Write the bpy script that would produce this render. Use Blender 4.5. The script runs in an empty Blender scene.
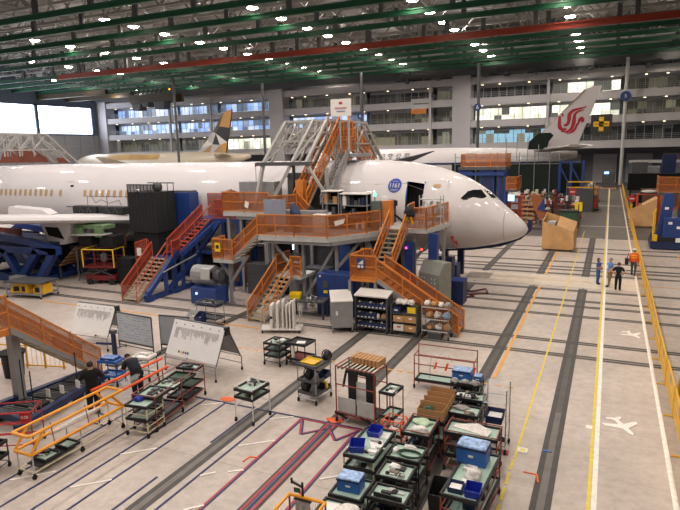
import bpy, bmesh, math, random
from mathutils import Vector, Matrix, noise
random.seed(7)
S = bpy.context.scene
COL = S.collection
# ------------------------------------------------------------------ camera
FPX = 577.94; CH = 8.7
RX = Vector((0.90754453, 0.41931991, -0.02310266))
UP = Vector((-0.05546105, 0.17420276, 0.98314672))
BK = Vector((0.41627755, -0.89096813, 0.18135269))
cd = bpy.data.cameras.new('camera'); cam = bpy.data.objects.new('camera', cd); COL.objects.link(cam)
cam.matrix_world = Matrix(((RX.x, UP.x, BK.x, 0), (RX.y, UP.y, BK.y, 0), (RX.z, UP.z, BK.z, CH), (0, 0, 0, 1)))
cd.sensor_width = 36; cd.sensor_fit = 'HORIZONTAL'; cd.lens = FPX * 36 / 680; cd.clip_end = 600; cd.clip_start = .2
S.camera = cam
# ------------------------------------------------------------------ exposure, world, ceiling lamps' light
S.view_settings.view_transform = 'Standard'; S.view_settings.look = 'None'
S.view_settings.exposure = -0.13; S.view_settings.gamma = 1; S.view_settings.use_curve_mapping = False
w = bpy.data.worlds.new('world'); S.world = w; w.use_nodes = True
w.node_tree.nodes['Background'].inputs[0].default_value = (1, .93, .87, 1)
w.node_tree.nodes['Background'].inputs[1].default_value = .18
LAMP_X = [9.5, -6.2, -22.6, -41, -61, -80.5, -99, -120]
LAMP_Z = 26.6
def lamp_or_fill(x, y, z, p, size=1.6, col=None):
    ld = bpy.data.lights.new('bay_or_fill_light', 'SPOT'); ld.shadow_soft_size = size * .5; ld.spot_size = math.radians(166); ld.spot_blend = .35
    ld.energy = p * 2.6; ld.color = col or ((1, .88, .77) if x > -12 else (1, .91, .86))
    o = bpy.data.objects.new('bay_or_fill_light', ld); COL.objects.link(o); o.location = (x, y, z)
    return o
LP = 1500
for x in LAMP_X[:6]:
    for y in (-4, 10, 24, 38, 52):
        lamp_or_fill(x, y, 24, LP * (.95 if x > -12 else (1.0 if x > -50 else .72)))
# ------------------------------------------------------------------ materials
MATS = {}
def lin(c): return c / 12.92 if c <= .04045 else ((c + .055) / 1.055) ** 2.4
def rgb(h): return tuple(lin(int(h[i:i + 2], 16) / 255) for i in (0, 2, 4)) + (1,)
def mat(name, hexc, rough=.5, metal=0, var=.10, scale=2.5, emit=0, alpha=1, coat=0):
    if name in MATS: return MATS[name]
    m = bpy.data.materials.new(name); m.use_nodes = True; nt = m.node_tree; b = nt.nodes['Principled BSDF']
    b.inputs['Roughness'].default_value = rough; b.inputs['Metallic'].default_value = metal
    c = rgb(hexc)
    if var > 0:
        tc = nt.nodes.new('ShaderNodeTexCoord'); n = nt.nodes.new('ShaderNodeTexNoise')
        n.inputs['Scale'].default_value = scale; n.inputs['Detail'].default_value = 5
        nt.links.new(tc.outputs['Object'], n.inputs['Vector'])
        r = nt.nodes.new('ShaderNodeValToRGB')
        r.color_ramp.elements[0].position = .3; r.color_ramp.elements[1].position = .7
        r.color_ramp.elements[0].color = tuple(v * (1 - var) for v in c[:3]) + (1,)
        r.color_ramp.elements[1].color = tuple(min(1, v * (1 + var)) for v in c[:3]) + (1,)
        nt.links.new(n.outputs['Fac'], r.inputs['Fac']); nt.links.new(r.outputs['Color'], b.inputs['Base Color'])
    else: b.inputs['Base Color'].default_value = c
    if emit:
        b.inputs['Emission Color'].default_value = c; b.inputs['Emission Strength'].default_value = emit
    if alpha < 1:
        b.inputs['Alpha'].default_value = alpha
    if coat: b.inputs['Coat Weight'].default_value = coat
    MATS[name] = m
    return m
def mesh_mat(name, hexc, fill, cell=.06):
    """finely perforated sheet: its holes are far below a pixel, so it reads as partly see-through"""
    m = mat(name, hexc, .55)
    m.node_tree.nodes['Principled BSDF'].inputs['Alpha'].default_value = fill
    return m
ORANGE = mat('orange_paint', 'CA7A30', .45); ORMESH = mesh_mat('orange_mesh', 'A05A26', .5)
REDOR = mat('red_orange_paint', 'B04A30', .5); REDMESH = mesh_mat('red_orange_mesh', '8E3826', .6)
GREY = mat('grey_steel', '8C8C8E', .45, .1); DGREY = mat('dark_grey_steel', '4A4B4E', .55); LGREY = mat('light_grey', 'B4B4B2', .5)
TRUSS = mat('galvanised_steel', 'A6A4A0', .5, .2)
BLUE = mat('blue_paint', '1E3A78', .45); DBLUE = mat('dark_blue_paint', '16264F', .5); BINB = mat('blue_plastic', '1C2F9E', .35)
CRATEB = mat('blue_crate', '2A5FA8', .4); NAVY = mat('navy_cloth', '1A1D2B', .9)
BLACK = mat('black_plastic', '17171A', .6); RUB = mat('rubber', '1E1E1F', .85); BLKM = mat('black_cloth', '121214', .95)
MINT = mat('mint_mat', 'A2BBAE', .6, var=.05); WHITE = mat('white_paint', 'DCD8D2', .45, var=.03); PAPER = mat('paper', 'E6E4E2', .8, var=.03)
CREAM = mat('cream_pipe', 'CFC7A6', .4); REDP = mat('red_brown_pipe', '8C4238', .45); BRIGHTOR = mat('bright_orange_pipe', 'F0602C', .45)
YEL = mat('yellow_paint', 'E0AC26', .45); YELP = mat('amber_pipe', 'EBA02C', .4); YELB = mat('bright_yellow', 'EBCB20', .4)
CARD = mat('cardboard', 'B58A5C', .85); WOOD = mat('plywood', 'C69A68', .7, var=.14, scale=1.5); TREAD = mat('stair_tread', 'A99A7C', .7)
CHROME = mat('chrome_wire', 'A0A2A5', .3, .8); PLAS = mat('clear_plastic', 'D9DDE0', .25, alpha=.16); RED = mat('red_paint', 'B4252B', .45)
SKIN = mat('skin', 'C79878', .6); GREEN = mat('green_paint', '2A4A33', .6); OLIVE = mat('green_bars', '3C4636', .6)
BOARD = mat('whiteboard', 'B9C0C8', .3, var=.04); BROWN = mat('brown_stock', '6E4A34', .7); PARCEL = mat('white_wrap', 'D8D2CC', .6, var=.2, scale=14)
GWRAP = mat('grey_wrap', '9A9590', .6, var=.35, scale=14); MIX = mat('mixed_parts', '6C6456', .6, var=.6, scale=20)
# ------------------------------------------------------------------ mesh builder
class MB:
    def __init__(s): s.v = []; s.f = []; s.mi = []; s.m = 0
    def add(s, vs, fs):
        k = len(s.v); s.v += [tuple(p) for p in vs]
        for f in fs: s.f.append(tuple(i + k for i in f)); s.mi.append(s.m)
        return s
    def box(s, x0, y0, z0, x1, y1, z1):
        return s.add([(x0, y0, z0), (x1, y0, z0), (x1, y1, z0), (x0, y1, z0), (x0, y0, z1), (x1, y0, z1), (x1, y1, z1), (x0, y1, z1)],
                     [(0, 3, 2, 1), (4, 5, 6, 7), (0, 1, 5, 4), (1, 2, 6, 5), (2, 3, 7, 6), (3, 0, 4, 7)])
    def cb(s, cx, cy, cz, sx, sy, sz): return s.box(cx - sx / 2, cy - sy / 2, cz - sz / 2, cx + sx / 2, cy + sy / 2, cz + sz / 2)
    def tube(s, p, q, r, n=6, r2=None, cap=True):
        p = Vector(p); q = Vector(q); d = (q - p)
        if d.length < 1e-6: return s
        d.normalize(); a = d.orthogonal().normalized()
        if abs(d.z) < .99: a = d.cross(Vector((0, 0, 1))).normalized()
        b = d.cross(a); r2 = r if r2 is None else r2; vs = []
        off = math.pi / n if n == 4 else 0
        for c, rr in ((p, r), (q, r2)):
            for i in range(n):
                t = 2 * math.pi * i / n + off; vs.append(c + a * math.cos(t) * rr + b * math.sin(t) * rr)
        fs = [(i, (i + 1) % n, n + (i + 1) % n, n + i) for i in range(n)]
        if cap: fs += [tuple(range(n))[::-1], tuple(range(n, 2 * n))]
        return s.add(vs, fs)
    def bar(s, p, q, w): return s.tube(p, q, w * .7071, 4)
    def path(s, pts, r, n=6):
        for a, b in zip(pts, pts[1:]): s.tube(a, b, r, n)
        return s
    def prism(s, poly, vec):
        n = len(poly); vec = Vector(vec); vs = [Vector(p) for p in poly] + [Vector(p) + vec for p in poly]
        return s.add(vs, [tuple(range(n))[::-1], tuple(range(n, 2 * n))] + [(i, (i + 1) % n, n + (i + 1) % n, n + i) for i in range(n)])
    def quad(s, *p): return s.add(p, [tuple(range(len(p)))])
    def lathe(s, prof, c=(0, 0, 0), n=12):
        c = Vector(c); vs = []; fs = []
        for r, z in prof:
            for i in range(n):
                t = 2 * math.pi * i / n; vs.append(c + Vector((r * math.cos(t), r * math.sin(t), z)))
        for k in range(len(prof) - 1):
            for i in range(n): fs.append((k * n + i, k * n + (i + 1) % n, (k + 1) * n + (i + 1) % n, (k + 1) * n + i))
        fs += [tuple(range(n))[::-1], tuple(range((len(prof) - 1) * n, len(prof) * n))]
        return s.add(vs, fs)
    def ball(s, c, r, n=8, sz=1):
        prof = [(max(.001, r * math.sin(math.pi * k / n)), -r * sz * math.cos(math.pi * k / n)) for k in range(n + 1)]
        return s.lathe(prof, c, n + 2)
    def build(s, name, m, parent=None, world=False, smooth=False, bevel=0):
        me = bpy.data.meshes.new(name); off = Vector((0, 0, 0))
        if world and parent:
            p = parent
            while p: off += p.location; p = p.parent
        me.from_pydata([Vector(v) - off for v in s.v], [], s.f)
        ms = m if isinstance(m, (list, tuple)) else [m]
        for q in ms: me.materials.append(q)
        if len(ms) > 1:
            for p, i in zip(me.polygons, s.mi): p.material_index = i
        bm = bmesh.new(); bm.from_mesh(me); bmesh.ops.recalc_face_normals(bm, faces=bm.faces); bm.to_mesh(me); bm.free()
        if smooth:
            for p in me.polygons: p.use_smooth = True
        o = bpy.data.objects.new(name, me); COL.objects.link(o)
        if parent: o.parent = parent
        if bevel:
            bv = o.modifiers.new('bevel', 'BEVEL'); bv.width = bevel; bv.segments = 2; bv.limit_method = 'ANGLE'
        return o
def T(name, label, cat, loc=(0, 0, 0), rz=0, group=None):
    o = bpy.data.objects.new(name, None); COL.objects.link(o); o.empty_display_size = .1
    o.location = loc; o.rotation_euler = (0, 0, rz); return tag(o, label, cat, group)
def tag(o, label, cat, group=None):
    o['label'] = label; o['category'] = cat
    if group: o['group'] = group
    return o
def struct(o): o['kind'] = 'structure'; return o
def kids(o): return [c for c in bpy.data.objects if c.parent == o]
def dup(root, loc, rz=None, label=None, group=None):
    def cp(o, par):
        c = o.copy(); COL.objects.link(c)
        if par: c.parent = par
        for ch in kids(o): cp(ch, c)
        return c
    r = cp(root, None); r.location = loc
    if rz is not None: r.rotation_euler = (0, 0, rz)
    if label: r['label'] = label
    if group: r['group'] = group
    return r
def ray(px, py):
    return RX * (px - 340) - UP * (py - 255) - BK * FPX
def F(px, py, z=0):
    d = ray(px, py); t = (z - CH) / d.z; return Vector((d.x * t, d.y * t, z))
def text_mesh(txt, size, depth=.004, bold=.0):
    cu = bpy.data.curves.new('lettering', 'FONT'); cu.body = txt; cu.size = size; cu.extrude = depth / 2; cu.offset = size * bold; cu.align_x = 'CENTER'; cu.align_y = 'CENTER'
    o = bpy.data.objects.new('lettering', cu); COL.objects.link(o)
    bpy.context.view_layer.update()
    me = bpy.data.meshes.new_from_object(o.evaluated_get(bpy.context.evaluated_depsgraph_get()))
    bpy.data.objects.remove(o); return me
def text_part(txt, size, m, parent, loc, xdir=(1, 0, 0), ydir=(0, 0, 1), name='lettering'):
    me = text_mesh(txt, size); me.materials.clear(); me.materials.append(m); o = bpy.data.objects.new(name, me); COL.objects.link(o)
    X = Vector(xdir).normalized(); Yv = Vector(ydir).normalized(); Z = X.cross(Yv)
    M = Matrix((X, Yv, Z)).transposed().to_4x4(); M.translation = Vector(loc)
    for v in me.vertices: v.co = M @ v.co
    o.parent = parent; return o
# ------------------------------------------------------------------ floor
def floor_mat():
    m = bpy.data.materials.new('concrete'); m.use_nodes = True; nt = m.node_tree; b = nt.nodes['Principled BSDF']; N = nt.nodes; L = nt.links
    tc = N.new('ShaderNodeTexCoord')
    def nz(sc, det=6, rough=.6):
        n = N.new('ShaderNodeTexNoise'); n.inputs['Scale'].default_value = sc; n.inputs['Detail'].default_value = det; n.inputs['Roughness'].default_value = rough
        L.new(tc.outputs['Object'], n.inputs['Vector']); return n
    n1 = nz(.35); r1 = N.new('ShaderNodeValToRGB'); r1.color_ramp.elements[0].position = .3; r1.color_ramp.elements[1].position = .72
    r1.color_ramp.elements[0].color = rgb('B3A79E'); r1.color_ramp.elements[1].color = rgb('D0C3B8'); L.new(n1.outputs['Fac'], r1.inputs['Fac'])
    n2 = nz(3.0, 8, .7); r2 = N.new('ShaderNodeValToRGB'); r2.color_ramp.elements[0].position = .25; r2.color_ramp.elements[1].position = .6
    r2.color_ramp.elements[0].color = (.72, .71, .70, 1); r2.color_ramp.elements[1].color = (1, 1, 1, 1); L.new(n2.outputs['Fac'], r2.inputs['Fac'])
    mx = N.new('ShaderNodeMixRGB'); mx.blend_type = 'MULTIPLY'; mx.inputs[0].default_value = 1
    L.new(r1.outputs['Color'], mx.inputs[1]); L.new(r2.outputs['Color'], mx.inputs[2])
    br = N.new('ShaderNodeTexBrick'); br.offset = 0; br.inputs['Scale'].default_value = 1; br.inputs['Brick Width'].default_value = 6.1; br.inputs['Row Height'].default_value = 6.1
    br.inputs['Mortar Size'].default_value = .012; br.inputs['Color1'].default_value = (1, 1, 1, 1); br.inputs['Color2'].default_value = (.95, .95, .95, 1); br.inputs['Mortar'].default_value = (.55, .53, .5, 1)
    L.new(tc.outputs['Object'], br.inputs['Vector'])
    m2 = N.new('ShaderNodeMixRGB'); m2.blend_type = 'MULTIPLY'; m2.inputs[0].default_value = .8
    L.new(mx.outputs[0], m2.inputs[1]); L.new(br.outputs['Color'], m2.inputs[2]); L.new(m2.outputs[0], b.inputs['Base Color'])
    b.inputs['Roughness'].default_value = .5
    return m
fl = struct(MB().box(-150, -14, -.3, 70, 150, 0).build('floor', floor_mat()))
TRK = mat('rail_steel_strip', '45423F', .65, var=.2); TRL = mat('rail_slot', '6E6762', .6, var=.15)
TRD = mat('rail_slot_dark', '57524D', .65, var=.15)
LY = mat('line_yellow', 'E0C84C', .6, var=.12, scale=6); LW = mat('line_white', 'EEE8E0', .6, var=.12, scale=6); LO = mat('line_orange', 'E0A040', .6, var=.15, scale=6)
LB = mat('line_blue', '2A3160', .6, var=.15, scale=6); LR = mat('line_red', 'A8404A', .6, var=.15, scale=6); PATCH = mat('floor_repair', '8E8378', .7, var=.25)
SPL = mat('orange_spray', 'E86A34', .7, var=.2)
ZL = [.002]
def strip(name, m, x0, y0, x1, y1, z=None):
    ZL[0] += .00012; zz = z or ZL[0]
    return MB().box(x0, y0, .0005, x1, y1, zz).build(name, m, fl)
def seg(name, m, p, q, wd):
    ZL[0] += .00012; p = Vector(p); q = Vector(q); d = (q - p).normalized(); n = Vector((-d.y, d.x)) * wd / 2
    return MB().prism([(p + n).to_3d() + Vector((0, 0, .0005)), (q + n).to_3d() + Vector((0, 0, .0005)), (q - n).to_3d() + Vector((0, 0, .0005)), (p - n).to_3d() + Vector((0, 0, .0005))], (0, 0, ZL[0])).build(name, m, fl)
def track_y(x, y0, y1, wd=.42):
    for dx in (-wd / 2 + .07, wd / 2 - .07): strip('rail_track', TRK, x + dx - .085, y0, x + dx + .085, y1)
    for a_, b_, m_ in ((y0, min(y1, 19), TRL), (max(y0, 19), y1, TRD)):
        if b_ > a_: strip('rail_slot', m_, x - wd / 2 + .14, a_, x + wd / 2 - .14, b_)
for x, ss in ((-1.1, ((-2, 36.9), (40.5, 62))), (-3.95, ((6, 36.9), (40.5, 49.6))), (-7.65, ((2, 36), (40.5, 60))), (-10.25, ((2, 31),)), (-17.6, ((16, 30),))):
    for a, b in ss: track_y(x, a, b, .46)
    strip('rail_slot', TRK, x - .03, 36.9, x + .03, 40.5)
for y in (24.65, 26.45, 30.75, 32.7, 33.9, 36.3, 41.0, 42.4, 43.4, 45.4, 49.7, 51.7):
    for dy in (-.12, .12): strip('rail_track', TRK, -60 if y < 30 else -40, y + dy - .085, 22, y + dy + .085)
strip('floor_repair', mat('worn_floor', '69625C', .6, var=.15, scale=.6), -70, 57.6, 22, 140); strip('rail_track', TRK, -.3, 57.4, 2, 57.7); strip('lane_line', LW, -2.6, 66, 2, 66.25); strip('lane_line', LW, -2.6, 88, 2, 88.3)
strip('floor_repair', mat('pale_slab', 'D2C5B4', .6, var=.12), -14, 37.2, 2.0, 40.3)
strip('floor_repair', PATCH, -8.5, 38.0, -6.9, 39.8)
strip('lane_line', LO, -14, 38.8, 22, 38.87)
ZL[0] += .002; strip('lane_line', LY, -.08, -4, .01, 128); strip('lane_line', LW, .02, -4, .15, 128); strip('lane_line', LW, 1.83, -4, 1.96, 128)
strip('lane_line', LY, -2.03, 15.6, -1.965, 62)
for k in range(8): strip('lane_line', LY, -2.06, 9.6 + k * .76, -1.98, 10.2 + k * .76)
strip('lane_line', LO, -3.62, 21.2, -3.5, 36.9); strip('lane_line', LO, -3.62, 40.5, -3.5, 49.5); strip('lane_line', LO, 5.0, 42, 5.1, 50)
for k in range(30): strip('lane_line', LO, -15.2 + k * .42, 20.48, -14.95 + k * .42, 20.56)
strip('lane_line', LO, -31, 23.2, -15.2, 23.3)
for x, a, b in ((-14.5, 6, 15.5), (-13.5, 6, 15.5), (-12.65, 6, 15.5), (-11.8, 6, 15.5), (-10.75, 6, 10.9), (-10.55, 13, 15.5), (-9.75, 6, 15.5)): strip('lane_line', LB, x - .03, a, x + .03, b)
strip('lane_line', LB, -13.2, 15.47, -6.6, 15.54); strip('lane_line', LR, -8.8, 15.4, -6.6, 15.465)
for x in (-8.72, -6.72):
    strip('lane_line', LR, x - .07, 5, x - .005, 15.4); strip('lane_line', LB, x, 5, x + .05, 15.4)
strip('lane_line', LR, -7.82, 5, -7.74, 15.4); strip('lane_line', LB, -7.68, 5, -7.62, 15.4); strip('lane_line', LR, -7.56, 5, -7.48, 15.4)
for m, o in ((LR, 0), (LB, .07)):
    for p, q in (((-8.7, 15.35), (-8.3, 14.5)), ((-8.3, 14.5), (-7.65, 15.2)), ((-7.65, 15.2), (-7.15, 14.55)), ((-7.15, 14.55), (-6.72, 15.35))):
        seg('lane_line', m, (p[0] + o, p[1]), (q[0] + o, q[1]), .055)
for p, q in (((-12.55, 9.6), (-11.8, 10.3)), ((-12.6, 11.4), (-11.85, 12.1)), ((-9.65, 13.15), (-8.8, 13.85)), ((-9.7, 11.4), (-9.4, 11.7)), ((-9.1, 11.85), (-8.75, 12.1)),
             ((-9.1, 10), (-8.75, 10.35)), ((-9.7, 15), (-9.05, 15.45)), ((-12.5, 15), (-11.9, 15.45)), ((-6.6, 12.5), (-5.9, 13.1)), ((-6.6, 14.3), (-6.1, 14.75)), ((-14.4, 9.2), (-13.6, 10)), ((-14.4, 7.6), (-13.6, 8.3))):
    seg('lane_line', LW, p, q, .06)
def blob(c, r1, r2, m, nm, seed):
    rnd = random.Random(seed); ZL[0] += .00012
    pts = [(c[0] + r1 * math.cos(t) * rnd.uniform(.75, 1.1), c[1] + r2 * math.sin(t) * rnd.uniform(.75, 1.1), .0005) for t in [i * .3927 for i in range(16)]]
    return MB().prism(pts, (0, 0, ZL[0])).build(nm, m, fl)
blob(F(228, 399.5).xy, .32, .2, SPL, 'spray_mark', 1); blob(F(335, 420.5).xy, .3, .2, SPL, 'spray_mark', 2)
seg('spray_mark', SPL, F(243, 462).xy, F(250, 457).xy, .04); seg('spray_mark', SPL, F(250, 457).xy, F(259, 458).xy, .04); seg('spray_mark', SPL, F(523, 472).xy, F(537, 475).xy, .04); seg('spray_mark', SPL, F(537, 475).xy, F(538, 483).xy, .05)
seg('tape_mark', CRATEB, F(543, 451).xy, F(552, 452).xy, .07); q_ = F(522.5, 450.5); strip('tape_mark', PAPER, q_.x - .14, q_.y - .14, q_.x + .14, q_.y + .14); strip('tape_mark', LY, q_.x - .06, q_.y - .08, q_.x + .08, q_.y + .08); q_ = F(589.4, 427.6); strip('tape_mark', LW, q_.x - .1, q_.y - .12, q_.x + .08, q_.y + .12)
strip('tape_mark', LB, -2.45, 13.8, -2.4, 15.6); strip('tape_mark', LR, -2.5, 15.65, -2.2, 15.9)
def plane_mark(cx, cy, a, s):
    ZL[0] += .00012; pts = [(.55, 0), (.45, .07), (.15, .08), (-.1, .5), (-.25, .5), (-.12, .08), (-.38, .06), (-.5, .22), (-.6, .22), (-.54, 0), (-.6, -.22), (-.5, -.22), (-.38, -.06), (-.12, -.08), (-.25, -.5), (-.1, -.5), (.15, -.08), (.45, -.07)]
    ca, sa = math.cos(a) * s, math.sin(a) * s
    mb = MB(); z = ZL[0]
    P = [(cx + x * ca - y * sa, cy + x * sa + y * ca, .0005) for x, y in pts]
    mb.add(P + [(p[0], p[1], z) for p in P], [tuple(range(18, 36))] + [(i, (i + 1) % 18, 18 + (i + 1) % 18, 18 + i) for i in range(18)])
    mb.build('aircraft_symbol', LW, fl)
plane_mark(.8, 18.75, -1.1, 1.05); plane_mark(1.36, 28.5, -1.0, .95); plane_mark(1.05, 43.5, 2.6, .5)
# ------------------------------------------------------------------ building shell
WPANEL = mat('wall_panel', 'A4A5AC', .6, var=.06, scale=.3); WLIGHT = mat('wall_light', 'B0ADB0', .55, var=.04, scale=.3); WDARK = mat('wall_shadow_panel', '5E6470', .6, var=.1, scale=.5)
DECK = mat('roof_deck', '7E7A75', .8, var=.15, scale=.4); SLATE = mat('blue_grey_wall', '66758C', .6, var=.06, scale=.3)
CG = mat('crane_green', '18543A', .5, var=.12, scale=.6); CR = mat('crane_red', '9A3A26', .5, var=.1)
def lit_mat(name, cols, strength, sx=.6, sz=.5, dark=.35):
    m = bpy.data.materials.new(name); m.use_nodes = True; nt = m.node_tree; b = nt.nodes['Principled BSDF']; N = nt.nodes; L = nt.links
    tc = N.new('ShaderNodeTexCoord'); mp = N.new('ShaderNodeMapping'); mp.inputs['Scale'].default_value = (sx, 1, sz); L.new(tc.outputs['Object'], mp.inputs['Vector'])
    v = N.new('ShaderNodeTexVoronoi'); v.inputs['Scale'].default_value = 1; v.distance = 'CHEBYCHEV'; v.inputs['Randomness'].default_value = .12; L.new(mp.outputs[0], v.inputs['Vector'])
    r = N.new('ShaderNodeValToRGB'); r.color_ramp.interpolation = 'CONSTANT'; e = r.color_ramp.elements
    n = len(cols); e[0].color = rgb(cols[0]); e[0].position = 0; e[1].color = rgb(cols[1]); e[1].position = dark
    for i in range(2, n):
        q = e.new(dark + (1 - dark) * (i - 1) / (n - 1)); q.color = rgb(cols[i])
    L.new(v.outputs['Color'], r.inputs['Fac']); L.new(r.outputs['Color'], b.inputs['Emission Color']); b.inputs['Emission Strength'].default_value = strength
    L.new(r.outputs['Color'], b.inputs['Base Color']); b.inputs['Roughness'].default_value = .3
    return m
GL_BLUE = lit_mat('lit_windows_daylight', ['5F6C80', 'BFD4F2', '93B4EA', 'E6EEF8', '86909E'], 1.1)
GL_WARM = lit_mat('lit_windows_warm', ['3E3C34', '6E6A58', '4E4C42', '8F8A72', '57564E'], .45)
GL_BRITE = lit_mat('lit_windows_bright', ['4A4A44', 'F2EEDC', 'C9CBB8', 'FFFBEC', '7D7A6A'], 1.6, dark=.3)
GL_DIM = lit_mat('lit_windows_dim', ['17191C', '2E3034', '1C1F22', '4A4A46', '24272B'], .3)
GL_SCR = lit_mat('lit_windows_screens', ['3A3A36', '8C8A78', '4A4C48', '9FD0EC', '6E6C5E'], .7, dark=.3)
struct(MB().box(-147, 146, 0, 70, 147, 30).build('wall_back', WPANEL))
BW = MB()
SL = (8.3, 13.3, 18.0, 22.4)
for z in SL: BW.box(-139, 130, z - .75, 60, 146, z + .75)
struct(BW.build('trim_1', WLIGHT))
col = MB()
for x in (-137.5, -77.5, -30.4): col.box(x - 2.0, 129.6, 0, x + 2.0, 133, 26)
for x in (-112, -98, -54, -37.5, -12.5, 16, 34): col.box(x - .28, 129.7, 0, x + .28, 130.3, 22.4)
struct(col.build('trim_2', WLIGHT))
top = MB(); top.box(-139, 131.5, 23.15, -74, 132, 26.5); top.box(-74, 131.5, 23.15, -46, 132, 26.5)
struct(top.build('wall_upper_left', WLIGHT))
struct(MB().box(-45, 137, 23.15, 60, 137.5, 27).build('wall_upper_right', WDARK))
struct(MB().box(-139, 140.6, 0, 60, 141, 7.55).build('wall_lower', mat('lower_wall', '72757F', .6, var=.2, scale=.15)))
wn = [0]
def window(x0, x1, z0, z1, y, glm, nm=1.6, rail=True):
    wn[0] += 1; f = MB(); n = max(1, int((x1 - x0) / nm))
    for i in range(n + 1):
        x = x0 + (x1 - x0) * i / n; f.box(x - .05, y - .06, z0, x + .05, y + .06, z1)
    f.box(x0, y - .06, z0, x1, y + .06, z0 + .12); f.box(x0, y - .06, z1 - .12, x1, y + .06, z1)
    o = struct(f.build('window_%d' % wn[0], LGREY))
    MB().box(x0, y + .1, z0, x1, y + .16, z1).build('pane', glm, o)
    if rail:
        r = MB(); yy = 130.5; zz = z0
        for k in (1.1, .75, .4): r.box(x0, yy, zz + k - .03, x1, yy + .06, zz + k + .03)
        for i in range(int((x1 - x0) / 3) + 1): r.box(x0 + i * 3 - .03, yy, zz - .2, x0 + i * 3 + .03, yy + .06, zz + 1.1)
        r.build('gallery_railing', GREY, o)
    return o
def bay(x0, x1, k, glm, h=.84, y=134):
    z0 = SL[k] + .75 + .02; z1 = (SL[k + 1] - .75) if k < 3 else 26
    lo = window(x0, x1, z0, z0 + (z1 - z0) * (h or .62), y, glm)
    hd = struct(MB().box(x0, y, z0 + (z1 - z0) * (h or .62), x1, y + .3, z1).build('wall_header', WPANEL))
    return lo
for k, row in enumerate((
    [(-135, -112.5, GL_WARM), (-111.5, -98.5, GL_WARM), (-97.5, -80, GL_BRITE), (-75, -54.5, GL_WARM), (-53.5, -38, GL_WARM), (-37, -32.6, GL_SCR), (-28.2, -13, GL_SCR), (-12, 15.5, GL_DIM), (16.5, 33.5, GL_DIM)],
    [(-135, -112.5, GL_BLUE), (-111.5, -98.5, GL_BLUE), (-97.5, -80, GL_BLUE), (-75, -54.5, GL_BLUE), (-53.5, -38, GL_WARM), (-37, -32.6, GL_WARM), (-28.2, -13, GL_BRITE), (-12, 1, GL_BRITE), (2, 15.5, GL_WARM), (16.5, 33.5, GL_BRITE)],
    [(-135, -112.5, GL_BLUE), (-111.5, -98.5, GL_BLUE), (-97.5, -80, GL_BLUE), (-75, -54.5, GL_WARM), (-53.5, -38, GL_DIM), (-37, -32.6, GL_WARM), (-28.2, -13, GL_DIM), (-12, 1, GL_BRITE), (2, 15.5, GL_WARM), (16.5, 33.5, GL_BRITE)])):
    for x0, x1, g in row: bay(x0, x1, k, g)
for x0, x1 in ((-104, -85), (-71.5, -58)): window(x0, x1, 23.8, 25.4, 131.4, GL_BRITE, 1.7, False)
for x0, x1 in ((-45, -32.6), (-28.2, -12.9), (-12, 10), (11, 34)): window(x0, x1, 23.2, 26, 136, GL_DIM, 4)
# little gallery ceiling lamps
GLAMP = mat('gallery_lamp_glow', 'FFEAC0', .5, var=0, emit=5)
g = MB()
for z in SL[1:]:
    for i in range(34): g.cb(-134 + i * 5.3 + (i % 3) * .8, 132.2, z - .8, .4, .3, .08)
struct(g.build('trim_3', GLAMP))
# ground level doors under the gallery
for i, (x0, x1, c) in enumerate(((-3.5, 1.2, WLIGHT), (3, 8, WPANEL), (10, 15, WLIGHT), (17, 24, WPANEL), (-14, -6, WPANEL))):
    d = struct(MB().box(x0, 139.9, 0, x1, 140.4, 6.2).build('door_%d' % (i + 1), c))
    q = MB()
    for k in range(1, 6): q.box(x0, 139.82, k * 1.03 - .03, x1, 139.9, k * 1.03 + .03)
    q.build('door_rib', GREY, d)
# left wall: hangar door with tall translucent panes
wl = struct(MB().box(-140, -14, 0, -139.2, 130, 14.1).build('wall_left', WPANEL))
struct(MB().box(-140, -14, 22.3, -139.2, 130, 31).build('wall_left_upper', SLATE))
struct(MB().box(-140, 128.4, 14.1, -139.2, 146, 22.3).build('wall_left_corner', SLATE))
rb = MB()
for i in range(14): rb.box(-139.2, 128 - i * 5.2, 0, -138.9, 128.3 - i * 5.2, 14.1)
for z in (4, 7.5, 11): rb.box(-139.2, 40, z, -139.0, 130, z + .25)
rb.build('wall_rib', WLIGHT, wl)
PANE = mat('translucent_daylight_pane', 'EAF2FF', .4, var=0, emit=8)
for i in range(4):
    y1 = 128 - i * 18.6; o = MB()
    o.box(-139.5, y1 - .5, 14.1, -138.9, y1, 22.3); o.box(-139.5, y1 - 18.5, 14.1, -138.9, y1 - 18.1, 22.3); o.box(-139.5, y1 - 18.5, 14.1, -138.9, y1, 14.5); o.box(-139.5, y1 - 18.5, 21.8, -138.9, y1, 22.3)
    wn[0] += 1; wo = struct(o.build('window_%d' % wn[0], SLATE)); MB().box(-139.45, y1 - 18.1, 14.5, -139.3, y1 - .5, 21.8).build('pane', PANE, wo)
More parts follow.
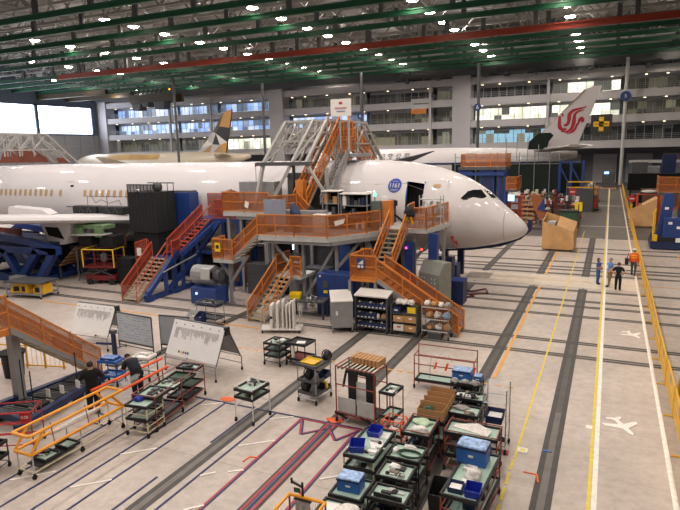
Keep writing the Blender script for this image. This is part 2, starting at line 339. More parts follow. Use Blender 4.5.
# ------------------------------------------------------------------ roof
struct(MB().box(-147, 34, 32, 70, 150, 32.5).build('ceiling', DECK))
def ibeam(mb, y, z, h, wd, x0=-139, x1=60):
    mb.box(x0, y - wd / 2, z, x1, y + wd / 2, z + .12); mb.box(x0, y - wd / 2, z + h - .12, x1, y + wd / 2, z + h); mb.box(x0, y - .06, z + .12, x1, y + .06, z + h - .12)
BY = [51, 57.8, 64.3, 71.6, 77.4, 90, 96.5, 103, 110, 117, 124]
tn = [3]
for y in BY:
    mb = MB(); ibeam(mb, y, 24.55, .68, .36); tn[0] += 1
    b = struct(mb.build('trim_%d' % tn[0], CG))
    hg = MB()
    for x in range(-135, 60, 9): hg.box(x - .3, y - .2, 25.2, x + .3, y + .2, 26.9)
    hg.build('hanger', DGREY, b)
for k, y in enumerate([53.5, 60.8, 67.8, 74.4, 81, 87, 93.3, 99.8, 106.5, 113.5, 120.5, 127.5]):
    mb = MB(); mb.bar((-139, y, 26.9), (60, y, 26.9), .3); mb.bar((-139, y, 30.6), (60, y, 30.6), .3)
    x = -139
    while x < 58:
        mb.bar((x, y, 26.9), (x + 3.6, y, 30.6), .2); mb.bar((x + 3.6, y, 30.6), (x + 7.2, y, 26.9), .2); x += 7.2
    tn[0] += 1; struct(mb.build('trim_%d' % tn[0], TRUSS))
for x in (-129, -110, -90, -70, -50, -32, -14, 2, 18, 36):
    mb = MB(); mb.bar((x, 40, 27.4), (x, 146, 27.4), .28); mb.bar((x, 40, 31.2), (x, 146, 31.2), .28); y = 40
    while y < 140:
        mb.bar((x, y, 27.4), (x, y + 3.4, 31.2), .18); mb.bar((x, y + 3.4, 31.2), (x, y + 6.8, 27.4), .18); y += 6.8
    tn[0] += 1; struct(mb.build('trim_%d' % tn[0], TRUSS))
# pipes, conduit and small fittings hung among the trusses
rnd = random.Random(4); mb = MB()
for i in range(26):
    y = rnd.uniform(50, 128); z = rnd.uniform(26, 29); x0 = rnd.uniform(-139, 0); mb.tube((x0, y, z), (x0 + rnd.uniform(25, 80), y, z), rnd.choice((.08, .12, .2)), 6)
for i in range(60):
    x = rnd.uniform(-125, 30); y = rnd.uniform(50, 128); mb.cb(x, y, rnd.uniform(25.8, 28), rnd.uniform(.5, 2.2), .5, rnd.uniform(.3, .8))
tn[0] += 1; struct(mb.build('trim_%d' % tn[0], LGREY))
tn[0] += 1; dk = MB(); dk.box(-139, 128.2, 23.6, 60, 129.6, 25.2)
for i in range(50): dk.cb(rnd.uniform(-45, 40), rnd.uniform(126, 129), rnd.uniform(22.6, 25), rnd.uniform(.3, 1.5), .5, rnd.uniform(.3, 1.2))
struct(dk.build('trim_%d' % tn[0], DGREY))
# red overhead bridge crane
cr = T('bridge_crane', 'long red overhead crane girder crossing the roof among the green beams', 'crane', (-40, 83.5, 23.4))
mb = MB(); ibeam(mb, 84.4, 23.3, .85, .5, -100, 60); mb.build('girder', CR, cr, True)
for x in range(-94, 60, 12): MB().box(x - .3, 84.2, 24.15, x + .3, 84.6, 26.8).build('hanger', DGREY, cr, True)
# dark yellow crane trolley in the left back corner
ct = T('crane_trolley', 'dark yellow hoist trolley hanging below the roof in the far left corner', 'crane', (-108, 119, 19.6))
HY = mat('dark_crane_yellow', '3C3016', .6, var=.2)
mb = MB(); mb.box(-114.5, 118, 21.4, -100, 119, 23.4); mb.box(-114.5, 121.2, 21.4, -100, 122, 23.4)
for i in range(10): mb.bar((-114.5 + i * 1.45, 118.2, 23.4), (-113.7 + i * 1.45, 118.2, 24.9), .2)
mb.bar((-114.5, 118.2, 24.9), (-100, 118.2, 24.9), .2); mb.build('trolley_frame', HY, ct, True)
for x, w_, z in ((-112.6, 1.6, 19.6), (-109.6, 1.2, 20.4), (-105, 1.8, 19.6)): MB().prism([(x - w_, 118.2, 21.4), (x + w_, 118.2, 21.4), (x + w_ * .7, 118.2, z), (x - w_ * .7, 118.2, z)], (0, 2.4, 0)).build('hoist_block', DGREY, ct, True)
MB().cb(-101, 117.9, 24.2, .25, .2, .25).build('warning_light', mat('amber_glow', 'FFB020', .5, var=0, emit=6), ct, True)
mb = MB(); mb.box(-139, 110, 23.2, -114.5, 111, 24.4); mb.box(-139, 119, 23.2, -114.5, 120, 24.4); mb.build('crane_runway', HY, ct, True)
# high bay lamps
GLOW = mat('high_bay_glow', 'FFF0DC', .5, var=0, emit=60)
lamp0 = None
rows = {9.5: [118.2, 125.1, 104.8, 97.5], -6.2: [76, 83.3, 90.4, 97.5, 104.9, 111.9, 119.6, 126], -22.6: [70.5, 77.8, 84.8, 91.1, 98.4, 105.7, 113, 121.2], -41: [64, 71, 78.3, 85.1, 92, 99.5, 107.3, 114.7, 121.6],
        -61: [59.7, 64.8, 71, 79.2, 85.6, 92.9, 100.3, 107.7, 114.7, 122.2, 130], -80.5: [64.5, 71, 78.1, 85.6, 92.9, 107.8, 116.2], -99: [77.9, 86.4, 93.7, 100, 108, 122.7], -120: [100, 108, 117.3, 127]}
lv = 0
num = ['', 'second ', 'third ', 'fourth ', 'fifth ', 'sixth ', 'seventh ', 'eighth ', 'ninth ', 'tenth ', 'eleventh ']
for ri, x in enumerate(LAMP_X):
    ys = sorted(rows[x], reverse=True)
    for i, y in enumerate(ys):
        lb = 'glowing high bay lamp, %sfarthest back in the %s lamp row from the right' % (num[i], ['first', 'second', 'third', 'fourth', 'fifth', 'sixth', 'seventh', 'eighth'][ri])
        if lamp0 is None:
            lamp0 = T('high_bay_lamp', lb, 'lamp', (x, y, 25.9), 0, 'high bay lamps under the roof')
            MB().lathe([(.15, .95), (.25, .6), (.3, .5), (.74, .08), (.74, .03)], (0, 0, 0), 10).build('reflector', LGREY, lamp0)
            MB().lathe([(.66, .03), (.7, .0), (.4, -.14), (.02, -.18)], (0, 0, 0), 10).build('lens', GLOW, lamp0)
            MB().tube((0, 0, .95), (0, 0, 1.6), .05).build('stem', DGREY, lamp0)
        else: dup(lamp0, (x, y, 25.9), 0, lb)
        lv += 1
        if (i + ri) % 2 == 0 and y < 122: lamp_or_fill(x, y, 24.2, LP * ((.5 if x > -30 else 1.0) if y < 100 else .55), 1.2)
        if i % 2 == 1: lamp_or_fill(x, y, 26.9, LP * .3, 1.0).rotation_euler = (math.pi, 0, 0)  # added upward fill that brightens the trusses, not part of the lamps
# poles with round blue signs in front of the gallery
SIGNB = mat('sign_blue', '21386E', .4)
pole_i = 0
for x, y, zt, lb, sg in ((-20.6, 100, 22, 'dark vertical pole with round blue sign behind the nose of the aircraft', 1), (-41.7, 100, 22, 'dark vertical pole with round blue sign above the white hanging sign', 1), (-62.7, 100, 21.5, 'bare dark vertical pole beside the wide pale column left of the centre', 0), (-84.5, 100, 24, 'bare dark vertical pole left of the patterned tail fin', 0), (1.9, 127.5, 24.5, 'pale vertical pole with round blue sign at the end of the walkway', 1)):
    p = T('sign_pole', lb, 'pole', (x, y, 0)); MB().tube((0, 0, 0), (0, 0, zt), .32 if x > 0 else .26, 8).build('shaft', LGREY if x > 0 else DGREY, p)
    MB().box(-.45, -.45, 0, .45, .45, .3).build('base_plate', DGREY, p)
    if sg:
        z = 17.3 if x > 0 else (14.9 if x > -30 else 14.4); b = MB().tube((0, -.62, z), (0, -.55, z), .95 if x > 0 else .62, 16).build('sign_disc', SIGNB, p)
        text_part('5' if x > 0 else '6', .9, WHITE, b, (0, -.66, z))
pl = T('hanging_banner', 'dark square banner with yellow cross hanging from the far gallery', 'banner', (-1.2, 130.02, 10.3))
MB().box(-2.9, -.06, 0, 1.0, 0, 3.9).build('cloth', mat('banner_dark', '34342E', .8), pl)
mb = MB(); mb.box(-1.4, -.1, .6, -.5, -.07, 3.4); mb.box(-2.4, -.1, 1.5, .5, -.07, 2.5); mb.build('cross', YEL, pl); MB().box(-2.2, -.13, 1.9, .3, -.1, 2.1).build('faint_lettering', mat('banner_text', '8A6A18', .8), pl)
pl = T('hanging_banner', 'pale banner with grey lettering and orange stripe on the centre gallery', 'banner', (-39, 130.02, 16))
MB().box(-3.0, -.06, 1.1, 2.0, 0, 3.3).build('cloth', LGREY, pl); mb = MB(); mb.box(-3.0, -.06, 0, .6, 0, 1.1).build('orange_stripe', ORANGE, pl); MB().box(.6, -.06, 0, 2.0, 0, 1.1).build('dark_stripe', NAVY, pl)

mb = MB()
for k in range(13): mb.box(-2.4 + k * .3, -.09, 2.05, -2.2 + k * .3, -.06, 2.35)
mb.build('faint_lettering', DGREY, pl)
# ------------------------------------------------------------------ aircraft
SKINW = mat('aircraft_white', 'D3CECE', .5, var=.02, scale=.4, coat=.35); DGLASS = mat('dark_glass', '17191C', .12, var=0); TANWIN = mat('window_shade_tan', 'B49468', .5, var=.08)
SEAM = mat('panel_seam', '8E8A88', .5, var=0); BADGE = mat('badge_blue', '2B49A0', .5, var=.03); PRIMER = mat('green_primer', '66805A', .6, var=.25); DARKIN = mat('cabin_dark', '0D0D0F', .9)
def interp(tab, s):
    if s <= tab[0][0]: return tab[0][1:]
    for a, b in zip(tab, tab[1:]):
        if s <= b[0]:
            t = (s - a[0]) / (b[0] - a[0]); return tuple(a[i] + (b[i] - a[i]) * t for i in range(1, len(a)))
    return tab[-1][1:]
# distance behind the nose tip -> top, bottom, half width
NOSE = [(0, 3.72, 3.58, .06), (.12, 3.95, 3.36, .35), (.3, 4.16, 3.22, .58), (.55, 4.38, 3.07, .80), (.9, 4.68, 2.94, 1.05), (1.3, 5.0, 2.82, 1.28), (1.8, 5.45, 2.69, 1.54), (2.4, 5.98, 2.56, 1.80), (3.0, 6.38, 2.46, 2.02), (3.6, 6.72, 2.37, 2.20),
        (4.3, 7.02, 2.28, 2.38), (5.3, 7.36, 2.18, 2.56), (6.7, 7.66, 2.07, 2.72), (8.2, 7.84, 2.0, 2.82), (10, 7.9, 1.96, 2.885)]
class Hull:
    def __init__(s, x0, yc, dz=0, sgn=1, length=62, tail=None): s.x0 = x0; s.yc = yc; s.dz = dz; s.sgn = sgn; s.L = length
    def sec(s, d):
        t, b, w_ = interp(NOSE, d)
        ta = s.L - 21
        if d > ta:
            k = (d - ta) / (s.L - ta); b = b + (6.2 - b) * (k ** 1.5); t = t - (t - 7.0) * (k ** 2); w_ = w_ * (1 - .93 * k ** 1.6)
        return t + s.dz, b + s.dz, w_
    def P(s, d, th, off=0):
        t, b, w_ = s.sec(d); zc = (t + b) / 2; hz = (t - b) / 2
        return Vector((s.x0 - s.sgn * d, s.yc - (w_ + off) * math.cos(th), zc + (hz + off) * math.sin(th)))
    def S(s, X, z, off=.012):
        d = (s.x0 - X) * s.sgn; t, b, w_ = s.sec(d); zc = (t + b) / 2; hz = (t - b) / 2
        return s.P(d, math.asin(max(-.999, min(.999, (z - zc) / hz))), off)
    def shell(s, ds, ths, hole=None):
        mb = MB(); vs = []; n = len(ths)
        for d in ds: vs += [s.P(d, th) for th in ths]
        fs = []
        for i in range(len(ds) - 1):
            for j in range(n):
                j2 = (j + 1) % n
                if hole and hole(ds[i], ds[i + 1], ths[j], ths[j2]): continue
                fs.append((i * n + j, i * n + j2, (i + 1) * n + j2, (i + 1) * n + j))
        fs += [tuple(range(n)), tuple(range((len(ds) - 1) * n, len(ds) * n))[::-1]]
        mb.add(vs, fs); return mb
    def patch(s, x0, x1, z0, z1, off=.012, r=.3, n=5, m=3, poly=None):
        """rounded patch lying on the hull side"""
        mb = MB()
        if poly is None:
            pts = []; rr = min(r, (x1 - x0) / 2, (z1 - z0) / 2)
            for cx, cz, a0 in ((x1 - rr, z1 - rr, 0), (x0 + rr, z1 - rr, 90), (x0 + rr, z0 + rr, 180), (x1 - rr, z0 + rr, 270)):
                for k in range(n + 1):
                    a = math.radians(a0 + 90 * k / n); pts.append((cx + rr * math.cos(a), cz + rr * math.sin(a)))
        else: pts = poly
        cx = sum(p[0] for p in pts) / len(pts); cz = sum(p[1] for p in pts) / len(pts); k = len(pts)
        vs = [s.S(cx, cz, off)]
        for lv in (.5, 1): vs += [s.S(cx + (p[0] - cx) * lv, cz + (p[1] - cz) * lv, off) for p in pts]
        fs = [(0, 1 + i, 1 + (i + 1) % k) for i in range(k)] + [(1 + i, 1 + k + i, 1 + k + (i + 1) % k, 1 + (i + 1) % k) for i in range(k)]
        return mb.add(vs, fs)
    def line(s, pts, r=.012):
        return MB().path([s.S(x, z, .006) for x, z in pts], r, 5)
def wingbox(secs):
    """secs: (xLE, y, z, chord, thickness), trailing towards -x (or +x when chord<0)"""
    prof = [(0, 0), (.03, .28), (.12, .46), (.35, .55), (.65, .36), (1, .02), (.65, -.22), (.35, -.42), (.12, -.40), (.03, -.25)]
    mb = MB(); vs = []; n = len(prof)
    for x, y, z, c, t in secs: vs += [(x - c * p[0], y, z + t * p[1]) for p in prof]
    fs = []
    for i in range(len(secs) - 1):
        for j in range(n): fs.append((i * n + j, i * n + (j + 1) % n, (i + 1) * n + (j + 1) % n, (i + 1) * n + j))
    fs += [tuple(range(n)), tuple(range((len(secs) - 1) * n, len(secs) * n))]
    return mb.add(vs, fs)
H = Hull(-4.30, 36.0)
air = T('airliner', 'large white twin-aisle airliner with round blue badge, nose pointing right into the walkway', 'aircraft', (-30, 36, 0))
ds = [0, .06, .12, .2, .3, .42, .55, .7, .9, 1.1, 1.3, 1.5, 1.8, 2.0, 2.2, 2.4, 2.6, 2.8, 3, 3.2, 3.4, 3.6, 3.8, 4, 4.3, 4.55, 4.8, 5.05, 5.3, 5.8, 6.3, 6.85, 7.4, 7.9, 8.6, 9.3, 10] + [10 + 2 * i for i in range(1, 27)]
TH = [-math.pi / 2 + math.pi * k / 26 for k in range(52)]
TH = sorted(TH + [-.03, .679]); TH = [t for t in TH if not (abs(t) < .01 or (abs(t - .679) < .06 and t != .679))]
hole = lambda a, b, t0, t1: a > 5.7 and b < 7.0 and a >= 5.79 and t0 > -.05 and t1 < .70 and t0 < t1 and a + .01 < 6.85
body = H.shell(ds, TH, hole).build('fuselage', SKINW, air, True, True)
din = MB(); din.box(-11.3, 34.45, 4.5, -10.0, 35.4, 6.7); din.build('cabin_interior', DARKIN, air, True)
dm = MB()
for a, b in (((-11.17, 4.77), (-11.17, 6.6)), ((-10.1, 4.77), (-10.1, 6.6))): dm.tube(H.S(a[0], a[1], .0), H.S(b[0], b[1], .0), .05, 6)
dm.build('door_seal', CRATEB, air, True)
# open door panel slid forward along the hull
dp = H.patch(-9.95, -8.75, 4.75, 6.6, .14, .2); dpo = dp.build('open_door', SKINW, air, True, True)
H.line([(-9.95, 4.75), (-9.95, 6.6), (-8.75, 6.6), (-8.75, 4.75)], .02).build('door_edge', SEAM, air, True)
H.patch(-9.55, -9.1, 6.18, 6.36, .16, .1).build('door_window', TANWIN, air, True)
# cockpit glazing
PN = [[(-7.95, 5.62), (-7.62, 6.0), (-7.35, 6.06), (-6.98, 6.04), (-6.62, 5.66), (-6.7, 5.58), (-7.75, 5.52)], [(-6.86, 6.03), (-6.42, 5.95), (-5.95, 5.62), (-6.02, 5.52), (-6.38, 5.57)]]
for pl_ in PN: H.patch(0, 0, 0, 0, .03, poly=pl_).build('cockpit_window', DGLASS, air, True, True)
H2 = [H.P(d, th, .014) for d, th in ()]
# cabin windows and doors behind the wing
for x in [-33.3 - .63 * i for i in range(8)] + [-40.45] + [-41.5 - .63 * i for i in range(22)]:
    H.patch(x - .155, x + .155, 5.38, 5.94, .014, .14).build('cabin_window', TANWIN, air, True)
for xs in ((-39.9, -38.8),):
    H.line([(xs[0], 4.6), (xs[0], 6.55), (xs[1], 6.55), (xs[1], 4.6), (xs[0], 4.6)], .016).build('door_outline', SEAM, air, True)
    H.patch(xs[0] + .45, xs[0] + .8, 6.15, 6.3, .012, .05).build('door_handle', DGLASS, air, True); H.patch(xs[0] + .1, xs[1] - .1, 4.55, 4.62, .02, .03).build('door_sill', DGREY, air, True)
# radome seam, probe covers, small marks
MB().path([H.P(1.25, -1.2 + 2.4 * k / 12, .004) for k in range(13)], .014, 5).build('radome_seam', SEAM, air, True)
MB().path([H.P(8.9, .55, .004), H.P(7.0, .62, .004), H.P(5.0, .45, .004)], .01, 5).build('panel_line', SEAM, air, True)
for x, z in ((-8.72, 4.15), (-8.4, 3.3), (-8.25, 2.95)):
    p = H.S(x, z, .05); mb = MB(); mb.ball(p, .1, 6); mb.tube(p, p + Vector((.05, -.05, -.35)), .03); mb.build('probe_cover', RED, air, True)
MB().tube(H.S(-8.75, 4.6, .05), H.S(-8.75, 5.1, .05), .03).build('probe_cover', mat('maroon', '7A2A22', .6), air, True)
# badge
bp = []
for k in range(28): a = 2 * math.pi * k / 28; bp.append((-11.9 + .42 * math.cos(a), 6.38 + .42 * math.sin(a)))
bd = H.patch(0, 0, 0, 0, .018, poly=bp).build('round_badge', BADGE, air, True, True)
bd['label'] = 'round blue badge with the number 1161'
def hull_text(txt, size, x, z, m, par, HH=H, off=.05, yflip=1):
    me = text_mesh(txt, size, .002, .022 if txt == '1161' else 0); me.materials.clear(); me.materials.append(m)
    o = bpy.data.objects.new('lettering', me); COL.objects.link(o); offw = Vector((0, 0, 0)); p = par
    while p: offw += p.location; p = p.parent
    bm = bmesh.new(); bm.from_mesh(me); bmesh.ops.triangulate(bm, faces=bm.faces); bmesh.ops.subdivide_edges(bm, edges=[e for e in bm.edges if e.calc_length() > size * .15], cuts=2); bm.to_mesh(me); bm.free()
    for v in me.vertices: v.co = HH.S(x + v.co.x, z + v.co.y, off) - offw
    o.parent = par
hull_text('1161', .35, -11.9, 6.36, WHITE, bd)
mb = MB()
for zz, hw in ((6.62, .17), (6.15, .24), (6.08, .17)): mb.path([H.S(-11.9 + hw * t, zz, .03) for t in (-1, -.5, 0, .5, 1)], .016, 4)
mb.build('badge_small_print', WHITE, bd, True)
# wing, belly fairing, pylon
wg = wingbox([(-28.2, 34.0, 3.65, 10.5, 1.0), (-30.35, 30.8, 4.05, 8.4, .7), (-34.3, 24, 4.7, 6, .6), (-40, 14, 5.6, 4.6, .5), (-45, 6.5, 6.3, 2.4, .3)]).build('wing', SKINW, air, True)
wingbox([(-26.5, 38.0, 3.75, 12.5, 1.5), (-33.8, 48, 4.75, 7, .75), (-45, 65.5, 6.3, 2.4, .3)]).build('wing', SKINW, air, True)
mb = MB(); mb.prism([(-38.4, 27, 4.7), (-34.2, 27, 4.75), (-34.9, 27, 5.05), (-38.2, 27, 5.2)], (0, .7, .05)); mb.build('spoiler', SKINW, air, True)
bf = MB(); secs = []
for x, hw, zb, zt in ((-25.5, 1.2, 2.2, 3.0), (-28, 2.6, 1.7, 3.6), (-32, 3.1, 1.45, 4.0), (-38, 3.1, 1.45, 4.0), (-42, 2.4, 1.7, 3.4), (-46, .8, 2.2, 2.8)):
    secs.append([(x, 36 + hw * math.cos(a), (zb + zt) / 2 + (zt - zb) / 2 * math.sin(a)) for a in [2 * math.pi * k / 16 for k in range(16)]])
vs = [p for s_ in secs for p in s_]; fs = []
for i in range(len(secs) - 1):
    for j in range(16): fs.append((i * 16 + j, i * 16 + (j + 1) % 16, (i + 1) * 16 + (j + 1) % 16, (i + 1) * 16 + j))
bf.add(vs, fs + [tuple(range(16)), tuple(range(80, 96))]); bf.build('belly_fairing', SKINW, air, True, True)
mb = MB(); mb.prism([(-36.6, 27.9, 4.35), (-33.2, 27.9, 4.3), (-34.0, 27.9, 2.6), (-35.6, 27.9, 2.45)], (0, 1.6, 0)); po = mb.build('pylon_fairing', SKINW, air, True)
mb = MB(); mb.prism([(-35.9, 27.86, 3.75), (-34.6, 27.86, 3.75), (-34.1, 27.86, 2.95), (-35.6, 27.86, 3.15)], (0, .03, 0)); mb.build('access_opening', DARKIN, air, True)
mb = MB(); mb.box(-33.3, 28.2, 3.72, -30.6, 29.2, 3.98); mb.box(-33.2, 28.0, 3.3, -32.6, 28.3, 3.8); mb.box(-31.3, 28.0, 3.2, -30.7, 28.3, 3.8); mb.build('primed_wing_edge', PRIMER, air, True)
mb = MB(); mb.prism([(-34.0, 28.0, 3.15), (-30.4, 27.9, 3.35), (-30.4, 27.9, 3.45), (-34.0, 28.0, 3.3)], (0, .8, 0)); mb.build('fairing_strip', LGREY, air, True)
for x in (-31, -33.0): MB().prism([(x, 28.1, 2.5), (x + 1.2, 28.1, 2.6), (x + 1.2, 28.1, 3.3), (x, 28.1, 3.3)], (0, 1, 0)).build('equipment_bay', DARKIN, air, True)
# landing gear under nose and wing so that the hull stands on the floor
for gx, gy in ((-10.2, 36), (-31.5, 33.2), (-31.5, 38.8)):
    mb = MB(); mb.tube((gx, gy, .5), (gx, gy, 2.6), .14, 8); mb.tube((gx, gy - .5, .5), (gx, gy + .5, .5), .09, 8); g_ = mb.build('landing_gear', LGREY, air, True)
    for s_ in (-1, 1): MB().tube((gx, gy + s_ * .3, .5), (gx, gy + s_ * .62, .5), .5, 16).build('wheel', RUB, g_, True)
# ------------------------------------------------------------------ far aircraft with red bird emblem
def far_plane(root, x0, yc, dz, L): 
    h = Hull(x0, yc, dz, -1, L)
    dd = [0, .3, .9, 1.8, 3, 4.3, 6.7, 10] + [10 + (L - 32) * i / 8 for i in range(1, 9)] + [L - 22 + 22 * i / 10 for i in range(1, 11)]
    h.shell(dd, [-math.pi / 2 + math.pi * k / 12 for k in range(24)]).build('fuselage', SKINW, root, True, True); return h
ac = T('airliner', 'far white airliner with red emblem on its tail fin, behind the cockpit', 'aircraft', (-30, 92, 0))
h2 = far_plane(ac, -52, 92, .5, 47.5)
def fin(poly, y, t0, t1, zt, zb):
    mb = MB(); n = len(poly); vs = []
    for s_ in (-1, 1):
        for x, z in poly:
            t = t0 + (t1 - t0) * (z - zb) / (zt - zb); vs.append((x, y + s_ * t, z))
    return mb.add(vs, [tuple(range(n)), tuple(range(n, 2 * n))[::-1]] + [(i, (i + 1) % n, n + (i + 1) % n, n + i) for i in range(n)])
FP = [(-11.6, 8.0), (-3.75, 16.2), (-2.8, 16.55), (-1.66, 16.6), (-4.63, 8.1)]
fin(FP, 92, .35, .1, 16.6, 8).build('tail_fin', SKINW, ac, True)
mb = MB(); mb.tube((-11.4, 91.9, 8.2), (-3.85, 91.9, 16.15), .12, 6); mb.build('fin_leading_edge', mat('bare_edge', 'A0826E', .5), ac, True)
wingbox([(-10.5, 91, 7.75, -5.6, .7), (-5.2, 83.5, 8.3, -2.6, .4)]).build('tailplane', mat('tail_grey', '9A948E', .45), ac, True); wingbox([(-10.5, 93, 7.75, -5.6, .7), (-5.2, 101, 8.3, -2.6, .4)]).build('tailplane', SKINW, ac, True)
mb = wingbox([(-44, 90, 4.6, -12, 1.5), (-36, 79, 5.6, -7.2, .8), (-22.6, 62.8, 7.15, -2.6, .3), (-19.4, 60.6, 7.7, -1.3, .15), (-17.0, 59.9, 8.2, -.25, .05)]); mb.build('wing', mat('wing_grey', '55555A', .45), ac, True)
# emblem: curved red strokes on the fin
EMB = mat('emblem_red', 'B01E34', .5, var=.03)
def emb(pts, wd, x0=-8.72, z0=8.9, sc=1.0, y=91.55):
    P = [Vector((x0 + p[0] * sc, 0, z0 + p[1] * sc)) for p in pts]; n = len(P); L_ = []; R_ = []
    for i in range(n):
        d = (P[min(i + 1, n - 1)] - P[max(i - 1, 0)]).normalized(); nn = Vector((-d.z, 0, d.x)); q = wd[i] * sc / 2
        yy = 92 - (.35 + (.1 - .35) * (P[i].z - 8) / 8.6) - .03
        a = P[i] + nn * q; b = P[i] - nn * q; a.y = b.y = yy; L_.append(a); R_.append(b)
    mb = MB()
    for i in range(n - 1): mb.add([L_[i], L_[i + 1], R_[i + 1], R_[i]], [(0, 1, 2, 3)])
    return mb.v, mb.f
em = MB()
def crom(pts, k=5):
    out = []; p = [Vector(q) for q in pts]; p = [p[0] * 2 - p[1]] + p + [p[-1] * 2 - p[-2]]
    for i in range(1, len(p) - 2):
        for j in range(k):
            t = j / k; out.append(.5 * (2 * p[i] + (p[i + 1] - p[i - 1]) * t + (2 * p[i - 1] - 5 * p[i] + 4 * p[i + 1] - p[i + 2]) * t * t + (3 * p[i] - p[i - 1] - 3 * p[i + 1] + p[i + 2]) * t ** 3))
    out.append(p[-2]); return [tuple(q) for q in out]
def stroke(pts, w0, w1, w2):
    q = crom(pts); n = len(q); w0, w1, w2 = w0 * 1.5, w1 * 1.75, w2 * 1.6; ww = [w0 + (w1 - w0) * min(1, 2 * i / n) if i < n / 2 else w1 + (w2 - w1) * (2 * i / n - 1) for i in range(n)]
    v, f = emb(q, ww, -7.45, 10.0, .64); em = MB(); em.add(v, f); em.build('emblem_stroke', EMB, ac, True)
stroke([(.55, 4.0), (.55, 2.6), (.7, 1.5), (1.4, .95), (2.1, 1.2)], .35, .5, .25)
stroke([(1.05, 3.9), (1.15, 4.25), (1.0, 4.6)], .2, .3, .1)
stroke([(6.1, 5.9), (4.8, 5.5), (3.4, 5.15), (2.6, 4.3), (2.55, 3.0), (2.2, 2.1), (1.5, 1.9)], .12, .5, .3)
stroke([(5.6, 5.2), (4.4, 4.85), (3.7, 4.2), (3.6, 2.8), (3.2, 1.3), (2.2, .5), (1.0, .6)], .12, .5, .1)
stroke([(4.0, 1.2), (4.5, 2.2), (4.75, 3.0), (5.2, 3.35), (5.45, 2.9), (5.1, 2.6)], .12, .45, .35)
stroke([(2.0, .15), (3.0, .3), (3.9, 1.1), (4.3, 2.3)], .08, .35, .2)
mb = MB(); [mb.tube(h2.S(-31 + 24 * k / 12, 6.0, .0), h2.S(-31 + 24 * (k + 1) / 12, 6.0, .0), .16, 6) for k in range(12)]; mb.build('blue_stripe', mat('stripe_blue', '27305E', .5), ac, True)
for i, ch in enumerate('中国国际航空公司'): hull_text(ch, 1.0, -39.3 + i * 1.37, 7.1, DGLASS, ac, h2, .1)
MB().path([h2.S(x, z, .02) for x, z in ((-20.3, 5.6), (-20.3, 7.5), (-19.1, 7.5), (-19.1, 5.6))], .04, 5).build('door_outline', SEAM, ac, True)
for gx, gy in ((-48, 92), (-34, 89), (-34, 95)):
    mb = MB(); mb.tube((gx, gy, .5), (gx, gy, 4), .16, 8); g_ = mb.build('landing_gear', LGREY, ac, True); MB().tube((gx, gy - .5, .55), (gx, gy + .5, .55), .55, 12).build('wheel', RUB, g_, True)
# ------------------------------------------------------------------ far aircraft with patterned fin
et = T('airliner', 'far beige airliner with faceted gold and grey tail fin left of the centre', 'aircraft', (-110, 118, 0))
BEI = mat('aircraft_beige', 'C8BCA8', .3, var=.04, scale=.3)
h3 = Hull(-137.5, 118, .8, -1, 59.5); dd = [0, .3, .9, 1.8, 3, 4.3, 6.7, 10] + [10 + 27.5 * i / 8 for i in range(1, 9)] + [37.5 + 22 * i / 10 for i in range(1, 11)]
h3.shell(dd, [-math.pi / 2 + math.pi * k / 12 for k in range(24)]).build('fuselage', BEI, et, True, True)
h3.patch(-122, -104, 7.0, 8.3, .03, .5).build('painted_band', mat('band_gold', 'B08A4E', .5, var=.2, scale=.3), et, True)
fa = [mat('facet_' + a, b, .4, var=.03) for a, b in (('brown', '5C4A38'), ('gold', 'C0904C'), ('black', '2C2A2A'), ('silver', 'B9B6B4'), ('light', 'D5D1CC'), ('sand', 'A98A64'))]
V2 = {'a': (-94.6, 7.2), 'b': (-92.2, 9.6), 'c': (-88.4, 13.4), 'd': (-84.9, 17.9), 'e': (-82.6, 18.4), 'f': (-83.5, 14.2), 'g': (-84.4, 10.8), 'h': (-85.2, 7.4), 'i': (-87.6, 13.0), 'j': (-88.8, 10.4), 'k': (-86.4, 14.6), 'l': (-86.6, 10.2), 'm': (-90.4, 11.4), 'n': (-90.2, 7.2)}
mb = MB()
for names, ci in (('cikd', 0), ('kde', 1), ('kef', 1), ('ikf', 2), ('ifg', 2), ('ilg', 4), ('mcij', 3), ('jil', 2), ('bmj', 4), ('abj', 3), ('ajn', 5), ('njl', 3), ('nlh', 5), ('lgh', 1), ('bmc', 2)):
    mb.m = ci
    for y in (117.75, 118.25): mb.add([(V2[c][0], y, V2[c][1]) for c in names], [tuple(range(len(names)))])
mb.m = 0; o_ = [V2[c] for c in 'abcdefgh']
for p, q in zip(o_, o_[1:] + o_[:1]): mb.add([(p[0], 117.75, p[1]), (q[0], 117.75, q[1]), (q[0], 118.25, q[1]), (p[0], 118.25, p[1])], [(0, 1, 2, 3)])
mb.build('tail_fin', fa, et, True)
wingbox([(-88, 117, 7.6, -5, .6), (-81, 108, 8.2, -2.4, .3)]).build('tailplane', BEI, et, True); wingbox([(-88, 119, 7.6, -5, .6), (-81, 127, 8.2, -2.4, .3)]).build('tailplane', BEI, et, True)
wingbox([(-120, 116, 4.6, -12, 1.5), (-98, 90, 8.0, -2.6, .3)]).build('wing', BEI, et, True)
for gx, gy in ((-134, 118), (-113, 115), (-113, 121)):
    mb = MB(); mb.tube((gx, gy, .5), (gx, gy, 4), .16, 8); g_ = mb.build('landing_gear', LGREY, et, True); MB().tube((gx, gy - .5, .55), (gx, gy + .5, .55), .55, 12).build('wheel', RUB, g_, True)
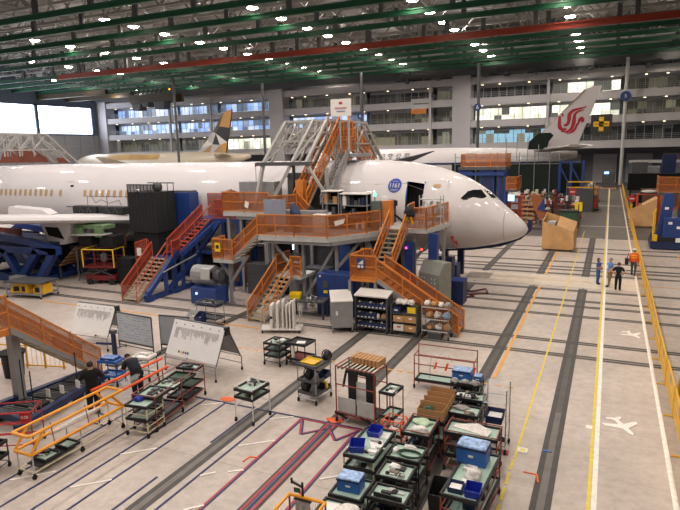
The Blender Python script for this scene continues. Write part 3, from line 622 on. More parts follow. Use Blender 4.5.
# ------------------------------------------------------------------ work docks
def rail(par, pts, h=1.1, fm=ORANGE, sm=ORMESH, name='guard_rail', step=1.4, r=.028, toe=.0):
    """one straight guard rail span per pair of points (points at deck height)"""
    for a, b in zip(pts, pts[1:]):
        a = Vector(a); b = Vector(b); L = (b - a).length; n = max(1, round(L / step)); up = Vector((0, 0, h)); mb = MB()
        for i in range(n + 1):
            p = a + (b - a) * i / n; mb.bar(p, p + up, r * 2)
        for k in (1, .52, .06): mb.bar(a + up * k, b + up * k, r * (2.2 if k == 1 else 1.6))
        mb.m = 1; d = (b - a).cross(Vector((0, 0, 1))).normalized() * .012
        mb.prism([a + up * .04 + d, b + up * .04 + d, b + up * .97 + d, a + up * .97 + d], -2 * d)
        mb.build(name, [fm, sm], par, True)
def flight(par, p0, p1, wd, fm=ORANGE, sm=ORMESH, st=GREY, tr=TREAD, rails=(1, 1), rise=.2, h=1.0, name='stair_flight', scr=(1, 1)):
    p0 = Vector(p0); p1 = Vector(p1); d = Vector((p1.x - p0.x, p1.y - p0.y, 0)); run = d.length; d.normalize(); n = Vector((-d.y, d.x, 0))
    mb = MB(); dz = Vector((0, 0, .16))
    for s in (-1, 1):
        o = n * s * wd / 2; mb.prism([p0 + o - dz * .3, p1 + o - dz, p1 + o + dz * .6, p0 + o + dz * 1.0], n * .05 * s)
    fl_ = mb.build(name, st, par, True); k = max(2, round((p1.z - p0.z) / rise))
    for i in range(k):
        c = p0 + (p1 - p0) * ((i + .7) / k); q = MB(); a = n * wd / 2; t = d * (run / k * .55)
        q.prism([c + a - t, c + a + t, c - a + t, c - a - t], (0, 0, .045)); q.build('tread', tr, fl_, True)
    for s, on, sc in zip((-1, 1), rails, scr):
        if not on: continue
        o = n * s * (wd / 2 + .03); up = Vector((0, 0, h)); m = MB(); kk = max(2, round(run / 1.2))
        for i in range(kk + 1):
            c = p0 + (p1 - p0) * i / kk + o; m.bar(c, c + up, .055)
        for f in (1, .55, .12): m.bar(p0 + o + up * f, p1 + o + up * f, .06 if f == 1 else .045)
        m.m = 1; e = n * .012
        if sc: m.prism([p0 + o + up * .08 + e, p1 + o + up * .08 + e, p1 + o + up * .97 + e, p0 + o + up * .97 + e], -2 * e)
        m.build('handrail', [fm, sm], fl_, True)
    return fl_
def deck(par, poly, z, th=.18, m=None, name='deck'):
    mb = MB(); mb.prism([(p[0], p[1], z - th) for p in poly], (0, 0, th)); return mb.build(name, m or LGREY, par, True)
def post(par, x, y, z0, z1, wd=.16, m=None, name='support_post'):
    mb = MB(); mb.box(x - wd / 2, y - wd / 2, z0, x + wd / 2, y + wd / 2, z1); mb.box(x - wd, y - wd, z0, x + wd, y + wd, z0 + .03); mb.build(name, m or GREY, par, True)
def brace(par, p, q, wd=.14, m=None, name='brace'): MB().bar(p, q, wd).build(name, m or GREY, par, True)
# --- the orange dock round the forward hull
dk = T('work_dock', 'orange railed grey work dock with stairs wrapped around the nose side of the white airliner', 'work platform', (-13, 29, 0))
MZ = 4.15
main = [(-17.2, 26.3), (-13.1, 26.5), (-11.75, 28.6), (-11.3, 29.6), (-11.3, 32.6), (-19.4, 32.6), (-17.2, 30.5)]
deck(dk, main, MZ, .25)
rail(dk, [(-17.2, 26.3, MZ), (-15.0, 26.4, MZ), (-13.1, 26.5, MZ), (-11.75, 28.6, MZ), (-11.35, 29.6, MZ)], 1.15)
DZ = 4.35
door = [(-11.35, 29.4), (-9.75, 29.5), (-8.7, 29.5), (-8.35, 31.0), (-8.3, 33.0), (-11.3, 33.0)]
deck(dk, door, DZ, .22)
rail(dk, [(-9.75, 29.5, DZ), (-8.7, 29.5, DZ), (-8.6, 30.5, DZ), (-8.5, 31.6, DZ), (-8.4, 32.9, DZ)], 1.15, step=.9)
rail(dk, [(-10.35, 32.6, DZ), (-10.1, 30.6, DZ)], 1.15); rail(dk, [(-12.3, 32.4, DZ), (-11.5, 32.5, DZ)], 1.15)
flight(dk, (-10.3, 27.2, 2.45), (-10.25, 29.5, DZ), .95)
LZ = 2.45
deck(dk, [(-11.3, 25.3), (-9.95, 25.3), (-9.95, 27.3), (-11.3, 27.3)], LZ, .16, ORANGE, 'landing')
rail(dk, [(-11.3, 27.0, LZ), (-11.3, 25.35, LZ), (-9.95, 25.35, LZ)], 1.12, step=1)
rail(dk, [(-11.5, 27.2, LZ), (-10.95, 27.3, LZ)], 1.12)
sg = MB().box(-10.92, 25.26, LZ + .5, -10.52, 25.29, LZ + 1.0); sgo = sg.build('safety_sign', SIGNB, dk, True)
mb = MB(); mb.prism([(-10.87, 25.25, LZ + .72), (-10.57, 25.25, LZ + .72), (-10.57, 25.25, LZ + .95)], (0, -.005, 0)); mb.box(-10.87, 25.245, LZ + .54, -10.75, 25.25, LZ + .66); mb.box(-10.69, 25.245, LZ + .54, -10.57, 25.25, LZ + .66); mb.build('sign_symbol', WHITE, sgo, True)
flight(dk, (-5.95, 25.95, .0), (-9.95, 25.95, LZ), 1.1, tr=ORANGE, st=GREY)
for x, y in ((-11.4, 25.5), (-10.05, 25.5), (-11.4, 27.1)): post(dk, x, y, 0, LZ - .16, .14)
UZ = 5.05
deck(dk, [(-21.4, 29), (-17.9, 29), (-17.9, 32.8), (-20.9, 32.8)], UZ, .25, None, 'upper_deck')
rail(dk, [(-21.4, 30.2, UZ), (-21.4, 29, UZ), (-19.8, 29, UZ), (-18.1, 29, UZ)], 1.2, step=1.7); rail(dk, [(-18.1, 29.0, UZ), (-16.9, 30.2, UZ)], 1.0)
flight(dk, (-18.95, 26.75, 2.7), (-17.2, 26.75, MZ), .9)
deck(dk, [(-20.2, 26.2), (-18.85, 26.2), (-18.85, 27.4), (-20.2, 27.4)], 2.7, .2, None, 'landing')
rail(dk, [(-20.2, 27.4, 2.7), (-20.2, 26.2, 2.7), (-19.5, 26.2, 2.7), (-18.85, 26.2, 2.7)], 1.15, step=.7)
ys = MB().box(-19.98, 26.12, 3.15, -19.62, 26.15, 3.65).build('warning_sign', YELB, dk, True); MB().cb(-19.8, 26.11, 3.42, .2, .01, .2).build('sign_symbol', BLACK, ys, True)
MB().prism([(-19.75, 28.9, 5.4), (-19.5, 28.9, 5.3), (-19.4, 28.9, 5.65), (-19.65, 28.9, 5.75)], (0, .02, 0)).build('notice', PAPER, dk, True)
MB().prism([(-12.75, 26.85, 4.75), (-12.45, 27.2, 4.85), (-12.4, 27.3, 5.1), (-12.8, 26.8, 5.0)], (0, -.06, 0)).build('wrapped_bundle', PARCEL, dk, True)
# lower middle stair
flight(dk, (-16.1, 24.05, 0), (-15.75, 26.5, 1.95), 1.0, scr=(0, 1))
deck(dk, [(-16.3, 26.5), (-14.7, 26.5), (-14.7, 28.2), (-16.3, 28.2)], 1.97, .15, None, 'landing')
rail(dk, [(-15.35, 26.5, 1.97), (-14.7, 26.5, 1.97)], 1.1, step=.7); rail(dk, [(-16.3, 28.1, 1.97), (-16.3, 26.6, 1.97)], 1.1)
# supports
for x, y, z in ((-16.8, 27.2, 3.9), (-14.9, 27.2, 3.9), (-13.0, 27.4, 3.9), (-12.0, 29.2, 3.9), (-16.8, 31.8, 3.9), (-13.4, 31.8, 3.9), (-20.3, 29.3, 4.8), (-18.6, 29.3, 4.8), (-20.3, 32.4, 4.8), (-18.1, 32.2, 4.8), (-21.2, 29.3, 4.8), (-19.5, 26.8, 2.5), (-10.9, 29.8, 4.1), (-9.5, 30, 4.1), (-8.3, 31.6, 4.1), (-11, 32.4, 4.1), (-14.9, 28, 1.8)): post(dk, x, y, 0, z)
for p, q in (((-13.0, 27.4, 3.7), (-14.9, 27.2, .6)), ((-16.8, 27.2, 3.7), (-14.9, 27.2, 1.4)), ((-19.5, 26.8, 1.2), (-18.2, 26.8, 2.9)), ((-19.5, 26.8, 1.6), (-20.2, 26.8, 2.5)), ((-12.0, 29.2, 3.8), (-11.4, 29.2, 2.4)), ((-10.9, 29.7, 2.8), (-10.0, 29.7, 4.1)), ((-9.5, 30, 2.6), (-8.5, 31.2, 4.1)), ((-20.3, 29.3, 2.6), (-18.6, 29.3, 4.7)), ((-13.0, 27.4, 2.4), (-12.1, 28.8, 3.8))): brace(dk, p, q)
for p, q in (((-17, 26.6, 3.82), (-13, 26.7, 3.82)), ((-20.5, 29.2, 4.7), (-17.4, 29.2, 4.7)), ((-13, 26.7, 3.82), (-11.4, 29.4, 3.82))): brace(dk, p, q, .2, None, 'edge_beam')
for x, y, z in ((-9.65, 29.6, 3.6), (-8.4, 29.9, 4.1)): MB().box(x - .24, y - .2, 0, x + .24, y + .2, z).build('blue_column', BLUE, dk, True)
# --- grey bridge dock over the hull: side frames run across the hull, sloping down in front and behind
def truss_dock(root, xs, ya, yb, yc_, yd, ztop, zf):
    for x in xs:
        a, b, c, d = Vector((x, ya, zf)), Vector((x, yb, ztop)), Vector((x, yc_, ztop)), Vector((x, yd, zf)); mb = MB()
        mb.bar(a, b, .17); mb.bar(b, c, .17); mb.bar(c, d, .17)
        mb.bar(a + Vector((0, .9, 0)), b + Vector((0, 1.0, 0)), .12); mb.bar(d - Vector((0, .9, 0)), c - Vector((0, 1.0, 0)), .12)
        for t in (.35, .7):
            p = a + (b - a) * t; mb.bar(p, p + Vector((0, .9, 0)), .1); q = d + (c - d) * t; mb.bar(q, q - Vector((0, .9, 0)), .1)
        zl = ztop - 2.1; n = 4
        mb.bar((x, yb - .6, zl + .6), (x, yc_ + .6, zl + .6), .1)
        for k in range(n):
            y0 = yb + (yc_ - yb) * k / n; y1 = yb + (yc_ - yb) * (k + 1) / n; mb.bar((x, y0, ztop), (x, y0, zl), .11); mb.bar((x, y0, zl + .6), (x, y1, ztop), .1)
        mb.build('truss_frame', TRUSS, root, True)
    for x0, x1 in zip(xs, xs[1:]):
        mb = MB()
        for y, z in ((yb, ztop), (yc_, ztop), ((yb + yc_) / 2, ztop), ((ya + yb) / 2, (zf + ztop) / 2), ((yc_ + yd) / 2, (zf + ztop) / 2)): mb.bar((x0, y, z), (x1, y, z), .13)
        mb.bar((x0, ya, zf), (x1, yb, ztop), .1); mb.bar((x0, yb, ztop - 2), (x1, yb, ztop), .1); mb.bar((x0, yc_, ztop), (x1, yd, zf), .1); mb.build('cross_member', TRUSS, root, True)
bd_ = T('bridge_dock', 'tall grey steel bridge dock with orange stairs straddling the hull of the white airliner', 'work platform', (-18, 36, 0))
truss_dock(bd_, (-19.6, -17.57, -16.6), 31.0, 34.0, 40.6, 43.6, 10.5, 7.9)
for x, x2 in ((-19.6, -19.8), (-17.57, -18.9)):
    brace(bd_, (x, 31, 7.9), (x2, 30.1, UZ), .2, TRUSS, 'frame_leg')
for x in (-19.6, -16.6): brace(bd_, (x, 43.6, 7.9), (x, 43.6, 0), .2, TRUSS, 'frame_leg')
brace(bd_, (-16.6, 31.0, 7.9), (-15.4, 30.9, 6.2), .14, TRUSS, 'frame_leg'); brace(bd_, (-15.3, 31.2, 7.6), (-15.3, 31.2, 6.3), .14, TRUSS, 'frame_leg')
brace(bd_, (-20.0, 30.9, 7.85), (-16.3, 30.9, 7.85), .22, DGREY, 'front_beam'); brace(bd_, (-17.4, 30.9, 7.8), (-17.4, 30.9, UZ), .16, BLACK, 'front_post')
flight(bd_, (-16.7, 30.3, 5.1), (-16.55, 35.0, 9.7), .8, tr=ORANGE, h=1.1)
flight(bd_, (-15.6, 31.3, 5.4), (-15.55, 34.3, 8.2), .45, GREY, mesh_mat('grey_mesh', '77777A', .2), rails=(1, 1), h=.5)
deck(bd_, [(-16.3, 34.4), (-14.8, 34.4), (-14.8, 37), (-16.3, 37)], 8.35, .22, GREY, 'crown_platform'); brace(bd_, (-15.3, 34.5, 8.3), (-15.3, 34.5, 10.4), .12, TRUSS, 'frame_leg'); brace(bd_, (-15.9, 34.5, 8.3), (-15.9, 34.5, 10.4), .12, TRUSS, 'frame_leg')
rail(bd_, [(-17.4, 35.4, 9.4), (-15.4, 35.4, 9.4)], 1.0, step=.6); rail(bd_, [(-16.4, 35.2, 8.45), (-16.4, 38, 8.45)], 1.6, step=.7)
flight(bd_, (-17.1, 42.4, 7.2), (-17.1, 37.6, 9.9), .8, tr=ORANGE); flight(bd_, (-18.6, 42.0, 6.4), (-18.6, 37.4, 9.6), .8, tr=ORANGE)
MB().box(-17.1, 30.5, 5.1, -16.6, 31.0, 6.9).build('gate_panel', ORANGE, bd_, True)
rail(bd_, [(-16.9, 30.3, 5.1), (-15.9, 30.0, 4.3)], 1.1)
sgn = MB().box(-16.3, 34.0, 10.7, -14.9, 34.06, 11.75).build('white_sign', WHITE, bd_, True)
mb = MB(); mb.cb(-15.6, 33.98, 11.5, .22, .02, .14); mb.build('sign_mark', RED, sgn, True)
mb = MB(); mb.cb(-15.6, 33.98, 11.2, .8, .02, .1); mb.build('sign_lettering', mat('sign_pink', 'C08C94', .6), sgn, True); mb = MB(); mb.cb(-15.6, 33.98, 11.0, .6, .02, .07); mb.build('sign_lettering', mat('sign_grey_blue', '8A93B0', .6), sgn, True)
for x in (-16.2, -15.0): brace(bd_, (x, 34.1, 10.4), (x, 34.1, 11.7), .06, TRUSS, 'sign_post')
# --- second bridge dock at the left edge
b2 = T('bridge_dock', 'grey steel bridge dock with brown panels over the aft hull at the left edge', 'work platform', (-52, 36, 0))
truss_dock(b2, (-57, -54.0, -52.3, -50.6), 31.0, 34.5, 40.6, 44.0, 10.75, 7.9)
BRP = mat('brown_orange_panel', '8A4A38', .6, var=.12)
mb = MB(); mb.prism([(-60, 42, 8.0), (-52.4, 42, 8.0), (-52.8, 42, 8.5), (-54.8, 42, 9.45), (-59, 42, 9.45)], (0, .1, 0)); mb.build('panel', BRP, b2, True)
mb = MB(); mb.box(-52.4, 43, 7.9, -50.8, 43.1, 8.4); mb.build('panel', BRP, b2, True)
for x in (-57, -50.6): brace(b2, (x, 44, 7.9), (x, 44, 0), .2, TRUSS, 'frame_leg'); brace(b2, (x, 31, 7.9), (x, 30, 0), .2, TRUSS, 'frame_leg')
# --- red stair dock with blue frame
rs = T('stair_dock', 'red stair dock on blue steel frame climbing to the hull behind the whiteboards', 'stairs', (-25.4, 28, 0))
flight(rs, (-25.5, 24.9, 0), (-25.4, 27.6, 2.2), 1.15, REDOR, REDMESH, mat('stair_beige', 'B0A088', .6), tr=MATS['stair_beige'], scr=(0, 1))
deck(rs, [(-26.2, 27.6), (-24.4, 27.6), (-24.4, 28.5), (-26.2, 28.5)], 2.2, .12, BLUE, 'landing'); flight(rs, (-25.0, 28.3, 2.25), (-24.0, 30.8, 4.3), 1.1, REDOR, REDMESH, BLUE, tr=REDOR, scr=(0, 1))
deck(rs, [(-25.2, 30.8), (-21.5, 30.8), (-21.5, 32.6), (-25.2, 32.6)], 4.35, .2, BLUE, 'upper_deck')
rail(rs, [(-26.2, 27.4, 2.2), (-27.2, 27.4, 1.9), (-27.2, 28.6, 1.9)], 1.2, REDOR, REDMESH); MB().box(-27.0, 27.33, 2.3, -26.65, 27.36, 2.8).build('safety_sign', WHITE, rs, True)
rail(rs, [(-24.4, 28.4, 2.25), (-24.4, 27.6, 2.2)], 1.1, REDOR, REDMESH); rail(rs, [(-23.4, 30.8, 4.35), (-22.4, 30.8, 4.35), (-21.5, 30.8, 4.35)], 1.25, REDOR, REDMESH, step=.9); rail(rs, [(-25.2, 32.5, 4.35), (-21.5, 32.5, 4.35)], 1.5, REDOR, REDMESH)
for x, y, z in ((-24.5, 27.8, 2.2), (-24.5, 30.4, 2.3), (-22.8, 30.9, 4.3), (-21.6, 30.9, 4.3), (-21.5, 32.4, 4.3), (-25.1, 31.0, 4.3), (-24.5, 25.4, .6)): post(rs, x, y, 0, z, .24, BLUE)
for p, q in (((-24.5, 25.2, .15), (-24.5, 30.6, .15)), ((-24.5, 25.2, .3), (-24.5, 28.2, 2.6)), ((-24.3, 28.2, 2.3), (-23.2, 30.6, 4.1)), ((-24.5, 27, .2), (-24.5, 30.4, 2.2)), ((-24.5, 30.4, .2), (-21.5, 30.4, .2)), ((-24.5, 30.4, 2.2), (-21.5, 30.4, 2.2)), ((-24.5, 30.4, 2.2), (-22.8, 30.4, 4.2)), ((-24.5, 27.0, .2), (-24.5, 27.0, 1.5)), ((-24.5, 28.6, .2), (-24.5, 28.6, 2.6))): brace(rs, p, q, .26, BLUE, 'blue_beam')
brace(rs, (-24.3, 26.6, 1.55), (-24.3, 29.8, 2.1), .06, LGREY, 'conduit')
# --- blue wing trestle
tr_ = T('wing_trestle', 'large blue steel trestle with diagonal bracing under the wing at the left edge', 'stand', (-38, 28, 0))
for y in (26.6, 30.2):
    for p, q in (((-44, y, 2.2), (-33.2, y, 2.35)), ((-41, y, .2), (-35.4, y, .2)), ((-41, y, .2), (-43.5, y, 2.2)), ((-41, y, .2), (-38.6, y, 2.2)), ((-38.6, y, 2.2), (-37.2, y, .2)), ((-37.2, y, .2), (-35.2, y, 2.3)), ((-35.4, y, .2), (-33.6, y, 2.3)), ((-44, y, 2.2), (-41.5, y, 3.4)), ((-41.5, y, 3.4), (-36, y, 2.9)), ((-36, y, 2.9), (-33.2, y, 2.35))): brace(tr_, p, q, .46, BLUE, 'blue_beam')
for x in (-41, -37.2, -35.4): brace(tr_, (x, 26.6, .2), (x, 30.2, .2), .3, BLUE, 'cross_beam')
MB().box(-44, 26.9, 2.35, -34.6, 30, 2.75).build('trestle_deck', DBLUE, tr_, True); MB().cb(-39.3, 26.4, 2.1, .3, .05, .3).build('label_plate', LGREY, tr_, True)
sh = T('parts_platform', 'brown panelled platform on top of the blue trestle under the wing', 'platform', (-40, 28.5, 2.6)); MB().box(-4, -1, 0, 2.2, 1, .12).build('platform_base', DGREY, sh)
mb = MB(); mb.box(-4, -1.0, .15, 2.0, -.9, 1.0); mb.build('side_panel', BRP, sh)
for x in (-3.9, -1.5, 1.9): MB().bar((x, -.95, .1), (x, -.95, 1.05), .08).build('corner_post', DGREY, sh)
st2 = T('slatted_ramp', 'brown slatted ramp leaning beside the blue trestle under the wing', 'ramp', (-34, 28.2, 0))
mb = MB(); mb.prism([(-35.2, 28, .9), (-33.2, 28, 2.4), (-33.2, 30, 2.4), (-35.2, 30, .9)], (0, 0, .08)); mb.build('ramp_board', BROWN, st2, True)
for k in range(5): brace(st2, (-35 + k * .4, 27.97, 1.05 + k * .3), (-35 + k * .4, 30, 1.05 + k * .3), .08, CARD, 'slat')
for x, z in ((-35.1, .9), (-33.3, 2.3)):
    for y in (28.1, 29.9): brace(st2, (x, y, 0), (x, y, z), .1, DGREY, 'leg')
# black crates on the wing, with rail
for i, x in enumerate((-34.95, -32.35)):
    bx = T('padded_case', 'black padded case on the wing, %s of the two' % ('left', 'right')[i], 'case', (x, 30.9, 4.4), 0, 'padded cases on the wing')
    MB().box(-1.22, -.35, 0, 1.22, .35, .58).build('case_body', BLACK, bx, bevel=.08)
    for k in (-.5, .3): MB().path([(k, -.36, .1), (k + .15, -.38, .5), (k + .4, -.36, .1)], .03).build('strap', DGREY, bx)
wr = T('wire_guard', 'thin wire guard rail with hanging cords above the black cases on the wing', 'rail', (-33.7, 31.6, 4.4)); 
for x in (-2, -.0, 2.0): MB().bar((x, 0, 0), (x, 0, 1.25), .04).build('guard_post', DGREY, wr); MB().tube((-2, 0, 1.2), (2, 0, 1.2), .02).build('top_wire', DGREY, wr); MB().path([(-1.5, 0, 1.2), (-1.2, 0, .7), (-.6, 0, .95), (.2, 0, .7), (1.2, 0, .95), (1.4, 0, .5)], .02).build('hanging_cord', DGREY, wr)
# dark screened tower and blue box against the hull
tw = T('screened_tower', 'tall black mesh screened tower standing between the wing and the red stairs', 'tower', (-28.5, 30.6, 0))
MB().box(-1.0, -.85, 0, 1.1, 1.0, 3.4).build('lower_body', BLKM, tw); MB().box(-1.15, -.95, 3.4, 1.2, 1.0, 6.1).build('upper_body', mat('black_screen', '1B1C20', .8, var=.15, scale=6), tw)
mb = MB()
for i in range(9): x = -1.15 + i * .294; mb.bar((x, -.97, 3.4), (x, -.97, 6.65), .05)
for y in (-.95, 1.0): mb.bar((-1.15, y, 6.62), (1.2, y, 6.62), .07)
for i in range(4): mb.bar((1.22, -.9 + i * .6, 3.4), (1.22, -.9 + i * .6, 6.65), .05)
mb.build('cage_frame', BLACK, tw)
mb = MB(); mb.m = 0; mb.box(-1.15, -.99, 6.1, 1.2, -.97, 6.6); mb.build('cage_mesh', mesh_mat('black_mesh', '1C1C1F', .5), tw)
MB().ball((.6, 0, 6.4), .35, 8).build('rolled_cover', DGREY, tw); MB().cb(-.3, -.9, 2.2, .22, .03, .4).build('notice', PAPER, tw)
bb = T('equipment_enclosure', 'plain blue enclosure between the black tower and the red stairs', 'enclosure', (-27.1, 32.3, 0)); MB().box(-.95, -.5, 3.2, .9, .5, 5.95).build('shell', BLUE, bb, bevel=.04)
MB().box(-.9, -.4, 5.95, .85, .4, 6.05).build('lid', DGREY, bb); MB().box(-.7, -.4, 0, .7, .4, 3.2).build('pedestal', DBLUE, bb)
# ------------------------------------------------------------------ carts, racks and their loads
def caster(par, x, y, r=.06):
    mb = MB(); mb.tube((x - .02, y, r), (x + .02, y, r), r, 10); mb.box(x - .035, y - .02, r, x + .035, y + .02, r * 2 + .04); mb.build('caster', RUB, par)
def tray(par, w_, d, z, m=BLACK, mm=MINT, lip=.06, x=0, y=0, tilt=0):
    mb = MB(); a, b = w_ / 2, d / 2
    mb.box(x - a, y - b, z - .03, x + a, y + b, z)
    mb.box(x - a, y - b, z, x - a + .05, y + b, z + lip); mb.box(x + a - .05, y - b, z, x + a, y + b, z + lip); mb.box(x - a + .05, y - b, z, x + a - .05, y - b + .05, z + lip); mb.box(x - a + .05, y + b - .05, z, x + a - .05, y + b, z + lip)
    t = mb.build('tray', m, par)
    if mm: MB().box(x - a + .055, y - b + .055, z, x + a - .055, y + b - .055, z + .012).build('mat', mm, t)
    return t
def cart(label, loc, w_, d, levels, pipe=BLACK, rz=0, top=None, mats=None, base='tool_cart', cat='cart', wheels=True, tm=BLACK, group=None, rails=(.18,)):
    c = T(base, label, cat, (loc[0], loc[1], 0), rz, group); h = top or max(levels); a, b = w_ / 2 - .02, d / 2 - .02
    for x in (-a, a):
        for y in (-b, b):
            MB().tube((x, y, .14 if wheels else 0), (x, y, h), .02, 6).build('leg', pipe, c)
            if wheels: caster(c, x, y)
    for z in rails:
        mb = MB(); mb.path([(-a, -b, z), (a, -b, z), (a, b, z), (-a, b, z), (-a, -b, z)], .016, 5); mb.build('rail', pipe, c)
    if top:
        mb = MB(); mb.path([(-a, -b, top), (a, -b, top), (a, b, top), (-a, b, top), (-a, -b, top)], .016, 5); mb.build('top_rail', pipe, c)
    for i, z in enumerate(levels): tray(c, w_, d, z, tm, mats[i] if mats else MINT)
    return c
def bin_(label, loc, s=(.34, .42, .2), m=BINB, rz=0, name='parts_bin', fill=None, group=None, cat='bin'):
    o = T(name, label, cat, loc, rz, group); a, b, h = s[0] / 2, s[1] / 2, s[2]; k = .86; t = .012; mb = MB()
    lo = [(-a * k, -b * k, 0), (a * k, -b * k, 0), (a * k, b * k, 0), (-a * k, b * k, 0)]; hi = [(-a, -b, h * .75), (a, -b, h * .75), (a, b, h), (-a, b, h)]
    li = [(p[0] * .93, p[1] * .93, t) for p in lo]; ih = [(p[0] * .93, p[1] * .93, p[2]) for p in hi]
    mb.add(lo + hi + li + ih, [(3, 2, 1, 0)] + [(i, (i + 1) % 4, 4 + (i + 1) % 4, 4 + i) for i in range(4)] + [(4 + i, 4 + (i + 1) % 4, 12 + (i + 1) % 4, 12 + i) for i in range(4)] + [(12 + i, 12 + (i + 1) % 4, 8 + (i + 1) % 4, 8 + i) for i in range(4)] + [(8, 9, 10, 11)])
    mb.build('shell', m, o)
    if fill: MB().box(-a * .75, -b * .75, h * .3, a * .75, b * .75, h * .62).build('contents', fill, o)
    return o
def crate(label, loc, s, rz=0, lidm=None):
    o = T('storage_crate', label, 'crate', loc, rz); a, b, h = s[0] / 2, s[1] / 2, s[2]
    MB().box(-a, -b, 0, a, b, h * .86).build('body', CRATEB, o, bevel=.02); MB().box(-a - .015, -b - .015, h * .8, a + .015, b + .015, h * .86).build('rim', DBLUE, o)
    MB().box(-a, -b, h * .87, a, b, h).build('clear_lid', lidm or lidmat, o, bevel=.03); MB().box(-.06, -b - .02, h * .45, .06, -b, h * .55).build('handle', WHITE, o)
    return o
lidmat = mat('blue_white_wrap', '8AA9D6', .35, var=.55, scale=9)
def lump(name, label, cat, loc, s, m, seed=0, rz=0, group=None, rough=.22, sub=3):
    bm = bmesh.new(); bmesh.ops.create_icosphere(bm, subdivisions=sub, radius=1)
    for v in bm.verts:
        n = noise.noise(v.co * 1.7 + Vector((seed * 3.1, seed, 0))); v.co *= 1 + rough * n * 1.6; c = v.co
        v.co = Vector((c.x * s[0] / 2, c.y * s[1] / 2, max(-.55, c.z) * s[2] / 1.55 + s[2] * .355))
    me = bpy.data.meshes.new(name); bm.to_mesh(me); bm.free(); me.materials.append(m)
    for p in me.polygons: p.use_smooth = True
    o = bpy.data.objects.new(name, me); COL.objects.link(o); o.location = loc; o.rotation_euler = (0, 0, rz); return tag(o, label, cat, group)
def sheet(label, loc, w_, d, rz=0, name='paper_sheet'):
    o = MB().box(-w_ / 2, -d / 2, 0, w_ / 2, d / 2, .006).build(name, PAPER); o.location = loc; o.rotation_euler = (0, 0, rz); return tag(o, label, 'paper')
def parts(label, loc, w_, d, seed, n=9, hm=.12, ms=None, name='small_parts', rz=0):
    """a handful of loose hardware in one tray"""
    r = random.Random(seed); mb = MB(); ms = ms or [BLACK, PARCEL, MIX, LGREY]
    for i in range(n):
        x = r.uniform(-w_ / 2, w_ / 2) * .8; y = r.uniform(-d / 2, d / 2) * .8; mb.m = r.randrange(len(ms)); a = r.uniform(.04, .14); b = r.uniform(.03, .1); h = r.uniform(.03, hm)
        if r.random() < .5: mb.box(x - a, y - b, 0, x + a, y + b, h)
        else: mb.lathe([(a * .7, 0), (a * .8, h * .5), (a * .3, h)], (x, y, 0), 8)
    o = mb.build(name, ms); o.location = loc; o.rotation_euler = (0, 0, rz); o['kind'] = 'stuff'; return tag(o, label, 'parts')
LV = .012
# --- near cluster
cart('cream legged cart with two blue bins and papers on its long mint tray', (-5.29, 12.92), .84, 1.62, [.42, .78, 1.1], CREAM, 0, rails=(.18, .55))
bin_('open blue bin at the far end of the cream legged cart', (-5.34, 13.4, 1.1 + LV), (.36, .4, .2)); bin_('open blue bin at the near end of the cream legged cart', (-5.48, 12.5, 1.1 + LV), (.4, .42, .22), rz=.3)
sheet('white paper beside the far blue bin on the long mint tray', (-5.08, 13.45, 1.1 + LV), .24, .32, .1); sheet('loose white papers in the middle of the long mint tray', (-5.12, 12.95, 1.1 + LV), .34, .4, .5); sheet('small white paper between the two blue bins', (-5.22, 13.12, 1.1 + LV + .006), .22, .3, .9)
parts('loose black hardware on the middle shelf of the cream legged cart', (-5.3, 12.7, .78 + LV), .6, 1.2, 3, 12)
cart('black tray cart carrying a lidded blue crate at the bottom edge', (-5.03, 11.1), .8, .88, [.5, .93], BLACK)
crate('lidded blue crate with taped papers on its lid beside the near blue bin', (-5.05, 11.12, .93 + LV), (.55, .42, .34), .05)
cart('black tray cart with white papers and a big white bundle at the very bottom edge', (-4.95, 10.05), .95, 1.0, [.5, .93], BLACK)
sheet('white papers lying on the mint tray at the bottom edge', (-5.18, 10.3, .93 + LV), .32, .28, .1); lump('wrapped_bundle', 'large round white bundle on the tray at the bottom edge', 'bundle', (-4.72, 10.15, .93 + LV), (.55, .55, .16), PARCEL, 2)
cart('black tray cart with coiled cables and a white roll beside the green topped cart', (-4.3, 12.98), .86, .78, [.55, 1.0], BLACK)
lump('padded_roll', 'folded white padded roll on the cable tray', 'roll', (-4.28, 13.18, 1.0 + LV), (.42, .18, .12), PARCEL, 4, -.2)
cb_ = MB()
for k in range(3):
    pts = [(.26 * math.cos(t) * (1 + .1 * k), .17 * math.sin(t), .03 + .02 * k) for t in [i * .42 for i in range(16)]]; cb_.path(pts, .016, 5)
o = cb_.build('cable_coil', GREEN); o.location = (-4.2, 12.88, 1.0 + LV); tag(o, 'dark cables coiled on the black tray behind the white roll', 'cable')
lump('paper_bundle', 'crumpled white paper at the left end of the cable tray', 'paper', (-4.6, 12.95, 1.0 + LV), (.14, .24, .12), PAPER, 5)
cart('black tray cart with scattered small parts, between the cable cart and the empty tray cart', (-4.27, 12.05), .82, .72, [.55, 1.0], BLACK)
parts('scattered small white and metal parts on the mint tray', (-4.27, 12.1, 1.0 + LV), .6, .5, 5, 16, .07); lump('paper_bundle', 'crumpled white sheet among the scattered small parts', 'paper', (-4.35, 12.2, 1.0 + LV), (.3, .2, .1), PAPER, 8)
cart('black cart with one empty mint tray inside a larger black tray at the bottom edge', (-4.1, 11.15), .9, .62, [.55, .98], BLACK, 0, mats=[MINT, MINT])
MB().box(-.33, -.02, 0, .33, .02, .1).build('divider_bar', BLACK).location = (-4.1, 10.98, .98 + LV); tag(bpy.data.objects['divider_bar'], 'black divider bar lying across the empty mint tray', 'bar')
cart('red framed cart with greenish film and a white bundle on its tray', (-4.35, 14.3), .8, 1.05, [.5, 1.08], REDP, 0, top=1.2)
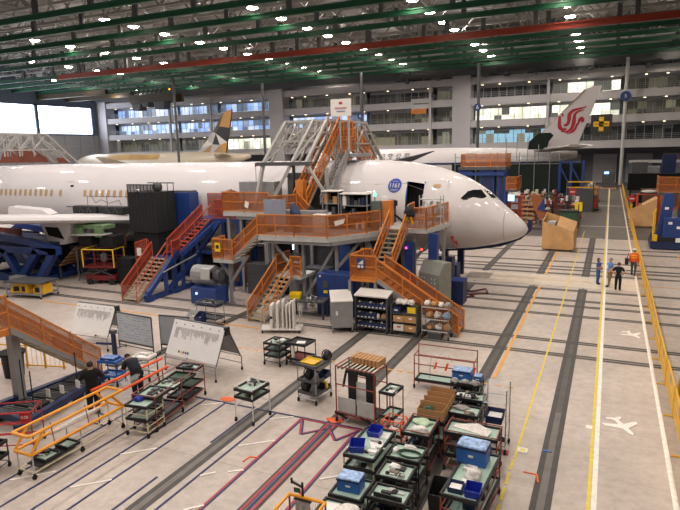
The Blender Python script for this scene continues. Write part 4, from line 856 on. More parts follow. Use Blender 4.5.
lump('plastic_film', 'crumpled pale green film at the back of the red framed cart', 'film', (-4.4, 14.55, 1.08 + LV), (.6, .4, .1), mat('green_film', 'A8C0A0', .3, var=.2, scale=9), 9); lump('wrapped_bundle', 'white bundle in front of the green film', 'bundle', (-4.3, 14.05, 1.08 + LV), (.5, .3, .16), PARCEL, 10)
MB().box(-.2, -.2, 0, .2, .2, .07).build('dark_case', DBLUE).location = (-4.3, 13.95, .5 + LV); tag(bpy.data.objects['dark_case'], 'dark blue flat case on the lower shelf of the red framed cart', 'case')
cart('red framed cart carrying rows of open brown cardboard boxes', (-4.3, 15.75), .86, 1.55, [.4, .93], REDP)
for i in range(4):
    o = T('divider_box', 'open brown cardboard box on the red cart, %s row from the front' % ('first', 'second', 'third', 'fourth')[i], 'box', (-4.3, 15.2 + i * .36, .93 + LV), 0, 'cardboard boxes on the red cart')
    mb = MB(); a, b, h = .38, .165, .34; mb.box(-a, -b, 0, a, b, .015); mb.box(-a, -b, .015, a, -b + .015, h); mb.box(-a, b - .015, .015, a, b, h); mb.box(-a, -b + .015, .015, -a + .015, b - .015, h); mb.box(a - .015, -b + .015, .015, a, b - .015, h); mb.build('box_walls', CARD, o)
    MB().box(-a, b - .02, h, a, b - .005, h + .12).build('flap', CARD, o)
lump('cable_bundle', 'small green and white cable bundle in the front cardboard box', 'cable', (-4.38, 15.2, 1.18), (.3, .2, .14), GREEN, 12)
cart('black slatted cart with blue crate and bagged parts behind the cardboard box cart', (-3.95, 18.3), .95, .85, [.35, .62, .95], BLACK)
crate('small lidded blue crate on top of the black slatted cart', (-4.15, 18.45, .95 + LV), (.62, .45, .34)); crate('smaller blue box beside the lidded crate on the slatted cart', (-3.62, 18.42, .95 + LV), (.26, .3, .2))
for i, (x, s_) in enumerate(((-4.3, 1), (-3.95, 2), (-3.62, 3))): lump('parts_bag', '%s clear grey parts bag in front of the blue crates' % ('left', 'middle', 'right')[i], 'bag', (x, 17.98, .95 + LV), (.3, .22, .16), GWRAP, s_ + 20)
cart('red and black tray cart with small boxes, nearest the slatted cart', (-3.55, 16.95), .92, .62, [.45, .7, 1.0], REDP); parts('mixed small boxes on the tray of the red and black cart', (-3.55, 16.95, 1.0 + LV), .8, .5, 9, 18, .12)
cart('red and black tray cart with a bagged parcel, second behind the wide white sheet', (-3.5, 15.9), .92, .66, [.45, .72, 1.0], REDP); lump('parts_bag', 'long clear bagged parcel on the mint tray', 'bag', (-3.62, 15.98, 1.0 + LV), (.5, .22, .12), GWRAP, 31); parts('yellowish boxes on the lower shelf under the bagged parcel', (-3.5, 15.9, .72 + LV), .7, .5, 10, 10, .12)
cart('wide red framed rack with a rolled white sheet on its mint tray', (-2.98, 14.62), 1.42, .78, [.45, 1.08], REDP, 0, top=1.18, rails=(.18, .8))
o = MB().prism([(-.55, -.02, .0), (.42, -.26, .0), (.5, -.05, .07), (.1, .16, .12), (-.5, .12, .02)], (0, 0, .02)).build('rolled_sheet', PARCEL); o.location = (-2.98, 14.68, 1.08 + LV); tag(o, 'long curled white sheet lying across the wide mint tray', 'sheet')
cart('long red framed cart with large blue crate, white package and two blue bins', (-2.58, 12.62), .86, 2.2, [.4, 1.0], REDP, -.06, rails=(.18, .7))
crate('large lidded blue crate with wrapped lid on the long red cart', (-2.68, 13.25, 1.0 + LV), (.72, .5, .5), -.06)
lump('wrapped_bundle', 'white wrapped package in the middle of the long red cart', 'package', (-2.52, 12.5, 1.0 + LV), (.36, .42, .24), PARCEL, 14); bin_('open blue bin at the near right corner of the long red cart', (-2.38, 11.82, 1.0 + LV), (.36, .36, .24)); bin_('open dark blue bin with papers at the near left corner of the long red cart', (-2.78, 11.85, 1.0 + LV), (.34, .3, .18), DBLUE, fill=PAPER); parts('small white cartons between the package and the blue bins', (-2.6, 12.12, 1.0 + LV), .5, .2, 15, 7, .14, [PAPER, PARCEL])
bin_('black open box sticking out left under the large blue crate', (-3.3, 12.5, .0), (.5, .6, .7), BLACK, cat='box', name='open_box')
wk = T('wire_rack', 'tall chrome wire rack with clear cover and dark blue bin, rightmost of the cluster', 'rack', (-2.6, 15.95, 0))
for x in (-.32, .32):
    for y in (-.3, .4): MB().tube((x, y, .12), (x, y, 1.95), .016).build('upright', CHROME, wk); caster(wk, x, y)
for z in (.25, .85, 1.5):
    mb = MB()
    for k in range(9): mb.tube((-.32 + k * .08, -.3, z), (-.32 + k * .08, .4, z), .006, 4)
    mb.path([(-.32, -.3, z), (.32, -.3, z), (.32, .4, z), (-.32, .4, z), (-.32, -.3, z)], .012, 5); mb.build('wire_shelf', CHROME, wk)
MB().box(-.34, -.32, 1.5, .3, .42, 1.93).build('clear_cover', PLAS, wk)
bin_('deep dark blue bin on the middle shelf of the chrome wire rack', (-2.62, 15.92, .862), (.5, .5, .3), DBLUE, fill=PAPER)
parts('jars and cans on the lower shelf of the chrome wire rack', (-2.6, 16, .262), .5, .5, 17, 8, .2)
# red pipe rack, mint tray and orange clamps
rk = T('pipe_rack', 'open red pipe rack over a long mint tray with a clear bent sheet', 'rack', (-5.0, 19.45, 0))
for x in (-1.08, 1.08):
    for y in (-.28, .28): MB().tube((x, y, .14), (x, y, 1.55 if y > 0 else 1.3), .022).build('upright', REDP, rk); caster(rk, x, y)
for y, z in ((-.28, .95), (-.28, 1.28), (.28, 1.52), (.28, 1.1), (-.28, .3), (.28, .3)): MB().tube((-1.08, y, z), (1.08, y, z), .02).build('rail', REDP, rk)
for x in (-1.08, 1.08):
    for z in (.3, 1.28): MB().tube((x, -.28, z), (x, .28, z), .02).build('rail', REDP, rk)
tray(rk, 2.1, .6, .34)
for x in (-.35, .05, 1.02): MB().prism([(x, -.29, .86), (x + .07, -.29, .86), (x + .15, -.29, 1.12), (x + .08, -.29, 1.12)], (0, -.05, 0)).build('orange_clamp', BRIGHTOR, rk)
o = MB().path([(-.6, 0, .36), (-.52, 0, 1.2), (-.3, 0, 1.35), (.1, 0, 1.3), (.25, 0, 1.1)], .035, 6).build('bent_strip', PLAS); o.location = (-5.0, 19.45, .0); tag(o, 'clear bent plastic strip standing in the red pipe rack', 'strip')
# big red pipe rack with panels and cardboard
rb_ = T('panel_rack', 'tall red pipe rack holding grey panels, topped with green bars and cardboard', 'rack', (-6.85, 16.05, 0), -.12)
for x in (-.7, .7):
    for y in (-.42, .42): MB().tube((x, y, .14), (x, y, 1.92), .024).build('upright', REDP, rb_); caster(rb_, x, y)
for y in (-.42, .42):
    for z in (.25, .35, 1.3, 1.9): MB().tube((-.7, y, z), (.7, y, z), .02).build('rail', REDP, rb_)
for x in (-.7, .7):
    for z in (.25, 1.9): MB().tube((x, -.42, z), (x, .42, z), .02).build('rail', REDP, rb_)
for i in range(9): x = -.62 + i * .155; MB().tube((x, -.42, 1.84), (x, .42, 1.84), .028).build('green_bar', OLIVE, rb_)
MB().box(-.68, -.4, .3, .68, .4, .34).build('shelf', BLACK, rb_)
for x0, x1 in ((-.66, -.02), (.04, .68)): o = MB().box(x0, -.38, .36, x1, -.34, .86).build('grey_panel', LGREY, rb_)
for x in (-.32, .34): MB().box(x - .12, -.1, .36, x + .12, .12, 1.6).build('black_column', BLACK, rb_)
MB().box(-.2, .0, .5, .2, .06, 1.3).build('white_panel', PAPER, rb_); mb = MB(); mb.bar((-.5, -.1, 1.66), (.5, -.1, 1.66), .1); mb.bar((-.5, -.1, 1.66), (-.62, -.1, 1.1), .06); mb.build('arched_bar', BLACK, rb_)
for k in (-.5, .45): MB().bar((k - .25, -.42, .34), (k + .2, -.42, .2), .07).build('black_strap', BLACK, rb_)
for i in range(8):
    o = T('flat_carton', 'folded brown carton on the panel rack, %s from the left' % ('first', 'second', 'third', 'fourth', 'fifth', 'sixth', 'seventh', 'eighth')[i], 'box', (-7.15 + i * .13, 16.35 - i * .02, 1.93), -.12, 'cartons on the panel rack')
    MB().box(-.05, -.26, 0, .05, .26, .2).build('carton_body', CARD, o); MB().box(-.055, -.02, .2, .055, .02, .203).build('tape', WOOD, o)
lump('sample_bundle', 'white bundled parts hanging on the right inside the panel rack', 'bundle', (-6.6, 15.95, .36), (.2, .25, .3), PARCEL, 33)
cart('small red legged side table with a mint top beside the panel rack', (-5.8, 15.95), .5, .75, [.5, 1.28], REDP, -.12); parts('papers and tools on the small side table', (-5.8, 15.95, 1.28 + LV), .36, .5, 19, 5, .06, [PAPER, BLACK])
cart('low bright orange pipe stand in front of the small side table', (-5.35, 15.0), .62, .5, [.4], BRIGHTOR, -.1, top=.85, rails=(.18, .6)); parts('small tins on the low orange pipe stand', (-5.35, 15.0, .4 + LV), .45, .35, 21, 7, .14)
o = MB().tube((0, 0, 0), (0, 0, .3), .05, 8).build('spray_can', BLACK); o.location = (-6.05, 14.98, 0); tag(o, 'small black can standing on the floor by the panel rack', 'can')
# cart with yellow tray and black hoses
yc = cart('grey legged cart with a yellow tray on top and black hose reels below', (-9.05, 17.0), .8, .95, [.35, .8, 1.35], CHROME, -.15, mats=[None, None, None], tm=DGREY)
bin_('yellow tray of parts on top of the grey legged cart', (-9.1, 16.9, 1.35), (.6, .5, .12), YELB, -.15, fill=YEL, cat='tray')
for i, (x, y, z, lb) in enumerate(((-9.25, 16.75, .35, 'lowest'), (-9.15, 16.8, .8, 'middle'), (-8.7, 17.35, 1.35, 'topmost'))):
    o = T('hose_reel', '%s black hose reel on the cart with the yellow tray' % lb, 'hose', (x, y, z)); MB().tube((-.08, 0, .18), (.1, 0, .18), .17, 12).build('reel', BLACK, o)
    mb = MB(); mb.path([(.12 * 1.6 * math.cos(t), -.02, .2 + .2 * math.sin(t)) for t in [k * .5 - .3 for k in range(9)]], .02, 5); mb.build('hose', RUB, o)
bin_('navy cloth bag on the right of the hose reel cart', (-8.75, 17.2, .8), (.3, .4, .2), DBLUE, cat='bag', name='tool_bag'); parts('black hoses and fittings heaped on the lower shelf of the reel cart', (-8.8, 17.2, .35), .4, .5, 23, 9, .3, [BLACK, RUB, YELB])
# black twin trays
cart('black cart with a mint tray and small tools, left of the paired black carts', (-12.1, 19.55), .8, .85, [.4, .66, .92], BLACK, -.05); parts('small tools and white cup on the black cart by the panel trolley', (-12.1, 19.5, .92 + LV), .6, .6, 25, 10, .1); lump('paper_bundle', 'white crumpled cloth on the black cart by the panel trolley', 'cloth', (-11.9, 19.7, .92 + LV), (.24, .2, .1), PAPER, 26)
cart('dark cart with white papers and a white post, right of the paired black carts', (-11.15, 19.85), .95, .85, [.28, .92], NAVY, -.08, mats=[REDP, BLACK]); sheet('white papers on the dark cart right of the pair', (-11.1, 19.8, .92 + LV), .36, .3, .3)
o = MB().box(-.05, -.05, 0, .05, .05, .6).build('white_post', WHITE); o.location = (-11.35, 19.55, .28 + LV); tag(o, 'white square post standing on the red lower shelf', 'post')
# trolley with upright panels
pt = T('panel_trolley', 'low white trolley with upright white panels near the orange stair foot', 'trolley', (-14.1, 23.3, 0), .35)
MB().box(-1.0, -.4, .16, 1.0, .4, .22).build('platform', WHITE, pt)
for x in (-.9, .9):
    for y in (-.35, .35): caster(pt, x, y, .07)
    MB().path([(x * 1.05, -.36, .2), (x * 1.05, -.36, 1.2), (x * 1.05, .36, 1.2), (x * 1.05, .36, .2)], .025).build('end_hoop', LGREY, pt)
for i, x in enumerate((-.45, -.15, .12, .3, .46, .62)):
    o = T('upright_sheet', 'upright white panel on the low trolley, %s from the left' % ('first', 'second', 'third', 'fourth', 'fifth', 'sixth')[i], 'panel', (-14.1 + x * .94, 23.3 + x * .34, .22), .35, 'upright panels on the trolley')
    MB().box(-.06 if i < 2 else -.03, -.34, 0, .06 if i < 2 else .03, .34, 1.15 + .1 * (i % 3)).build('sheet', WHITE, o)
    if i == 0: MB().box(-.065, -.35, .5, .065, -.34, .62).build('black_strap', BLACK, o)
cart('small grey cart holding a dark tray, in front of the grey motor', (-18.2, 23.1), 1.3, .7, [.35, 1.12], GREY, -.1, mats=[None, None], tm=DGREY); parts('dark metal fittings on the small grey cart', (-18.2, 23.1, 1.12), 1.0, .5, 27, 14, .14, [DGREY, GREY, BLACK])
bin_('white and blue waste bin with a bag at the foot of the small grey cart', (-18.85, 22.5, 0), (.55, .5, .75), LGREY, fill=PAPER, cat='bin', name='waste_bin'); bin_('navy waste bin beside the white one at the small grey cart', (-18.35, 22.45, 0), (.42, .45, .75), DBLUE, fill=PAPER, cat='bin', name='waste_bin')
cart('slim white legged cart with two mint trays standing across the floor groove', (-10.25, 14.88), .76, .92, [.85, 1.1], WHITE, -.1, top=1.22, rails=(.55,)); parts('small tools in the black tray of the slim white legged cart', (-10.35, 15.05, 1.1 + LV), .5, .4, 29, 8, .14); 
# easels
def easel(label, loc, w_, rz, h=1.9, colored=False):
    e = T('flip_chart', label, 'whiteboard', (loc[0], loc[1], 0), rz); a = w_ / 2
    for x in (-a, a):
        for y in (-.75, .75): MB().tube((x, y, .1), (x, y, .62), .025).build('leg', GREY, e); caster(e, x, y, .05)
        MB().path([(x, -.7, .62), (x, 0, h), (x, .7, .62)], .025).build('side_frame', DGREY, e)
    for y in (-.75, .75): MB().tube((-a, y, .6), (a, y, .6), .022).build('rail', GREY, e); MB().tube((-a, y, .3), (a, y, .3), .018).build('rail', GREY, e)
    MB().box(-a - .03, -.05, h - .03, a + .03, .05, h + .03).build('top_bar', DGREY, e); MB().box(a - .04, -.12, h - .3, a + .06, .12, h + .02).build('black_clip', BLACK, e)
    for s_ in (-1, 1):
        o = MB().prism([(-a, s_ * .06, h), (a, s_ * .06, h), (a, s_ * .68, .69), (-a, s_ * .68, .69)], (0, s_ * .02, .01)).build('paper_pad' if s_ < 0 else 'back_board', PAPER if s_ < 0 else GREY, e)
        if s_ < 0:
            r = random.Random(int(loc[0] * 10)); mb = MB(); M2 = mat('pencil_grey', 'B2B0AE', .9, var=.2); pp = lambda u, v: Vector((-a + w_ * u, -.06 - .62 * v - .032, h - (h - .69) * v + .014))
            for i in range(34):
                u = .08 + .86 * i / 34; v0 = .2; v1 = .2 + r.uniform(.08, .34); mb.add([pp(u, v0), pp(u + .013, v0), pp(u + .013, v1), pp(u, v1)], [(0, 1, 2, 3)])
            mb.build('faint_writing', M2, o)
            mb = MB()
            for i in range(6): u = .05 + .17 * i; mb.add([pp(u, .09), pp(u + .02, .09), pp(u + .02, .12), pp(u, .12)], [(0, 1, 2, 3)])
            mb.build('magnet', BLACK, o)
            if colored:
                for i, m in enumerate((GREEN, YELB, RED, CRATEB, BLACK)): MB().add([pp(.24 + i * .045, .84), pp(.27 + i * .045, .84), pp(.27 + i * .045, .9), pp(.24 + i * .045, .9)], [(0, 1, 2, 3)]).build('color_tab', m, o)
    return e
easel('double sided flip chart with faint grey columns, leftmost of the boards', (-21.1, 18.65), 2.3, .02); easel('double sided flip chart with coloured tabs at its bottom edge, rightmost of the boards', (-14.5, 17.75), 2.75, -.12, 1.98, True)
def wboard(label, loc, w_, rz, bm=BOARD, h=1.75, ink=True):
    e = T('whiteboard', label, 'whiteboard', (loc[0], loc[1], 0), rz); a = w_ / 2
    for x in (-a, a):
        MB().tube((x, 0, .1), (x, 0, h), .03).build('upright', DGREY, e); MB().tube((x, -.35, .1), (x, .35, .1), .025).build('foot', DGREY, e)
        for y in (-.33, .33): caster(e, x, y, .04)
    MB().box(-a, -.02, .45, a, .02, h).build('board', bm, e); mb = MB(); mb.box(-a, -.035, h - .03, a, .035, h + .02); mb.box(-a, -.06, .4, a, .035, .46); mb.build('frame', DGREY, e); MB().tube((-a, 0, .25), (a, 0, .25), .02).build('crossbar', DGREY, e)
    if ink:
        r = random.Random(3); mb = MB()
        for k in range(9):
            z = h - .15 - k * .12; x = -a + .12
            while x < a - .3:
                l_ = r.uniform(.08, .3)
                if r.random() < .6: mb.box(x, -.026, z, x + l_, -.021, z + .03)
                x += l_ + .08
        mb.build('faint_writing', mat('blue_ink', '8A98B4', .8, var=.1), e)
wboard('bluish whiteboard with handwriting, between the two flip charts', (-18.6, 18.3), 2.15, -.08); wboard('blank grey whiteboard partly behind the right flip chart', (-16.75, 18.75), 1.5, .1, mat('grey_board', '9EA2A8', .4, var=.03), 1.75, False)
# yellow tube cart
yt = T('tube_cart', 'long amber tube frame cart over mint trays at the lower left', 'cart', (-14.08, 11.1, 0))
for x in (-.3, .3):
    for y in (-1.6, 0, 1.6): MB().tube((x, y, .14), (x, y, .75), .02).build('leg', LGREY, yt); caster(yt, x, y, .07)
    MB().tube((x, -1.65, .2), (x, 1.65, .2), .018).build('base_rail', CREAM, yt)
for y in (-1.6, 1.6): MB().tube((-.3, y, .2), (.3, y, .2), .018).build('base_rail', CREAM, yt)
AMB = YELP
for x in (-.33, .33):
    MB().tube((x, -1.65, 1.28), (x, 1.65, 1.28), .045, 8).build('top_tube', AMB, yt); MB().tube((x, -1.65, .75), (x, 1.65, .75), .045, 8).build('lower_tube', AMB, yt)
    MB().tube((x, -1.65, .75), (x, -1.2, 1.28), .04, 8).build('diagonal_tube', AMB, yt); MB().tube((x, 1.65, .75), (x, 1.2, 1.28), .04, 8).build('diagonal_tube', AMB, yt)
for y in (-1.65, 1.65):
    for z in (.75, 1.28): MB().tube((-.33, y, z), (.33, y, z), .045, 8).build('end_tube', AMB, yt)
for y in (-.9, .3): MB().tube((.33, y, .75), (.1, y + .1, 1.28), .015).build('thin_strut', REDP, yt)
MB().box(-.25, -1.4, .24, .27, -.2, .27).build('shelf_board', BLACK, yt); tray(yt, .55, .55, .3, x=0, y=-.95); tray(yt, .55, .45, .3, x=0, y=-.25)
o = lump('wrapped_tube', 'long white wrapped tube lying inside the amber frame cart', 'tube', (-14.15, 11.3, .8), (.16, 1.9, .14), PARCEL, 41, rough=.08); parts('grey fittings on the first mint tray of the amber frame cart', (-14.2, 10.2, .3 + LV), .4, .4, 43, 7, .1, [GREY, MIX, BLACK])
# long red rack with mint trays
lr = T('tray_rack', 'long red pipe rack of slanted mint trays beside the blue floor lines', 'rack', (-13.15, 14.3, 0), .12)
for x in (-.42, .42):
    for y in (-1.45, 0, 1.45): MB().tube((x, y, .12), (x, y, 1.18), .02).build('upright', REDP, lr); caster(lr, x, y)
    for z in (.25, .6, 1.18): MB().tube((x, -1.45, z), (x, 1.45, z), .018).build('rail', REDP, lr)
for y in (-1.45, 1.45):
    for z in (.25, 1.18): MB().tube((-.42, y, z), (.42, y, z), .018).build('rail', REDP, lr)
for y, z, d in ((-.95, 1.05, .85), (-.05, .98, .7), (.65, .98, .6), (1.2, 1.12, .45), (1.0, .6, .8), (-.6, .3, 1.4), (.8, .3, 1.0)): tray(lr, .82, d, z, y=y, mm=MINT if y in (-.95, -.05, 1.2) else (GREEN if z > .5 else DGREY))
parts('black and white parts scattered over the slanted mint trays', (-13.2, 14.3, .98 + LV), .6, .5, 45, 8, .08); parts('dark bundles on the lowest shelf of the long red rack', (-13.1, 13.6, .3 + LV), .6, .8, 47, 9, .16, [BLACK, DBLUE, DGREY])
cart('small cream pipe cart with a blue cloth on its mint tray', (-12.95, 12.85), .82, .85, [.55, .98], CREAM, .1, rails=(.18, .36, .75)); lump('cloth', 'crumpled blue cloth on the small cream pipe cart', 'cloth', (-13.15, 12.85, .98 + LV), (.32, .3, .16), BINB, 49)
for i, (p, q, lb) in enumerate((((-15.3, 12.9, .95), (-15.1, 16.1, 1.0), 'far'), ((-14.7, 12.3, .75), (-14.4, 15.6, .95), 'near'))):
    o = T('orange_pole', '%s one of two long bright orange poles behind the red tray rack' % lb, 'pole', p, 0, 'bright orange poles'); MB().tube((0, 0, 0), Vector(q) - Vector(p), .05, 8).build('pole', BRIGHTOR, o)
    for t in (.08, .92): c = (Vector(q) - Vector(p)) * t; mb = MB(); mb.tube((c.x, c.y, c.z - .05), (c.x, c.y, -p[2]), .02); mb.tube((c.x - .25, c.y, -p[2] + .02), (c.x + .25, c.y, -p[2] + .02), .02); mb.build('stand_leg', DGREY, o)
lump('plastic_film', 'clear crumpled film between the orange poles', 'film', (-14.75, 14.1, .9), (.3, .9, .15), PLAS, 51)
# left edge: red rack with sign, small dark cart
rr = T('pipe_rack', 'red pipe rack with a small red and white sign at the left edge', 'rack', (-16.0, 10.5, 0), .55)
for x in (-.9, .75): 
    for y in (-.4, .4): MB().tube((x, y, .12), (x, y, 1.25), .02).build('upright', REDP, rr); caster(rr, x, y)
for y in (-.4, .4):
    for z in (.25, .6, .92, 1.25): MB().tube((-.9, y, z), (.75, y, z), .018).build('rail', RED, rr)
for x in (-.9, .75):
    for z in (.25, 1.25): MB().tube((x, -.4, z), (x, .4, z), .018).build('rail', RED, rr)
so = MB().box(.46, -.46, .98, .76, -.43, 1.28).build('sign', RED, rr); text_part('K08', .13, WHITE, so, (.61, -.468, 1.13))
cart('small dark frame cart with a black coil, at the left edge', (-15.25, 9.3), .6, .7, [.4, .78], DGREY, .3, mats=[None, None])
o = T('hose_coil', 'thick black coil on the small dark frame cart', 'hose', (-15.3, 9.35, .78)); mb = MB()
for k in range(3): mb.path([(.2 * math.cos(t), .2 * math.sin(t), .05 + .07 * k) for t in [i * .45 for i in range(15)]], .045, 6)
mb.build('coil', BLACK, o)
# near left stair and its surroundings
ls = T('boarding_stair', 'orange railed grey stair on a square post at the left edge', 'stairs', (-18.5, 13, 0))
flight(ls, (-18.4, 15.7, .15), (-18.5, 12.2, 3.0), 1.0, st=GREY); deck(ls, [(-22.5, 10.6), (-18, 10.6), (-18, 12.2), (-22.5, 12.2)], 3.0, .2, ORANGE); rail(ls, [(-18.0, 12.2, 3.0), (-18.0, 10.6, 3.0)], 1.15); rail(ls, [(-22.5, 12.2, 3.0), (-19.0, 12.2, 3.0)], 1.15)
MB().box(-18.65, 12.45, 0, -18.35, 12.75, 2.7).build('square_post', GREY, ls, True); MB().box(-18.8, 12.3, 0, -18.2, 12.9, .05).build('base_plate', DGREY, ls, True); MB().box(-22.2, 10.8, 0, -21.9, 11.1, 2.8).build('square_post', GREY, ls, True)
for p, q in (((-18.75, 10.5, .32), (-18.1, 15.6, .32)), ((-16.4, 10.9, .32), (-17.2, 15.2, .32)), ((-18.2, 15.3, .32), (-17.1, 15.2, .32)), ((-18.6, 11.5, .32), (-16.5, 11.4, .32))): brace(ls, p, q, .22, DBLUE, 'blue_base_beam')
for i, y in enumerate((11.6, 12.3, 13.0, 13.7, 14.4)):
    o = T('slat_shelf', 'low dark slatted shelf between the blue base beams, %s from the front' % ('first', 'second', 'third', 'fourth', 'fifth')[i], 'shelf', (-17.5, y, 0), .1, 'slatted shelves by the left stair'); mb = MB(); [mb.bar((-.55, k * .12 - .25, .42), (.55, k * .12 - .25, .42), .05) for k in range(5)]; mb.build('slat_top', DGREY, o)
    for x in (-.5, .5): MB().box(x - .03, -.25, 0, x + .03, .25, .42).build('end_leg', BLACK, o)
for i, (px, py, h) in enumerate(((26, 412, 1.9), (35, 416, 1.6), (79, 396, 1.7), (118, 375, 1.7))):
    p = F(px, py); o = T('slim_post', 'slim black post near the left stair, %s from the left' % ('first', 'second', 'third', 'fourth')[i], 'post', p, 0, 'slim black posts'); MB().tube((0, 0, 0), (0, 0, h), .022).build('shaft', BLACK, o); MB().lathe([(.14, 0), (.14, .02), (.03, .04)], (0, 0, 0), 10).build('foot', BLACK, o)
for i, (x, y) in enumerate(((-17.1, 13.2), (-16.95, 13.75), (-17.3, 12.8))):
    o = MB().box(-.1, -.012, 0, .1, .012, .3).build('hanging_tag', PAPER); o.location = (x, y, .44); tag(o, 'white tag card on the slatted shelves, %s' % ('middle one', 'farthest one', 'nearest one')[i], 'card', 'tag cards')
tc_ = T('trash_can', 'large black trash can behind the square post at the left edge', 'bin', (-21.3, 14.4, 0)); MB().lathe([(.36, 0), (.42, .9), (.48, .92), (.48, 1.0), (.42, 1.0), (.38, .5), (.1, .4)], (0, 0, 0), 16).build('drum', BLACK, tc_, smooth=True); MB().lathe([(.5, .98), (.5, 1.04), (.3, 1.02)], (0, 0, 0), 16).build('bag_rim', BLKM, tc_)
yf = T('barrier_fence', 'thin yellow railing behind the black trash can at the left edge', 'fence', (-21.5, 15.3, 0), .25)
for k in range(5): MB().box(-1.9 + k * .85, -.03, 0, -1.84 + k * .85, .03, 1.0).build('post', YEL, yf)
for z in (.1, .95): MB().bar((-1.9, 0, z), (1.6, 0, z), .05).build('rail', YEL, yf)
mb = MB(); [mb.bar((-1.8 + k * .21, 0, .1), (-1.8 + k * .21, 0, .95), .015) for k in range(16)]; mb.build('wire_infill', YEL, yf)
tb = cart('blue topped work table between the two people at the left', (-16.9, 15.3), .8, .6, [.4, .95], BLUE, .2, mats=[None, None], tm=CRATEB); crate('flat blue box on the work table by the people', (-16.95, 15.3, .95), (.6, .42, .14), .2, CRATEB)
cart('white topped work cart to the right of the bending person', (-16.1, 16.2), .75, .6, [.5, .9], DGREY, .15, tm=WHITE, mats=[None, None]); parts('papers and small boxes on the white topped cart', (-16.1, 16.2, .9), .5, .4, 53, 6, .12, [PAPER, WHITE])
o = T('instrument_stand', 'blue instrument stand with cross bar in front of the left flip chart', 'stand', (-18.4, 16.9, 0)); MB().box(-.07, -.07, 0, .07, .07, 1.35).build('column', DBLUE, o); MB().bar((-.9, -.1, .85), (.1, 0, .9), .08).build('cross_bar', DBLUE, o); MB().box(-.3, -.3, 0, .3, .3, .06).build('base', DGREY, o); MB().cb(.0, 0, 1.42, .26, .2, .14).build('head', DGREY, o)
# yellow step platform
ys_ = T('work_table', 'low grey table with yellow equipment under it, below the wing', 'table', (-32.6, 24.0, 0), .15); MB().box(-1.5, -.8, .95, 1.3, .8, 1.02).build('table_top', DGREY, ys_)
for x in (-1.4, 1.2):
    for y in (-.7, .7): MB().bar((x, y, .1), (x, y, .95), .08).build('leg', GREY, ys_); caster(ys_, x, y, .07)
MB().box(-1.4, -.75, .22, 1.2, .75, .26).build('lower_shelf', GREY, ys_)
for i, (x, a) in enumerate(((-1.0, .35), (-.2, -.3), (.75, 0))):
    o = T('yellow_unit', 'yellow equipment unit under the low grey table, %s' % ('leftmost', 'middle one', 'rightmost')[i], 'equipment', (-32.6 + x, 23.95 + x * .15, .26), .15 + a, 'yellow units under the table'); MB().prism([(-.36, -.4, 0), (.4, -.4, 0), (.4, -.4, .6), (-.1, -.4, .6), (-.36, -.4, .25)], (0, .8, 0)).build('housing', YEL, o); MB().box(-.2, -.42, .1, .15, -.4, .4).build('panel', BLACK, o)
# red scissor lift
sl = T('scissor_lift', 'dark red scissor lift with yellow guard rails under the wing', 'lift', (-31.0, 28.3, 0), .25)
MB().box(-1.1, -.55, .3, 1.1, .55, .62).build('chassis', mat('lift_red', '6E2224', .5), sl); MB().box(-1.15, -.65, 1.15, 1.15, .65, 1.3).build('platform', MATS['lift_red'], sl)
for x in (-.8, .8):
    for y in (-.58, .58): MB().tube((x, y - .06, .22), (x, y + .06, .22), .22, 12).build('wheel', RUB, sl)
for y in (-.4, .4):
    for s_ in (-1, 1): MB().bar((-.8 * s_, y, .62), (.8 * s_, y, 1.15), .1).build('scissor_arm', DGREY, sl)
mb = MB()
for x in (-1.1, -.3, .4, 1.1):
    for y in (-.62, .62): mb.bar((x, y, 1.3), (x, y, 2.35), .06)
for z in (1.8, 2.35):
    for y in (-.62, .62): mb.bar((-1.1, y, z), (1.1, y, z), .05)
mb.build('red_guard_rail', MATS['lift_red'], sl)
for x in (-1.14, 1.14): MB().path([(x, -.66, 1.2), (x, -.66, 2.42), (x, .66, 2.42), (x, .66, 1.2)], .04).build('yellow_hoop', YELB, sl)
MB().path([(-1.14, -.66, 2.42), (1.14, -.66, 2.42)], .035).build('yellow_top_rail', YELB, sl); MB().cb(.4, -.55, 1.9, .4, .2, .5).build('control_box', DGREY, sl)
# yellow tube rack at the bottom edge
ybr = T('tube_rack', 'yellow tube rack with a printed sheet and black clamp arm at the bottom edge', 'rack', (-5.3, 9.1, 0))
for x in (-.42, .42):
    for y in (-.36, .36): MB().tube((x, y, .12), (x, y, 1.62), .022).build('upright', REDP, ybr); caster(ybr, x, y)
    MB().tube((x, -.36, 1.62), (x, .36, 1.62), .035, 8).build('yellow_tube', YELP, ybr); MB().tube((x, -.36, .4), (x, .36, .4), .02).build('rail', REDP, ybr)
for y in (-.36, .36): MB().tube((-.42, y, 1.62), (.42, y, 1.62), .035, 8).build('yellow_tube', YELP, ybr); MB().tube((-.42, y, .4), (.42, y, .4), .02).build('rail', REDP, ybr)
MB().box(-.25, .3, 1.15, .1, .31, 1.58).build('printed_sheet', GWRAP, ybr); MB().box(-.28, .29, 1.57, .12, .33, 1.6).build('clip_bar', BLACK, ybr)
mb = MB(); mb.bar((-.1, .36, 1.6), (-.1, .36, 1.95), .04); mb.bar((-.1, .36, 1.85), (-.35, .36, 1.92), .04); mb.bar((-.35, .36, 1.88), (-.35, .36, 2.0), .04); mb.build('clamp_arm', BLACK, ybr); MB().box(-.3, .35, 1.7, -.15, .37, 1.8).build('green_tag', GREEN, ybr)
